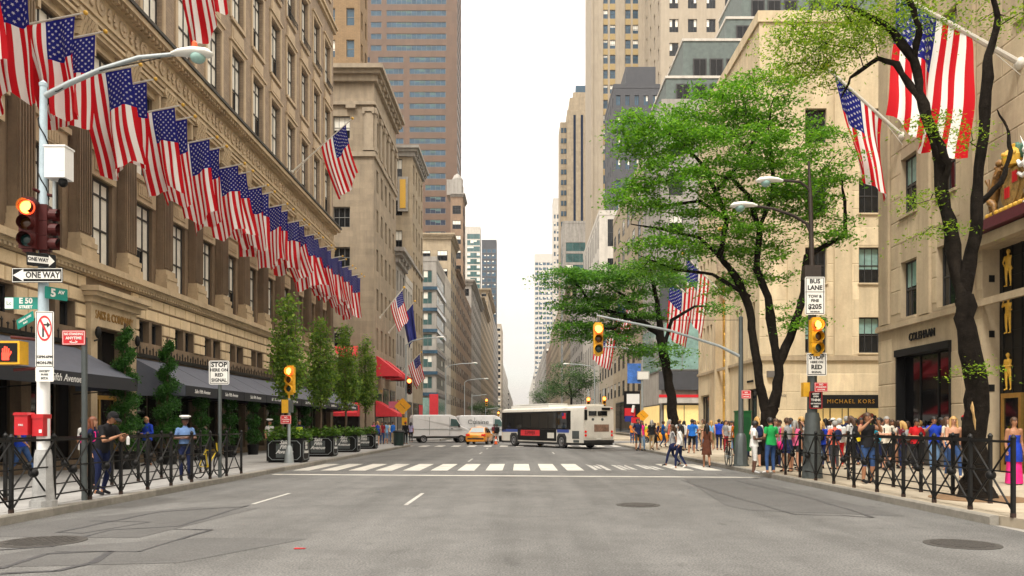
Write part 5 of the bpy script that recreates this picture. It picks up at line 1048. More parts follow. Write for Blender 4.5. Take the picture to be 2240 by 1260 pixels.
for s in (-1, 1):
    X = s*(hw+.012)
    q = MB().box(min(X,s*hw),max(X,s*hw),1.55,L-.9,1.34,2.66).build('window_band', 'black', bus)
    for i in range(7): y = 2.0+i*1.26; MB().box(min(X+s*.008,X),max(X+s*.008,X),y+.03,y+1.2,1.42,2.56).build('pane', 'car_glass', q)
    MB().box(min(X,s*hw),max(X,s*hw),L-.9,L-.25,1.2,2.66).build('window_band', 'car_glass', bus)
    q = MB().box(min(X,s*hw),max(X,s*hw),1.75,3.3,1.12,1.33); q.box(min(X,s*hw),max(X,s*hw),9.0,L-.3,1.12,1.33); q.build('stripe', 'bus_blue', bus)
    ad = MB().box(min(X,s*hw),max(X,s*hw),3.4,9.0,.5,1.335).build('advert_panel', 'black', bus); MB().box(min(X+s*.004,X),max(X+s*.004,X),5.7,8.5,.85,1.28).build('advert_field', 'sign_red', ad); MB().box(min(X+s*.004,X),max(X+s*.004,X),3.7,4.6,.7,1.1).build('advert_field', 'bus_white', ad)
    text('SUMMER', .4, ad, (X+s*.008, 7.1, 1.06), FACE_LEFT if s < 0 else FACE_RIGHT, 'black', ext=.002)
    MB().box(min(X,s*hw),max(X,s*hw),.5,1.35,.7,1.25).build('vent_grille', 'galv_dark', bus); MB().box(min(X,s*hw),max(X,s*hw),.5,1.2,.45,.62).build('vent_grille', 'galv_dark', bus)
    for yy in (2.7, 9.6):
        a = MB(); pts = [(yy-.62,.26),(yy-.62,.8),(yy-.4,1.05),(yy+.4,1.05),(yy+.62,.8),(yy+.62,.26)]; a.prism([(p_[0], p_[1]) for p_ in pts], min(s*(hw-.1),X+s*.002), max(s*(hw-.1),X+s*.002), 'x'); a.build('wheel_arch', 'trim_black', bus); wheel(bus, s*(hw-.13), yy, .49, .3)
    fl = MB().box(min(X+s*.012,X+s*.008),max(X+s*.012,X+s*.008),2.15,2.6,2.1,2.5).build('flag_sticker', 'sign_red', bus); MB().box(min(X+s*.014,X+s*.012),max(X+s*.014,X+s*.012),2.38,2.6,2.3,2.5).build('sticker_canton', 'flag_blue', fl)
rw = MB()
MB().box(-.85,-.2,-.03,.05,2.3,2.62).build('rear_window', 'car_glass', bus); MB().box(-.1,.7,-.03,.05,2.3,2.62).build('rear_window', 'car_glass', bus); MB().box(.25,.95,-.035,.05,2.68,2.86).build('route_display', 'black', bus); MB().box(-1.2,-.98,-.03,.06,2.0,2.7).build('side_slot', 'black', bus)
MB().box(-1.05,1.05,-.02,.05,.75,1.95).build('engine_door', 'bus_white', bus); MB().box(-.4,.85,-.03,-.02,1.2,1.7).build('rear_advert', M('advert_brown', (.22,.13,.09), .5, .5, 3), bus)
for x in (-1.1, 1.1):
    for z in (.95, 1.2): MB().lathe([(.085,-.04),(.085,.02)],12,(x,0,z),0,'y').build('tail_light', 'tail_red', bus)
    MB().box(x-.08,x+.08,-.03,.04,2.78,2.84).build('marker_light', 'tail_red', bus)
MB().box(-.2,.2,-.04,0,.66,.76).build('number_plate', 'sign_white', bus)
for x in (-.5,.3): MB().lathe([(.1,-.03),(.1,.0)],10,(x,0,2.05),0,'y').build('rear_fitting', 'galv_dark', bus)
# taxi
tx = thing('taxi', 'orange-yellow taxi driving away down the avenue', 'taxi', (-3.85, 66.3, 0), R(-7))
def sec(y, w, zb, zm, zt_, wt): return [(-w*.92,y,zb),(-w,y,zb+.12),(-w,y,zm),(-wt,y,zt_),(wt,y,zt_),(w,y,zm),(w,y,zb+.12),(w*.92,y,zb)]
q = MB(); loft(q, [sec(0,.72,.38,.62,.8,.62), sec(.12,.86,.28,.72,.95,.74), sec(.6,.91,.24,.78,1.0,.78), sec(1.5,.92,.22,.8,.98,.8), sec(3.2,.92,.22,.78,.94,.8), sec(4.2,.88,.24,.72,.84,.72), sec(4.65,.78,.3,.62,.7,.62), sec(4.8,.62,.36,.55,.6,.5)]); q.build('body', 'taxi_paint', tx, 35)
cab = [(.55,.99,.70),(1.35,1.43,.56),(2.4,1.46,.56),(2.75,1.43,.56),(3.6,.95,.72)]
q = MB(); loft(q, [[(-w-.08*(k not in (0,4)),y,.93),(-w,y,z),(w,y,z),(w+.08*(k not in (0,4)),y,.93)] for k, (y, z, w) in enumerate(cab)]); q.build('cabin', 'taxi_paint', tx, 35)
g = MB(); g.quad((-.62,.60,1.025),(.62,.60,1.025),(.50,1.28,1.405),(-.50,1.28,1.405)); o = g.build('rear_window', 'glass_pale', tx); o.location.z = .012; o.location.y = -.012
g = MB(); g.quad((.66,3.5,1.0),(-.66,3.5,1.0),(-.5,2.82,1.40),(.5,2.82,1.40)); o = g.build('windscreen', 'car_glass', tx); o.location.z = .012; o.location.y = .012
for s in (-1,1):
    for (ya, yb) in ((1.05,2.0),(2.1,3.1)):
        g = MB(); ta, tb_ = max(ya,1.3), min(yb,2.78); p4 = [(s*.80,ya,1.0),(s*.80,yb,1.0),(s*.645,tb_,1.37),(s*.645,ta,1.37)]; g.quad(*(p4 if s > 0 else p4[::-1])); g.build('side_window', 'car_glass', tx)
    MB().box(min(s*.5,s*.84),max(s*.5,s*.84),-.02,.2,.74,.9).build('tail_light', 'tail_red', tx); MB().box(min(s*.93,s*1.06),max(s*.93,s*1.06),3.15,3.3,.98,1.1).build('mirror', 'taxi_paint', tx)
    for yy in (.95, 3.75): wheel(tx, s*.82, yy, .33, .2)
MB().box(-.75,.75,-.04,.3,.26,.42).build('bumper', 'taxi_paint', tx); MB().box(-.26,.26,-.035,.05,.62,.74).build('number_plate', M('plate_yellow', (.6,.35,.05), .5, 0), tx); MB().box(-.25,.25,1.85,2.05,1.46,1.6).build('roof_light', 'sign_white', tx); MB().box(-.7,.7,-.02,.1,.44,.56).build('valance', 'trim_black', tx)
# vans
def van(label, loc, rz, script=None):
    t = thing('delivery_van', label, 'van', loc, rz); L = 5.6
    side = [(0,.45),(0,2.35),(.12,2.6),(3.6,2.62),(4.1,2.45),(4.62,1.55),(5.35,1.25),(5.58,1.0),(5.6,.45)]
    q = MB(); i0 = 0; ww = [.93,.93,.86,.86,.85,.92,.9,.84,.86]
    q.v += [(-w, y, z) for (y, z), w in zip(side, ww)]+[(w, y, z) for (y, z), w in zip(side, ww)]; n = len(side); q.f.append(tuple(range(n))); q.f.append(tuple(range(2*n-1, n-1, -1))); q.m += [0, 0]
    for k in range(n): q.f.append(((k+1)%n, k, n+k, n+(k+1)%n)); q.m.append(0)
    o = q.build('body', 'van_white', t); bv = o.modifiers.new('b', 'BEVEL'); bv.width = .07; bv.segments = 2
    MB().box(-.95,.95,.02,5.5,.42,.62).build('sill', 'trim_black', t)
    for s in (-1, 1):
        X = s*.95; g = MB(); p4 = [(3.55,1.55),(4.55,1.52),(4.12,2.2),(3.6,2.25)]; g.prism(p4, min(X,s*.88), max(X,s*.88), 'x'); g.build('side_window', 'glass_teal', t)
        for ya, yb, z in ((.1,3.4,1.25),(3.45,4.7,1.2)): MB().box(min(X,s*.9),max(X,s*.9),ya,yb,z,z+.05).build('rubbing_strip', 'galv', t)
        for y in (1.55, 3.48): MB().box(min(s*.938,s*.9),max(s*.938,s*.9),y,y+.02,.7,2.4).build('door_gap', 'galv_dark', t)
        MB().box(min(X,s*.9),max(X,s*.9),3.6,3.8,1.3,1.36).build('door_handle', 'trim_black', t); MB().box(min(s*.97,s*1.12),max(s*.97,s*1.12),4.3,4.42,1.45,1.75).build('mirror', 'trim_black', t)
        for y in (1.0, 4.6): wheel(t, s*.84, y, .36, .24)
        if script: text(script, .62, t, (X+s*.012, 1.9, 1.95), FACE_RIGHT if s > 0 else FACE_LEFT, 'galv_dark', ext=.002, sx=1.15)
    g = MB(); g.quad((-.74,4.62,1.6),(-.68,4.16,2.4),(.68,4.16,2.4),(.74,4.62,1.6)); o = g.build('windscreen', 'car_glass', t); o.location = (0,.03,.02)
    MB().box(-.86,.86,5.5,5.66,.45,.75).build('bumper', 'trim_black', t); MB().box(-.8,-.5,5.5,5.6,.85,1.05).build('headlight', 'glass_pale', t); MB().box(.5,.8,5.5,5.6,.85,1.05).build('headlight', 'glass_pale', t); MB().box(-.86,.86,-.1,.05,.45,.62).build('bumper', 'trim_black', t)
    for s in (-1,1): MB().box(min(s*.78,s*.9),max(s*.78,s*.9),-.03,.05,.9,1.4).build('tail_light', 'tail_red', t)
van('plain white van crossing the avenue behind the taxi, left of two', (-10.3, 73.6, 0), R(-72)); van('white van with grey script lettering crossing behind the taxi', (-6.3, 77.5, 0), R(-74), 'Cuisine')
for lab, x, y, rz, in (('yellow taxi waiting in the side street behind the crowd, left of two', 10.2, 71.5, R(-88)), ('yellow taxi waiting in the side street behind the crowd, right of two', 16.4, 72.2, R(-88))):
    c = copy_tree(tx); c.location = (x, y, 0); c.rotation_euler = (0,0,rz); c['label'] = lab
# ------------------------------------------------------------------ planters
def planter(label, x, y):
    t = thing('planter_box', label, 'planter', (x, y, .15)); w, h = .72, .93
    MB().box(-w,w,0,1.0,.06,h).box(-w+.05,w-.05,.05,.95,0,.06).box(-w-.02,w+.02,-.02,1.02,h,h+.04).build('box', 'black', t)
    def fr(face, X):
        f = MB(); c = .14; a = w-.08 if face == 'F' else .42; zc = h/2+.03; b_ = h/2-.09
        pts = [(-a+c,-b_),(a-c,-b_),(a,-b_+c),(a,b_-c),(a-c,b_),(-a+c,b_),(-a,b_-c),(-a,-b_+c)]
        for k in range(8):
            p, q_ = pts[k], pts[(k+1)%8]
            P = (lambda p: (p[0], -.006, zc+p[1])) if face == 'F' else (lambda p: (X, .5+p[0], zc+p[1])); f.tube([P(p), P(q_)], .014, 4)
        f.build('trim', 'galv', t)
    fr('F', 0); fr('S', w+.004)
    MB().box(-.34,.34,-.012,0,.2,.76).build('logo_field', 'galv_dark', t); text('Saks\nFifth\nAvenue', .22, t, (0,-.016,.62), FRONT, 'white', shear=.35, ext=.002, bold=.006); text('Saks\nFifth\nAvenue', .2, t, (w+.01,.5,.6), FACE_RIGHT, 'white', shear=.35, ext=.002, bold=.006)
    b = leafblob([(random.uniform(-w-.05,w+.05), random.uniform(-.02,1.0), h+random.uniform(.02,.34)) for _ in range(70)], .12, .10, 14, .085, .05)
    stuff(inst('planting', leafmesh(b, 'leaf_planter'), t))
    return t
# ------------------------------------------------------------------ foliage helpers
def leafblob(cents, rx, rz, n, ll, lw, droop=0, up=.55):
    c = np.repeat(np.array(cents, float), n, 0); N = len(c); g = RNG.normal(size=(N,3))*np.array([rx,rx,rz]); r2 = (g[:,0]**2+g[:,1]**2); g[:,2] -= droop*r2
    p = c+g; nrm = RNG.normal(size=(N,3))*up+np.array([0,0,1.0]); nrm /= np.linalg.norm(nrm, axis=1)[:,None]
    a = RNG.normal(size=(N,3)); a -= nrm*(a*nrm).sum(1)[:,None]; a /= np.linalg.norm(a, axis=1)[:,None]; b = np.cross(nrm, a); s = RNG.uniform(.6,1.25,(N,1))
    q = np.stack([p-a*ll*s, p-b*lw*s, p+a*ll*s, p+b*lw*s], 1); return q.reshape(-1,3)
def leafmesh(v, mat):
    v = np.asarray(v, np.float32); n = len(v)//4; me = D.meshes.new('leaves'); me.vertices.add(len(v)); me.vertices.foreach_set('co', v.ravel()); me.loops.add(n*4); me.loops.foreach_set('vertex_index', np.arange(n*4, dtype=np.int32)); me.polygons.add(n); me.polygons.foreach_set('loop_start', np.arange(0, n*4, 4, dtype=np.int32)); me.update(calc_edges=True); me.materials.append(MATS[mat]); return me
PL = [(-9.45,31.4),(-9.62,37.2),(-9.75,43.2),(-9.85,49.2)]
for i, (x, y) in enumerate(PL): planter(f'black planter box with white script logo and green plants, {ordw(i)} from the yellow signal', x, y)
# ------------------------------------------------------------------ trees
def tree(name, label, base, limbs, ells, leaf, bark='bark', n_leaf=90, ll=.075, lw=.03, srx=.42, srz=.09, droop=.25, r0=.03, loc_up=.5, scar=False):
    """limbs: (points, radii) in world; ells: (centre, (rx,ry,rz), sprays)"""
    t = thing(name, label, 'tree', base); tb = MB()
    for pts, rr in limbs:
        P = [Vector(p) for p in pts]; Q, RR = [], []
        for i in range(len(P)-1):
            for k in range(4):
                f = k/4; Q.append(P[i].lerp(P[i+1], f)+Vector((random.uniform(-1,1),random.uniform(-1,1),0))*rr[i]*.18*(k > 0)); RR.append((rr[i]*(1-f)+rr[i+1]*f)*random.uniform(.94,1.06))
        Q.append(P[-1]); RR.append(rr[-1]); tb.tube(Q, RR, 16)
    for i_, v_ in enumerate(tb.v):
        q_ = Vector(v_); f_ = mnoise.noise(Vector((q_.x*9, q_.y*9, q_.z*1.6)))*.03+mnoise.noise(q_*4)*.03; tb.v[i_] = (q_.x+f_, q_.y-f_*.7, q_.z)
    tr = tb.build('trunk', bark, t, 80, True)
    pts = np.array([p for L_ in limbs for i in range(len(L_[0])-1) for p in [np.array(L_[0][i])*(1-f)+np.array(L_[0][i+1])*f for f in (0,.25,.5,.75)]]+[np.array(L_[0][-1]) for L_ in limbs])
    hz = np.median(pts[:,2])*.6; cand = pts[pts[:,2] > hz]; tw_ = MB(); cents = []; nodes = list(cand)
    for c, r_, n in ells:
        k = 0; allc = []
        while k < n:
            g = RNG.normal(size=3); g /= np.linalg.norm(g); g *= RNG.uniform(.25,1)**.5; allc.append(np.array(c)+g*np.array(r_)); k += 1
        allc.sort(key=lambda p: np.min(np.linalg.norm(cand-p, axis=1)))
        for p in allc:
            A_ = np.array(nodes); d = np.linalg.norm(A_-p, axis=1)+np.maximum(0, A_[:,2]-p[2])*.6; j = int(np.argmin(d)); a = A_[j]
            mid = (a+p)/2+np.array([0,0,.12*np.linalg.norm(p-a)])+RNG.normal(size=3)*.06; L_ = np.linalg.norm(p-a); r1_ = min(.05, .008+.010*L_)
            tw_.tube([tuple(a), tuple(mid), tuple(p)], [r1_, r1_*.7, .006], 5, cap=False); cents.append(p); nodes.append(mid); nodes.append(p)
    stuff(tw_.build('branches', bark, t, 80, True))
    v = leafblob(cents, srx, srz, n_leaf, ll, lw, droop, loc_up)
    stuff(inst('crown', leafmesh(v, leaf), t, world=True)); return t
def A3d(px, py, Y): return ((px-1140)/1720*Y, Y, 1.65+(930-py)/1720*Y)
def E(px, py, Y, wpx, hpx, dy, n): s = Y/1720; return (A3d(px, py, Y), (wpx*s, dy, hpx*s), n)
# nearest locust on the right
Yt = 15.9; P = lambda x, y, dy=0: A3d(x, y, Yt+dy)
t1 = tree('honey_locust_tree', 'nearest dark-trunked tree at the right behind the barrier, forking above the shop', A3d(2135, 1093, Yt), [
    ([P(2138,1100), P(2137,1040), P(2132,950), P(2138,850), P(2118,740), P(2108,650)], [.40,.25,.215,.215,.20,.18]),
    ([P(2110,660), P(2085,540,.1), P(2062,430,.2), P(2050,330,.3), P(2020,230,.4), P(2000,130,.5), P(1945,60,.5), P(1880,25,.5), P(1850,15,.6)], [.15,.13,.115,.105,.10,.09,.07,.05,.03]),
    ([P(2108,640), P(2135,520,-.2), P(2140,400,-.3), P(2155,260,-.4), P(2160,140,-.5), P(2180,60,-.5), P(2170,-30,-.6)], [.14,.12,.11,.095,.085,.07,.045]),
    ([P(2062,430,.2), P(2075,360,0), P(2040,280,-.1), P(2030,240,-.2)], [.08,.07,.06,.03]),
    ([P(2020,230,.4), P(1960,140,.6), P(1920,128,.9), P(1860,170,1.2), P(1840,215,1.3)], [.07,.06,.05,.035,.015]),
    ([P(2140,450,-.2), P(2190,400,-.5), P(2210,330,-.6), P(2205,290,-.6), P(2180,240,-.7)], [.06,.055,.045,.03,.012]),
    ([P(2000,130,.5), P(2010,60,.2), P(1985,-10,.1), P(1940,-80,0)], [.07,.06,.05,.03])],
    [E(1830,60,Yt+1,130,75,1.2,34), E(1760,110,Yt+1.6,90,50,.9,14), E(1940,15,Yt+.5,110,45,1.0,18), E(2080,0,Yt,120,40,1.0,10), E(2190,40,Yt-.5,50,50,1,4), E(1780,160,Yt+1.5,60,45,.6,8), E(1900,70,Yt+.8,90,50,.8,12), 
     E(2020,430,Yt+.2,40,25,.4,3), E(2040,500,Yt+.2,40,20,.4,3), E(2150,800,Yt-.3,40,15,.3,2), E(2050,290,Yt,50,60,.4,4), E(2100,300,Yt-.4,40,30,.3,2)], 'leaf_bright', n_leaf=140, ll=.040, lw=.017, srx=.28, srz=.07, droop=.4)
xs_ = A3d(2130, 0, Yt-.2)[0]; MB().tube([(xs_-.03,Yt-.205,2.12),(xs_-.04,Yt-.215,2.0),(xs_-.01,Yt-.212,1.86),(xs_+.01,Yt-.21,1.74),(xs_+.03,Yt-.205,1.55)], [.01,.055,.03,.042,.008], 8, flat=.5).build('bark_scar', 'bark_scar', t1, 60, True)
tag(MB().lathe([(.95,0),(.95,.012),(.6,.03),(.3,.05)],20,(A3d(2150,1093,Yt)[0],Yt+.1,.157)).build('tree_pit', 'earth'), None, None, kind='structure')
# big locust in the middle right
Yt = 29; P = lambda x, y, dy=0: A3d(x, y, Yt+dy)
tree('honey_locust_tree', 'large bright green tree with three low-forking trunks above the crowd', (9.2, Yt, .15), [
    ([P(1686,1020), P(1684,980), P(1682,930), P(1684,885)], [.40,.31,.28,.27]),
    ([P(1676,900), P(1662,840), P(1650,760), P(1640,680), P(1615,615), P(1575,560), P(1590,480), P(1565,420), P(1545,370), P(1500,320), P(1460,290)], [.19,.165,.15,.14,.13,.11,.09,.08,.07,.05,.03]),
    ([P(1692,890), P(1705,820), P(1692,740), P(1680,650), P(1655,590), P(1660,500), P(1640,430), P(1600,390), P(1555,380)], [.19,.17,.15,.135,.12,.10,.08,.06,.03]),
    ([P(1702,800), P(1735,720), P(1760,640), P(1765,560), P(1800,540), P(1850,515), P(1848,440), P(1840,380)], [.17,.15,.13,.11,.09,.07,.05,.02]),
    ([P(1660,500), P(1690,430), P(1690,360), P(1680,280), P(1690,220)], [.08,.07,.06,.04,.02]), ([P(1590,480), P(1530,440), P(1450,450), P(1400,450)], [.07,.06,.04,.02]), ([P(1640,650), P(1560,600), P(1480,590), P(1400,560)], [.08,.06,.05,.02]), ([P(1565,420), P(1640,330), P(1660,260)], [.06,.05,.02]), ([P(1575,560), P(1530,520), P(1440,500), P(1380,490)], [.07,.06,.04,.02])],
    [E(1440,290,Yt,95,70,1.6,44), E(1540,250,Yt+.5,110,60,1.8,46), E(1650,210,Yt+.5,100,55,1.6,34), E(1600,330,Yt-.5,130,60,1.8,46), E(1480,410,Yt-.5,110,60,1.6,44), E(1650,420,Yt,110,60,1.6,38), E(1760,400,Yt+.3,80,100,1.5,38), E(1820,330,Yt+.2,50,90,1.2,16), E(1560,500,Yt,130,50,1.6,40), E(1440,560,Yt-.3,90,40,1.4,28), E(1690,560,Yt+.4,90,60,1.3,24), E(1800,490,Yt,60,50,1,16), E(1700,300,Yt+1,90,60,1.4,26), E(1750,690,Yt,60,45,.8,9), E(1600,620,Yt+1,60,30,.9,10), E(1370,430,Yt-.5,45,45,.8,12), E(1380,290,Yt,40,40,.8,8)], 'leaf_locust', n_leaf=120, ll=.075, lw=.034, srx=.33, srz=.065, droop=.3)
# middle tree
Yt = 46.5; P = lambda x, y, dy=0: A3d(x, y, Yt+dy)
tree('honey_locust_tree', 'dark green spreading tree beside the far corner on the right', (9.2, Yt, .15), [
    ([P(1478,990), P(1476,940), P(1470,880), P(1462,820), P(1450,760), P(1440,715)], [.38,.32,.28,.27,.26,.24]), ([P(1442,730), P(1405,705), P(1375,695), P(1330,680), P(1290,665), P(1270,630), P(1240,610)], [.2,.17,.15,.12,.1,.07,.03]), ([P(1445,720), P(1438,660), P(1425,600), P(1420,560)], [.18,.14,.1,.05]), ([P(1452,760), P(1470,700), P(1520,670), P(1560,670)], [.13,.1,.07,.03]), ([P(1375,695), P(1340,720), P(1300,715)], [.1,.07,.03]), ([P(1405,705), P(1370,650), P(1320,620)], [.1,.07,.03])],
    [E(1230,605,Yt,55,22,1.6,22), E(1310,610,Yt,80,30,2,40), E(1400,605,Yt,80,40,2,40), E(1480,610,Yt,60,18,2,10), E(1270,660,Yt,65,30,1.8,26), E(1350,660,Yt,70,35,1.8,30), E(1260,720,Yt,55,25,1.6,24), E(1340,725,Yt,60,28,1.6,22), E(1410,700,Yt,45,35,1.6,16), E(1560,672,Yt,30,12,1.0,5), E(1400,760,Yt,50,25,1.2,12), E(1460,770,Yt,40,30,1.2,10)], 'leaf_locust_deep', n_leaf=105, ll=.10, lw=.048, srx=.45, srz=.09, droop=.2)
# far street trees
def street_tree(label, px, base_y, Y, crown_px, crown_py, wpx, hpx, n, leaf='leaf_far'):
    P = lambda x, y, dy=0: A3d(x, y, Y+dy); s = Y/1720; bz = .15; bx = (px-1140)*s
    tree('street_tree', label, (bx, Y, bz), [([(bx,Y,bz), P(px,crown_py+hpx*.7), P(crown_px,crown_py)], [.22,.17,.09]), ([P(px,crown_py+hpx*.8), P(crown_px-wpx*.6,crown_py)], [.1,.03]), ([P(px,crown_py+hpx*.8), P(crown_px+wpx*.6,crown_py+4)], [.1,.03])],
        [E(crown_px,crown_py,Y,wpx,hpx,wpx*s*.8,n)], leaf, n_leaf=90, ll=.16, lw=.08, srx=.7, srz=.3, droop=.1)
street_tree('dark green street tree rising behind the bus', 1250, 900, 120, 1245, 835, 58, 42, 70); street_tree('low green street tree at the left end of the bus roof', 1192, 900, 190, 1180, 868, 26, 20, 26); street_tree('small green street tree far off behind the taxi', 1062, 905, 190, 1060, 893, 32, 14, 34)
# pear trees growing in the planters
for i, ((x, y), top, w_) in enumerate(zip(PL, (6.75, 6.5, 7.0, 7.1), (.54,.58,.58,.58))):
    yy = y+.5; zc = (2.2+top)/2
    limbs = [([(x,yy,.9),(x+.02,yy,2.2),(x-.03,yy+.02,4),(x,yy,top-.4)], [.06,.055,.04,.012])]
    for k in range(7): a = k*2.4; z0_ = 2.3+k*.45; limbs.append(([(x,yy,z0_),(x+.4*math.cos(a),yy+.4*math.sin(a),z0_+.8),(x+.55*math.cos(a),yy+.55*math.sin(a),z0_+1.6)], [.025,.018,.006]))
    tree('pear_tree', f'slim upright green tree growing in the {ordw(i)} black planter box', (x, yy, .9), limbs, [((x,yy,zc+.2),(w_,w_,(top-2.3)/2),120), ((x+.05,yy,zc-.7),(w_*1.15,w_*1.15,1.1),70)], 'leaf_pear', 'bark_brown', n_leaf=26, ll=.075, lw=.05, srx=.15, srz=.16, droop=0, r0=.015, loc_up=1.2)
# spiral topiaries flanking the store door and ball topiaries
def spiral(label, x, y, h):
    t = thing('spiral_topiary', label, 'topiary', (x, y, .15)); MB().lathe([(.32,0),(.36,.55),(.4,.6),(.36,.62)],12).build('pot', 'black', t, 40); MB().tube([(0,0,.6),(0,0,h)],.04,6).build('stem', 'bark_brown', t)
    c = []; turns = 5.2; n = 260
    for k in range(n):
        f = k/n; a = f*turns*2*PI; r = .42*(1-f*.72); z = .75+f*(h-.95); c.append((r*.8*math.cos(a), r*.8*math.sin(a), z))
    v = np.concatenate([leafblob([c[k]], .16*(1.05-.6*k/n), .12*(1.05-.5*k/n), 55, .045, .025, 0, 1.5) for k in range(n)]); stuff(inst('foliage', leafmesh(v, 'leaf_topiary'), t)); return t
spiral('tall spiral-clipped evergreen left of the store entrance', -13.45, 26.7, 4.95); spiral('tall spiral-clipped evergreen right of the store entrance', -13.45, 29.9, 4.85)
def ball_topiary(label, x, y):
    t = thing('ball_topiary', label, 'topiary', (x, y, .15)); MB().lathe([(.25,0),(.3,.5),(.33,.52)],10).build('pot', 'black', t, 40); MB().tube([(0,0,.5),(0,0,2.5)],.025,6).build('stem', 'bark_brown', t)
    c = [];
    for z, r in ((.95,.38),(1.75,.32),(2.45,.26)):
        for _ in range(70): g = RNG.normal(size=3); g /= np.linalg.norm(g); c.append(tuple(g*r*.85+np.array([0,0,z])))
    stuff(inst('foliage', leafmesh(leafblob(c, .07, .07, 16, .05, .03, 0, 1.5), 'leaf_topiary'), t))
for i, y in enumerate((33.4, 36.7, 39.9, 43.1, 46.4, 49.6)): ball_topiary(f'tiered ball topiary under the store awnings, {ordw(i)} past the entrance', -13.6, y)
# ------------------------------------------------------------------ people
POSES = {
 'stand': {}, 
 'walk': dict(kneL=(.10,-.18,.52), ankL=(.10,-.27,.12), toeL=(.11,-.43,.07), kneR=(-.10,.06,.50), ankR=(-.10,.36,.17), toeR=(-.11,.26,.05), elbL=(.23,.16,1.15), wriL=(.22,.16,.92), elbR=(-.23,-.10,1.14), wriR=(-.21,-.26,.98), low=-.03),
 'stride': dict(kneL=(.09,-.14,.50), ankL=(.09,-.16,.09), toeL=(.10,-.32,.035), kneR=(-.09,.02,.50), ankR=(-.09,.24,.16), toeR=(-.10,.12,.04), elbL=(.22,.12,1.13), wriL=(.22,.02,.93), elbR=(-.22,-.02,1.12), wriR=(-.2,-.18,.96)),
 'hold': dict(elbL=(.25,.03,1.15), wriL=(.09,-.24,1.14), elbR=(-.25,.03,1.15), wriR=(-.07,-.25,1.16), ankL=(.14,.02,.10), kneL=(.13,-.02,.5), toeL=(.18,-.13,.035), head=14),
 'photo': dict(elbL=(.30,-.12,1.30), wriL=(.11,-.22,1.53), elbR=(-.30,-.12,1.30), wriR=(-.11,-.22,1.53), ankL=(.13,.02,.10), kneL=(.12,-.02,.5), toeL=(.16,-.13,.035)),
 'onearm': dict(elbR=(-.27,-.10,1.28), wriR=(-.12,-.22,1.48), elbL=(.25,.04,1.14), wriL=(.13,-.2,1.08)),
 'cross': dict(elbL=(.27,-.02,1.16), wriL=(-.04,-.20,1.17), elbR=(-.27,-.02,1.16), wriR=(.04,-.17,1.22)),
 'lean': dict(elbL=(.24,-.22,1.20), wriL=(.12,-.46,1.20), elbR=(-.24,-.22,1.20), wriR=(-.06,-.46,1.22), lean=22, kneL=(.11,-.06,.5), ankL=(.12,.08,.10), toeL=(.13,-.07,.035), head=10),
 'hip': dict(elbR=(-.33,.06,1.17), wriR=(-.17,-.06,1.02), ankL=(.15,.0,.10), kneL=(.14,-.03,.5), toeL=(.2,-.13,.035)),
}
BASE = dict(shoL=(.175,.01,1.41), elbL=(.225,.04,1.13), wriL=(.235,-.03,.89), hipL=(.09,0,.92), kneL=(.10,-.02,.50), ankL=(.10,.02,.10), toeL=(.115,-.14,.035))
PM = {}
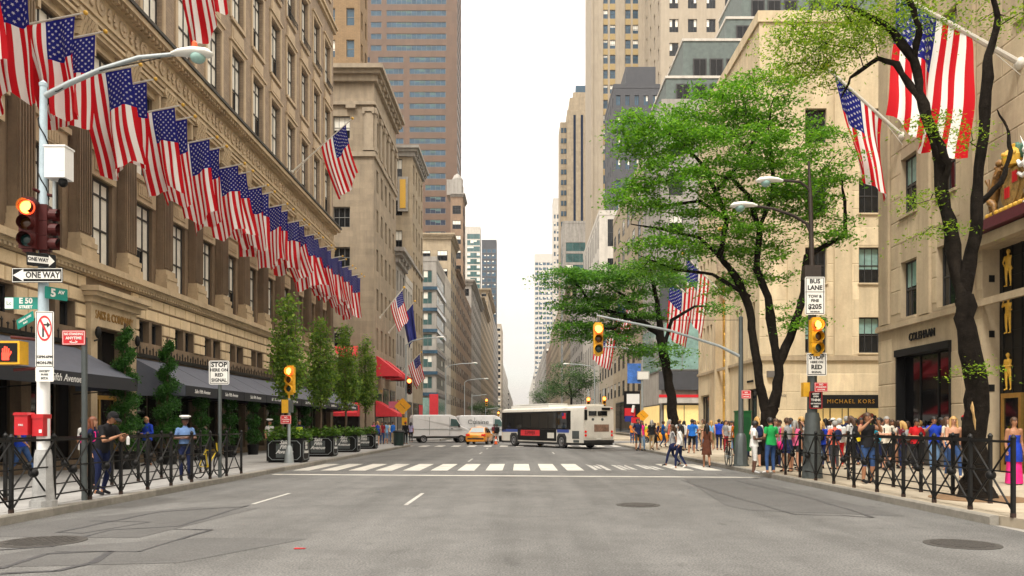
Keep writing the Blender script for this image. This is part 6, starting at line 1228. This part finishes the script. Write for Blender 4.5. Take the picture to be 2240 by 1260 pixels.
def build_pose(pose):
    p = POSES[pose]; J = {}
    for k, v in BASE.items():
        J[k] = Vector(p.get(k, v)); kr = k[:-1]+'R'; J[kr] = Vector(p.get(kr, (-v[0], v[1], v[2])))
    lean = R(p.get('lean', 0)); hd = R(p.get('head', 0))
    Rl = Matrix.Translation((0,0,.98)) @ Matrix.Rotation(lean, 4, 'X') @ Matrix.Translation((0,0,-.98)); Rh = Rl @ Matrix.Translation((0,0,1.5)) @ Matrix.Rotation(hd, 4, 'X') @ Matrix.Translation((0,0,-1.5))
    mb = MB()
    def ell(rows, T):
        n = 16; i0 = len(mb.v)
        for z, rx, ry, yo in rows:
            for j in range(n): a = 2*PI*j/n; mb.v.append(tuple(T @ Vector((rx*math.cos(a), yo+ry*math.sin(a), z))))
        for k in range(len(rows)-1):
            for j in range(n): a = i0+k*n+j; b = i0+k*n+(j+1)%n; mb.f.append((a,b,b+n,a+n)); mb.m.append(0)
        mb.f.append(tuple(i0+j for j in range(n-1,-1,-1))); e = i0+(len(rows)-1)*n; mb.f.append(tuple(e+j for j in range(n))); mb.m += [0,0]
    ell([(.82,.09,.08,.0),(.86,.155,.115,.01),(.94,.168,.128,.015),(1.02,.155,.118,.01),(1.12,.142,.105,0),(1.24,.158,.115,0),(1.34,.172,.118,.005),(1.41,.165,.10,.01),(1.455,.11,.075,.015),(1.475,.06,.055,.012)], Rl)
    ell([(1.44,.062,.062,.015),(1.5,.055,.058,.01),(1.56,.052,.055,.005)], Rl)
    def sph(c, r, T):
        q = MB().sphere(c, r, 14, 9); i = len(mb.v); mb.v += [tuple(T @ Vector(v)) for v in q.v]; mb.f += [tuple(i+k for k in f) for f in q.f]; mb.m += q.m
    sph((0,0,1.645),(.076,.094,.108),Rh); sph((0,-.03,1.575),(.05,.055,.05),Rh); sph((0,-.098,1.625),(.014,.02,.026),Rh); sph((.078,.005,1.635),(.014,.022,.032),Rh); sph((-.078,.005,1.635),(.014,.022,.032),Rh)
    for s in 'LR':
        up = {k: Rl @ J[k+s] for k in ('sho','elb')}; w = J['wri'+s] if lean else J['wri'+s]
        w = Rl @ w if not lean else w
        J['sho'+s], J['elb'+s], J['wri'+s] = up['sho'], up['elb'], w
        d = (w-up['elb']).normalized(); J['pal'+s] = w+d*.085
        mb.tube([up['sho']+Vector((0,0,.01)), up['sho'].lerp(up['elb'],.35), up['elb'], up['elb'].lerp(w,.35), w], [.066,.055,.043,.043,.028], 10); sph(tuple(up['sho']), (.068,.068,.066), Matrix()); mb.tube([w, w+d*.04, w+d*.09], [.027,.04,.036], 8, flat=.55)
        h, k, a, t = J['hip'+s], J['kne'+s], J['ank'+s], J['toe'+s]
        mb.tube([h+Vector((0,0,.03)), h.lerp(k,.35), k, k.lerp(a,.35), a], [.095,.085,.060,.058,.04], 10)
        mb.tube([a+Vector((0,.05,-.055)), a+Vector((0,0,-.03)), (a+t)/2+Vector((0,0,-.01)), t, t+(t-a)*Vector((.2,.2,0))], [.035,.045,.045,.042,.02], 8, flat=.8)
    me = mb.mesh('p', []); o = D.objects.new('p', me); COL.objects.link(o); m = o.modifiers.new('r', 'REMESH'); m.mode = 'VOXEL'; m.voxel_size = .021; sm_ = o.modifiers.new('s', 'SMOOTH'); sm_.factor = .5; sm_.iterations = 3
    dg = bpy.context.evaluated_depsgraph_get(); ev = D.meshes.new_from_object(o.evaluated_get(dg)); D.objects.remove(o); D.meshes.remove(me)
    nv = len(ev.vertices); co = np.empty(nv*3); ev.vertices.foreach_get('co', co); co = co.reshape(-1,3); faces = [tuple(p_.vertices) for p_ in ev.polygons]; D.meshes.remove(ev)
    V = [tuple(c) for c in co]
    bones = []
    V3 = lambda *a: np.array(Rl @ Vector(a)); H3 = lambda *a: np.array(Rh @ Vector(a))
    bones.append(('torso', V3(0,0,.9), V3(0,0,1.40), .16)); bones.append(('head', H3(0,0,1.56), H3(0,0,1.68), .085)); bones.append(('neck', V3(0,0,1.46), V3(0,0,1.54), .055))
    for s in 'LR':
        g = lambda k: np.array(J[k+s]); bones += [('uarm', g('sho'), g('elb'), .055), ('farm', g('elb'), g('wri'), .04), ('hand', g('wri'), g('pal'), .035), ('thigh', g('hip'), g('kne'), .085), ('shin', g('kne'), g('ank'), .055), ('foot', g('ank'), g('toe'), .045)]
    fc = np.array([co[list(f)].mean(0) for f in faces]); best = np.full(len(fc), 1e9); bi = np.zeros(len(fc), int); bt = np.zeros(len(fc))
    for i, (n, a, b, r) in enumerate(bones):
        d = b-a; t = np.clip(((fc-a)@d)/(d@d), 0, 1); dist = np.linalg.norm(fc-(a+t[:,None]*d), axis=1)/r; u = dist < best; best[u] = dist[u]; bi[u] = i; bt[u] = t[u]
    zone = [(bones[i][0], t) for i, t in zip(bi, bt)]
    # fingers
    fb = MB()
    for s in 'LR':
        w, pl_ = J['wri'+s], J['pal'+s]; d = (pl_-w).normalized(); sd2 = d.cross(Vector((0,0,1)) if abs(d.z) < .8 else Vector((0,1,0))).normalized(); cu = d.cross(sd2).normalized()
        for k, (o_, l_) in enumerate(((-.024,.055),(-.008,.07),(.008,.066),(.024,.05))):
            b0 = pl_+sd2*o_-d*.005; fb.tube([b0, b0+d*l_*.5+cu*.006, b0+d*l_*.85+cu*.02], [.0095,.009,.006], 5)
        b0 = w+d*.035+sd2*.03; fb.tube([b0, b0+sd2*.022+d*.025, b0+sd2*.028+d*.055], [.011,.010,.007], 5)
    n0 = len(V); V += [tuple(v) for v in fb.v]; faces += [tuple(i+n0 for i in f) for f in fb.f]; zone += [('hand', 1)]*len(fb.f)
    PM[pose] = (V, faces, zone, Rl, Rh, J)
def body_mesh(pose, sleeve, leg):
    key = ('body', pose, sleeve, leg)
    if key in WIN: return WIN[key]
    if pose not in PM: build_pose(pose)
    V, faces, zone, *_ = PM[pose]; idx = []
    for n, t in zone:
        k = 0
        if n == 'torso': k = (2 if t < .12 else 1); k = 1 if leg == 'dress' else k; k = 0 if (sleeve == 'tube' and t > .78) else k
        elif n == 'uarm': k = {'tank': 0, 'tube': 0, 'short': int(t < .62), 'long': 1}[sleeve]
        elif n == 'farm': k = int(sleeve == 'long' and t < .95)
        elif n == 'thigh': k = {'long': 2, 'shorts': 2, 'skirt': 2 if t < .2 else 0, 'dress': 1 if t < .2 else 0, 'mini': 2 if t < .55 else 0}[leg]
        elif n == 'shin': k = 2 if (leg == 'long' and t < .97) or (leg == 'shorts' and t < .06) else 0
        elif n == 'foot': k = 3
        idx.append(k)
    me = D.meshes.new('body'); me.from_pydata(V, [], faces)
    for q in range(4): me.materials.append(MATS['white'])
    me.polygons.foreach_set('material_index', idx); me.polygons.foreach_set('use_smooth', [True]*len(faces)); me.update(); WIN[key] = me; return me
SK = {'l': M('skin_light', (.52,.27,.17), .55, .05, 6), 'm': M('skin_tan', (.36,.17,.09), .55, .05, 6), 'd': M('skin_deep', (.11,.05,.03), .5, .05, 6)}
HR = {'k': M('hair_black', (.012,.010,.009), .5, .1, 20), 'b': M('hair_brown', (.07,.035,.018), .5, .15, 20), 'y': M('hair_blonde', (.5,.30,.10), .5, .15, 20), 'g': M('hair_grey', (.3,.29,.27), .6, .1, 20), 'r': M('hair_auburn', (.16,.05,.02), .5, .1, 20)}
CL = dict(white=(.72,.71,.68), cream=(.6,.55,.45), black=(.014,.014,.016), navy=(.012,.018,.06), denim=(.035,.075,.19), lightdenim=(.14,.24,.40), blue=(.02,.14,.52), royal=(.015,.05,.42), sky=(.20,.42,.68), teal=(.02,.33,.48), green=(.02,.33,.08), lime=(.35,.6,.05), red=(.52,.015,.02), darkred=(.25,.02,.03), maroon=(.13,.02,.03), pink=(.65,.12,.25), hot=(.75,.03,.22), coral=(.68,.14,.09), yellow=(.75,.58,.02), gold=(.68,.33,.02), orange=(.7,.2,.02), grey=(.25,.25,.25), lightgrey=(.48,.48,.47), charcoal=(.05,.05,.055), brown=(.10,.035,.02), khaki=(.36,.28,.17), olive=(.10,.10,.04), lilac=(.36,.34,.55), purple=(.16,.04,.26), police=(.13,.22,.42), beige=(.5,.4,.28))
def cm(c): return M('cloth_'+c, CL[c], .9, .2, 6, .5, 14, spec=.2)
def hair_mesh(pose, ln):
    key = ('hair', pose, ln)
    if key in WIN: return WIN[key]
    Rl, Rh = PM[pose][3:5]; q = MB(); s = MB().sphere((0,.012,1.655),(.096,.112,.119),16,14); 
    for f in s.f:
        c = sum((Vector(s.v[i]) for i in f), Vector())/len(f)
        if c.y < -.03 and c.z < 1.685: continue
        if c.z < (1.625 if c.y < .03 else 1.575): continue
        i = len(q.v); q.v += [s.v[k] for k in f]; q.f.append(tuple(range(i, i+len(f)))); q.m.append(0)
    if ln == 1: q.tube([(0,.06,1.68),(0,.09,1.58),(0,.10,1.46),(0,.11,1.36)], [.085,.10,.095,.05], 10, flat=.6); q.tube([(.075,.01,1.70),(.092,.0,1.6),(.10,-.01,1.5),(.105,-.04,1.38)],[.03,.036,.036,.012],8); q.tube([(-.075,.01,1.70),(-.092,.0,1.6),(-.10,-.01,1.5),(-.105,-.04,1.38)],[.03,.036,.036,.012],8)
    if ln == 2: q.sphere((0,.10,1.70),.045,10,8); q.tube([(0,.11,1.69),(0,.15,1.6),(0,.13,1.48)],[.03,.032,.012],8)
    q.v = [tuple(Rh @ Vector(v)) for v in q.v]; WIN[key] = q.mesh('hair', 'hair_black', 70); return WIN[key]
def face_mesh(pose):
    key = ('face', pose)
    if key in WIN: return WIN[key]
    Rh = PM[pose][4]; q = MB()
    for s in (-1,1): q.sphere((s*.030,-.086,1.648),(.012,.008,.007),8,6,0); q.box(s*.030-.016,s*.030+.016,-.094,-.088,1.664,1.669,0)
    q.box(-.022,.022,-.092,-.086,1.585,1.591,1); q.v = [tuple(Rh @ Vector(v)) for v in q.v]; WIN[key] = q.mesh('face', ['hair_black', M('lips', (.3,.08,.06), .5, 0)]); return WIN[key]
def person(label, x, y, rz=0, pose='stand', sleeve='short', leg='long', top='white', bot='denim', skin='m', hair='k', ln=0, h=1.75, z=.157, shoe='black', f=False, extra=(), seed=0, group=None):
    me = body_mesh(pose, sleeve, leg); t = thing('person', label, 'person', (x, y, z), R(rz), group); s = h/1.75; t.scale = (s*(.93 if f else 1.03), s*(.95 if f else 1.03), s)
    def put(n, m_, mat=None, sub=None):
        o = inst(n, m_, t)
        if mat is not None:
            for i, q in enumerate(mat): o.material_slots[i].link = 'OBJECT'; o.material_slots[i].material = q
        return o
    put('body', me, [SK[skin], cm(top), cm(bot), cm(shoe)])
    put('face', face_mesh(pose))
    Rl, Rh, J = PM[pose][3:]
    if ln >= 0: put('hair', hair_mesh(pose, ln), [HR[hair]])
    def T(mb_, n, mat, M_=Rl, sm_=60):
        mb_.v = [tuple(M_ @ Vector(v)) for v in mb_.v]; return mb_.build(n, mat, t, sm_)
    if leg in ('skirt', 'dress'):
        lo = .62 if leg == 'skirt' else .52
        if 'maxi' in extra: lo = .03
        q = MB(); n = 20; rows = [(1.06,.150,.116),(.95,.182,.145),((.95+lo)/2,.195,.165),(lo,.225 if lo > .1 else .22,.195 if lo > .1 else .21)]
        for zz, rx, ry in rows:
            for j in range(n): a = 2*PI*j/n; w_ = 1+.06*math.sin(a*6)*(1.06-zz); q.v.append((rx*w_*math.cos(a), .012+ry*w_*math.sin(a), zz))
        for k in range(3):
            for j in range(n): a = k*n+j; b = k*n+(j+1)%n; q.f.append((a,b,b+n,a+n)); q.m.append(0)
        q.build('skirt', cm(bot), t, 60)
        if 'maxi' in extra: MB().lathe([(.16,1.08),(.195,.95),(.21,.62),(.205,.6)],20,(0,.012,0)).build('dress_top', cm(top), t, 60)
    elif sleeve != 'tube' and 'tuck' not in extra:      # loose shirt hem
        q = MB(); n = 20
        for zz, rx, ry in ((1.16,.150,.114),(1.02,.168,.132),(.90,.182,.146)):
            for j in range(n): a = 2*PI*j/n; q.v.append((rx*math.cos(a), .008+ry*math.sin(a), zz+.01*math.sin(3*a)))
        for k in range(2):
            for j in range(n): a = k*n+j; b = k*n+(j+1)%n; q.f.append((a,b,b+n,a+n)); q.m.append(0)
        T(q, 'shirt_hem', cm(top))
    for e in extra:
        if e.startswith('pack:'): T(MB().sphere((0,.19,1.24),(.15,.10,.21),14,10).sphere((0,.26,1.15),(.10,.05,.10),10,8).tube([(.11,.12,1.42),(.12,-.09,1.38),(.12,-.1,1.2),(.13,.1,1.08)],.018,6).tube([(-.11,.12,1.42),(-.12,-.09,1.38),(-.12,-.1,1.2),(-.13,.1,1.08)],.018,6), 'backpack', cm(e[5:]))
        if e.startswith('bag:'): T(MB().sphere((.30,.04,.86),(.07,.17,.14),12,8).tube([(.25,0,1.42),(.30,-.1,1.1),(.31,-.1,.9)],.013,6).tube([(.25,.02,1.42),(.31,.12,1.1),(.31,.14,.9)],.013,6), 'handbag', cm(e[4:]))
        if e.startswith('cap:'): T(MB().sphere((0,.008,1.68),(.092,.108,.10),14,8,zmin=0,zmax=1).tube([(0,-.06,1.69),(0,-.15,1.675),(0,-.19,1.668)],[.07,.075,.05],10,flat=.15), 'cap', cm(e[4:]), Rh)
        if e == 'phone': w = (J['wriR']+J['wriL'])/2 if pose in ('photo','hold') else J['palR']; MB().box(w.x-.04,w.x+.04,w.y-.06,w.y-.045,w.z+.02,w.z+.16).build('phone', 'black', t)
        if e == 'police': 
            T(MB().lathe([(.095,1.72),(.10,1.745),(.15,1.77),(.145,1.80),(.08,1.815)],16,(0,.01,0)), 'peaked_cap', MATS['white'], Rh); T(MB().tube([(0,-.08,1.72),(0,-.15,1.705)],[.08,.06],10,flat=.12), 'cap_visor', 'black', Rh); T(MB().lathe([(.165,.96),(.168,1.02)],16,(0,.01,0)).box(.13,.19,-.1,0,.9,1.02).box(-.19,-.13,-.08,.02,.88,1.02), 'duty_belt', 'black')
        if e == 'vest': T(MB().lathe([(.165,1.06),(.185,1.25),(.19,1.40)],16,(0,.01,0)), 'safety_vest', M('vest', (.55,.7,.03), .6, .05))
        if e == 'drink': w = J['palR']; MB().lathe([(.03,0),(.035,.12)],8,(w.x,w.y-.05,w.z-.04)).build('drink_cup', 'white', t)
        if e == 'bottle': w = J['palL']; MB().lathe([(.03,0),(.032,.14),(.012,.18)],8,(w.x,w.y-.04,w.z-.2)).build('drink_bottle', 'white', t)
    return t
def P2(px, fy, z=.157): p = gp(px, fy, z); return p.x, p.y
def pers(label, px, fy, **k):
    z = k.get('z', .157); x, y = P2(px, fy, z); return person(label, x, y, **k)
# left pavement
pers('man in a dark cap and dark clothes leaning forward beside the left barrier', 222, 1083, rz=75, pose='lean', sleeve='short', leg='long', top='black', bot='navy', skin='m', extra=('cap:black','bottle'), h=1.82)
pers('person with a pink backpack and auburn hair behind the leaning man', 204, 1070, rz=100, pose='stand', top='navy', bot='black', skin='l', hair='r', ln=1, f=True, extra=('pack:hot',), h=1.68)
pers('person in a white T-shirt behind the red no-standing sign post', 186, 1058, rz=150, pose='stand', top='white', bot='khaki', leg='shorts', skin='m', hair='k', h=1.7)
pers('bald man in a bright blue long-sleeved shirt holding food by the topiaries', 322, 1020, rz=-30, pose='hold', sleeve='long', top='royal', bot='black', skin='m', ln=-1, h=1.82)
pers('police officer with a white cap and light blue shirt standing behind the barrier', 405, 1051, rz=35, pose='cross', sleeve='short', top='police', bot='navy', skin='d', extra=('police','tuck'), h=1.7)
pers('officer in a white cap behind the first planter box', 590, 1001, rz=60, pose='stand', sleeve='short', top='lightgrey', bot='navy', skin='m', extra=('police','tuck'), h=1.72)
pers('worker in a yellow safety vest behind the planters', 655, 992, rz=0, pose='stand', sleeve='short', top='navy', bot='navy', skin='m', extra=('vest',), h=1.75)
pers('person in blue jeans striding past the lamp post at the left edge', 46, 1050, rz=90, pose='walk', sleeve='short', top='royal', bot='denim', skin='m', h=1.78)
# far left corner
for lab, px, fy, k in (
 ('blonde woman in a purple-blue top and shorts walking toward the camera past the planters', 826, 976, dict(pose='walk', sleeve='tank', leg='mini', top='royal', bot='black', skin='l', hair='y', ln=1, f=True)),
 ('person in a pink top behind the blonde woman at the far left corner', 818, 973, dict(rz=20, top='pink', bot='khaki', skin='l', leg='shorts', f=True, ln=1, hair='b')),
 ('man in a dark red top at the far left corner', 836, 972, dict(top='darkred', bot='denim', skin='m')),
 ('person in a pale blue top under the red awning', 844, 971, dict(rz=180, top='sky', bot='lightdenim', skin='l', leg='shorts')),
 ('person in a bright blue jacket beside the green litter bin', 860, 972, dict(rz=60, sleeve='long', top='blue', bot='khaki', skin='m')),
 ('person in black with a red cap at the foot of the orange diamond sign', 887, 972, dict(rz=180, sleeve='long', top='black', bot='black', skin='m', extra=('cap:red',))),
 ('person in a lilac top behind the left van', 899, 968, dict(rz=180, top='lilac', bot='black', skin='m', ln=1, f=True)),
 ('person in a cream shirt among the far left corner crowd', 851, 968, dict(rz=10, top='cream', bot='denim', skin='d')),
 ('person in a maroon vest crossing beside the taxi', 1081, 968, dict(rz=20, z=.005, top='maroon', bot='cream', skin='d', pose='stride', ln=0)),
 ('person in a black jacket crossing right of the taxi', 1087, 970, dict(rz=-160, z=.005, top='black', bot='lightgrey', skin='m', pose='stride', sleeve='long'))): pers(lab, px, fy, **k)
# crossing on the right
pers('woman in dark jeans carrying a navy bag over the crosswalk', 1470, 1021, z=.005, rz=-95, pose='walk', sleeve='short', leg='long', top='lightgrey', bot='navy', skin='m', hair='b', ln=1, f=True, extra=('bag:navy',), h=1.66)
pers('woman in a long white top and dark jeans stepping off the kerb', 1487, 1025, z=.005, rz=-110, pose='stride', sleeve='long', leg='long', top='white', bot='navy', skin='m', hair='k', ln=1, f=True, shoe='white', h=1.68)
pers('woman with long hair in a brown sleeveless dress at the crosswalk end', 1546, 1023, z=.005, rz=175, pose='stride', sleeve='tank', leg='dress', top='brown', bot='brown', skin='m', hair='k', ln=1, f=True, h=1.68)
for lab, px, fy, k in (
 ('man in a blue T-shirt and black shorts seen from behind', 1514, 992, dict(rz=175, pose='hip', top='blue', bot='black', leg='shorts', skin='m', h=1.8)),
 ('woman with black hair in a white top behind the two crossing women', 1497, 985, dict(rz=120, sleeve='long', top='white', bot='navy', f=True, ln=1, skin='m')),
 ('woman in a sky blue tank top and olive skirt near the shop window', 1556, 985, dict(rz=170, sleeve='tank', top='sky', bot='olive', leg='skirt', f=True, ln=1, hair='y', skin='l')),
 ('tall man in a navy shirt and dark trousers by the cream corner', 1573, 985, dict(rz=150, top='royal', bot='navy', skin='m', h=1.85)),
 ('person in a grey striped top and white shorts beside the dark bicycle', 1600, 990, dict(rz=-15, pose='hold', top='lightgrey', bot='beige', leg='shorts', skin='m', h=1.72)),
 ('person in a grey top and red leggings left of the mast arm pole', 1588, 990, dict(rz=30, top='grey', bot='darkred', skin='l', f=True, ln=2, hair='b')),
 ('boy in a white T-shirt and white shorts at the kerb', 1650, 1036, dict(rz=80, pose='hold', top='white', bot='white', leg='shorts', skin='d', h=1.62, shoe='lightgrey')),
 ('man in a green T-shirt and blue jeans with a waist bag', 1686, 1036, dict(rz=200, pose='hold', top='green', bot='denim', skin='m', h=1.72, shoe='white')),
 ('woman in a grey tank top with a pink bag', 1722, 1033, dict(rz=190, pose='hold', sleeve='tank', top='grey', bot='navy', leg='skirt', skin='m', hair='b', ln=2, f=True, extra=('bag:hot',), h=1.72)),
 ('woman in a pink T-shirt and dark shorts beside the grey-topped woman', 1739, 1032, dict(rz=150, top='pink', bot='charcoal', leg='mini', skin='l', hair='g', ln=1, f=True, h=1.64, extra=('bag:maroon',))),
 ('man in dark trousers raising a phone beside the double-arm lamp', 1771, 1043, dict(rz=-90, pose='photo', top='white', bot='black', skin='l', hair='b', extra=('phone','bag:sky'), h=1.74)),
 ('woman with long black hair in a lilac top beyond the lamp', 1806, 1012, dict(rz=160, sleeve='short', top='lilac', bot='charcoal', leg='mini', skin='m', ln=1, f=True)),
 ('man in a white long-sleeved shirt with a grey backpack and red trousers', 1836, 1022, dict(rz=185, sleeve='long', top='white', bot='red', skin='l', hair='g', extra=('pack:lightgrey','cap:lightgrey'), h=1.72, shoe='white')),
 ('man in a navy T-shirt and cream shorts behind the backpacker', 1851, 1016, dict(rz=180, top='navy', bot='cream', leg='shorts', skin='m', hair='g', h=1.82)),
 ('person in a white top left of the backpacker', 1822, 1014, dict(rz=200, top='white', bot='denim', skin='l', extra=('cap:white',))),
 ('man in a yellow T-shirt and dark jeans', 1871, 1018, dict(rz=180, top='yellow', bot='navy', skin='m', h=1.74)),
 ('man in a black vest and denim shorts raising a camera at the barrier', 1898, 1058, dict(rz=10, pose='photo', sleeve='tank', top='black', bot='denim', leg='shorts', skin='m', hair='b', extra=('phone',), h=1.8)),
 ('man in a teal T-shirt behind the photographer', 1923, 1026, dict(rz=-70, top='teal', bot='navy', skin='m', h=1.74)),
 ('woman in a white tank top and black skirt walking past the shop', 1952, 1023, dict(rz=-10, pose='walk', sleeve='tank', leg='skirt', top='white', bot='black', skin='m', hair='b', ln=1, f=True, h=1.68)),
 ('man in a red T-shirt and black trousers looking at his hands', 2004, 1027, dict(rz=10, pose='hold', top='red', bot='black', skin='m', h=1.7)),
 ('man in a navy T-shirt and light jeans, left of a pair before the shop window', 2044, 1028, dict(rz=-20, pose='onearm', top='royal', bot='lightdenim', skin='m', h=1.76)),
 ('man in a dark blue T-shirt, right of a pair before the shop window', 2060, 1026, dict(rz=15, pose='walk', top='navy', bot='denim', skin='d', h=1.74)),
 ('blonde woman in a black strapless top and blue jeans', 2086, 1050, dict(rz=-10, pose='walk', sleeve='tube', top='black', bot='denim', skin='l', hair='y', ln=1, f=True, h=1.72, shoe='beige')),
 ('person in a cream top behind the blonde woman', 2072, 1030, dict(rz=30, top='cream', bot='denim', skin='l', f=True, ln=1, hair='b')),
 ('man in a charcoal T-shirt, red cap and red shorts beside the nearest trunk', 2112, 1032, dict(rz=60, top='charcoal', bot='darkred', leg='shorts', skin='m', extra=('cap:red',), h=1.8)),
 ('woman in a long blue and bright pink dress at the right edge', 2219, 1060, dict(rz=0, sleeve='tube', leg='dress', top='royal', bot='hot', skin='m', hair='b', ln=2, f=True, h=1.68, extra=('maxi',)))): pers(lab, px, fy, **k)
# far crowd on the right pavement
tops = ['orange','navy','hot','lime','black','charcoal','navy','blue','coral','teal','white','lightgrey','gold','red','sky','cream','khaki','purple','green','royal','maroon','lilac','beige','pink','olive','darkred','grey','yellow']
bots = ['denim','black','khaki','navy','lightdenim','charcoal']
rr = random.Random(3)
for i, tp_ in enumerate(tops):
    px = 1385+i*9.6+rr.uniform(-4,4); fy = rr.uniform(974,988) if i % 3 else rr.uniform(966,974); b_ = bots[(i*5+i//6) % 6]; fem = i % 2 == 0
    pers(f'person in {"an" if tp_[0] in "aeiou" else "a"} {tp_} top and {b_} {"shorts" if i%4==1 else "trousers"} in the far right crowd', px, fy, rz=rr.choice([0,180,170,20,90,-90,200]), pose=rr.choice(['stand','hold','hip','stride','cross','stand']), top=tp_, bot=b_, leg='shorts' if i % 4 == 1 else 'long', skin=rr.choice('lmmd'), hair=rr.choice('kkbybg'), ln=(1 if fem else 0), f=fem, h=rr.uniform(1.6,1.84), extra=('pack:'+rr.choice(['navy','red','grey']),) if i % 6 == 2 else ())
for i, (tp_, px, fy) in enumerate((('khaki',1640,1006),('black',1676,1010),('lightgrey',1706,1012),('royal',1756,1014),('cream',1790,1016),('charcoal',1815,1002),('orange',1860,1004),('hot',1884,1016),('lime',1908,1012),('grey',1930,1016),('navy',1966,1014),('brown',1986,1018),('blue',2020,1016),('darkred',2030,1008),('teal',2096,1016),('coral',1668,1000),('gold',1702,1004),('olive',1750,1006),('sky',1783,1004),('maroon',1662,996),('white',1893,1008),('purple',1938,1006),('beige',1978,1008))):
    pers(f'person in {"an" if tp_[0] in "aeiou" else "a"} {tp_} top standing back in the crowd near the cream wall', px, fy, rz=rr.choice([0,180,30,-40,150]), pose=rr.choice(['stand','hold','hip']), top=tp_, bot=bots[i % 6], skin=rr.choice('lmd'), hair=rr.choice('kbb'), ln=i % 2, f=bool(i % 2), h=rr.uniform(1.62,1.8))
for i, (tp_, pk, px, fy) in enumerate((('white','navy',1656,1022),('grey','black',1697,1024),('sky','red',1730,1020),('black','grey',1752,1026),('royal','black',1797,1026),('coral','navy',1826,1028),('lightgrey','black',1862,1028),('green','grey',1880,1006),('navy','orange',1914,1022),('cream','black',1940,1030),('maroon','grey',1975,1026),('white','red',2012,1018),('charcoal','blue',2074,1018),('lilac','navy',1630,1000),('orange','black',1610,998))):
    pers(f'person in {"an" if tp_[0] in "aeiou" else "a"} {tp_} top with {"an" if pk[0] in "aeiou" else "a"} {pk} backpack in the crowd behind the right barrier', px, fy, rz=rr.choice([170,190,150,210,0,20]), pose=rr.choice(['stand','hold','hip','stride','cross']), top=tp_, bot=bots[(i*2+1) % 6], leg='shorts' if i % 3 == 0 else 'long', skin=rr.choice('lmmd'), hair=rr.choice('kbbyg'), ln=(i+1) % 2, f=bool((i+1) % 2), h=rr.uniform(1.62,1.82), extra=('pack:'+pk,))
# gilded relief figures over the entrance
build_pose('stand') if 'stand' not in PM else None
for i, (y, z, ps_) in enumerate(((25.22,2.75,'hold'),(25.22,4.55,'onearm'),(25.22,6.05,'hip'))):
    t = thing('relief_figure', f'gilded relief figure on the dark entrance screen, {["lowest","middle","highest"][i]} of three', 'relief', (RX+.50, y-.2, z), R(-75)); me = body_mesh(ps_, 'short', 'long').copy()
    for q in range(4): me.materials[q] = MATS['gold_paint']
    t.scale = (.68,.5,.68); inst('figure', me, t); hm = hair_mesh(ps_, 0).copy(); hm.materials[0] = MATS['gold_paint']; inst('headdress', hm, t)
# ------------------------------------------------------------------ haze
hz = MB().box(-400, 400, -70, 3000, -1.9, 345).build('haze', []); stuff(hz)
m = D.materials.new('haze_air'); m.use_nodes = True; n = m.node_tree.nodes; n.remove(n['Principled BSDF'])
v = n.new('ShaderNodeVolumePrincipled'); v.inputs['Color'].default_value = (.84,.90,1,1); v.inputs['Density'].default_value = .00011; v.inputs['Anisotropy'].default_value = .2
m.node_tree.links.new(v.outputs[0], n['Material Output'].inputs['Volume']); hz.data.materials.append(m)
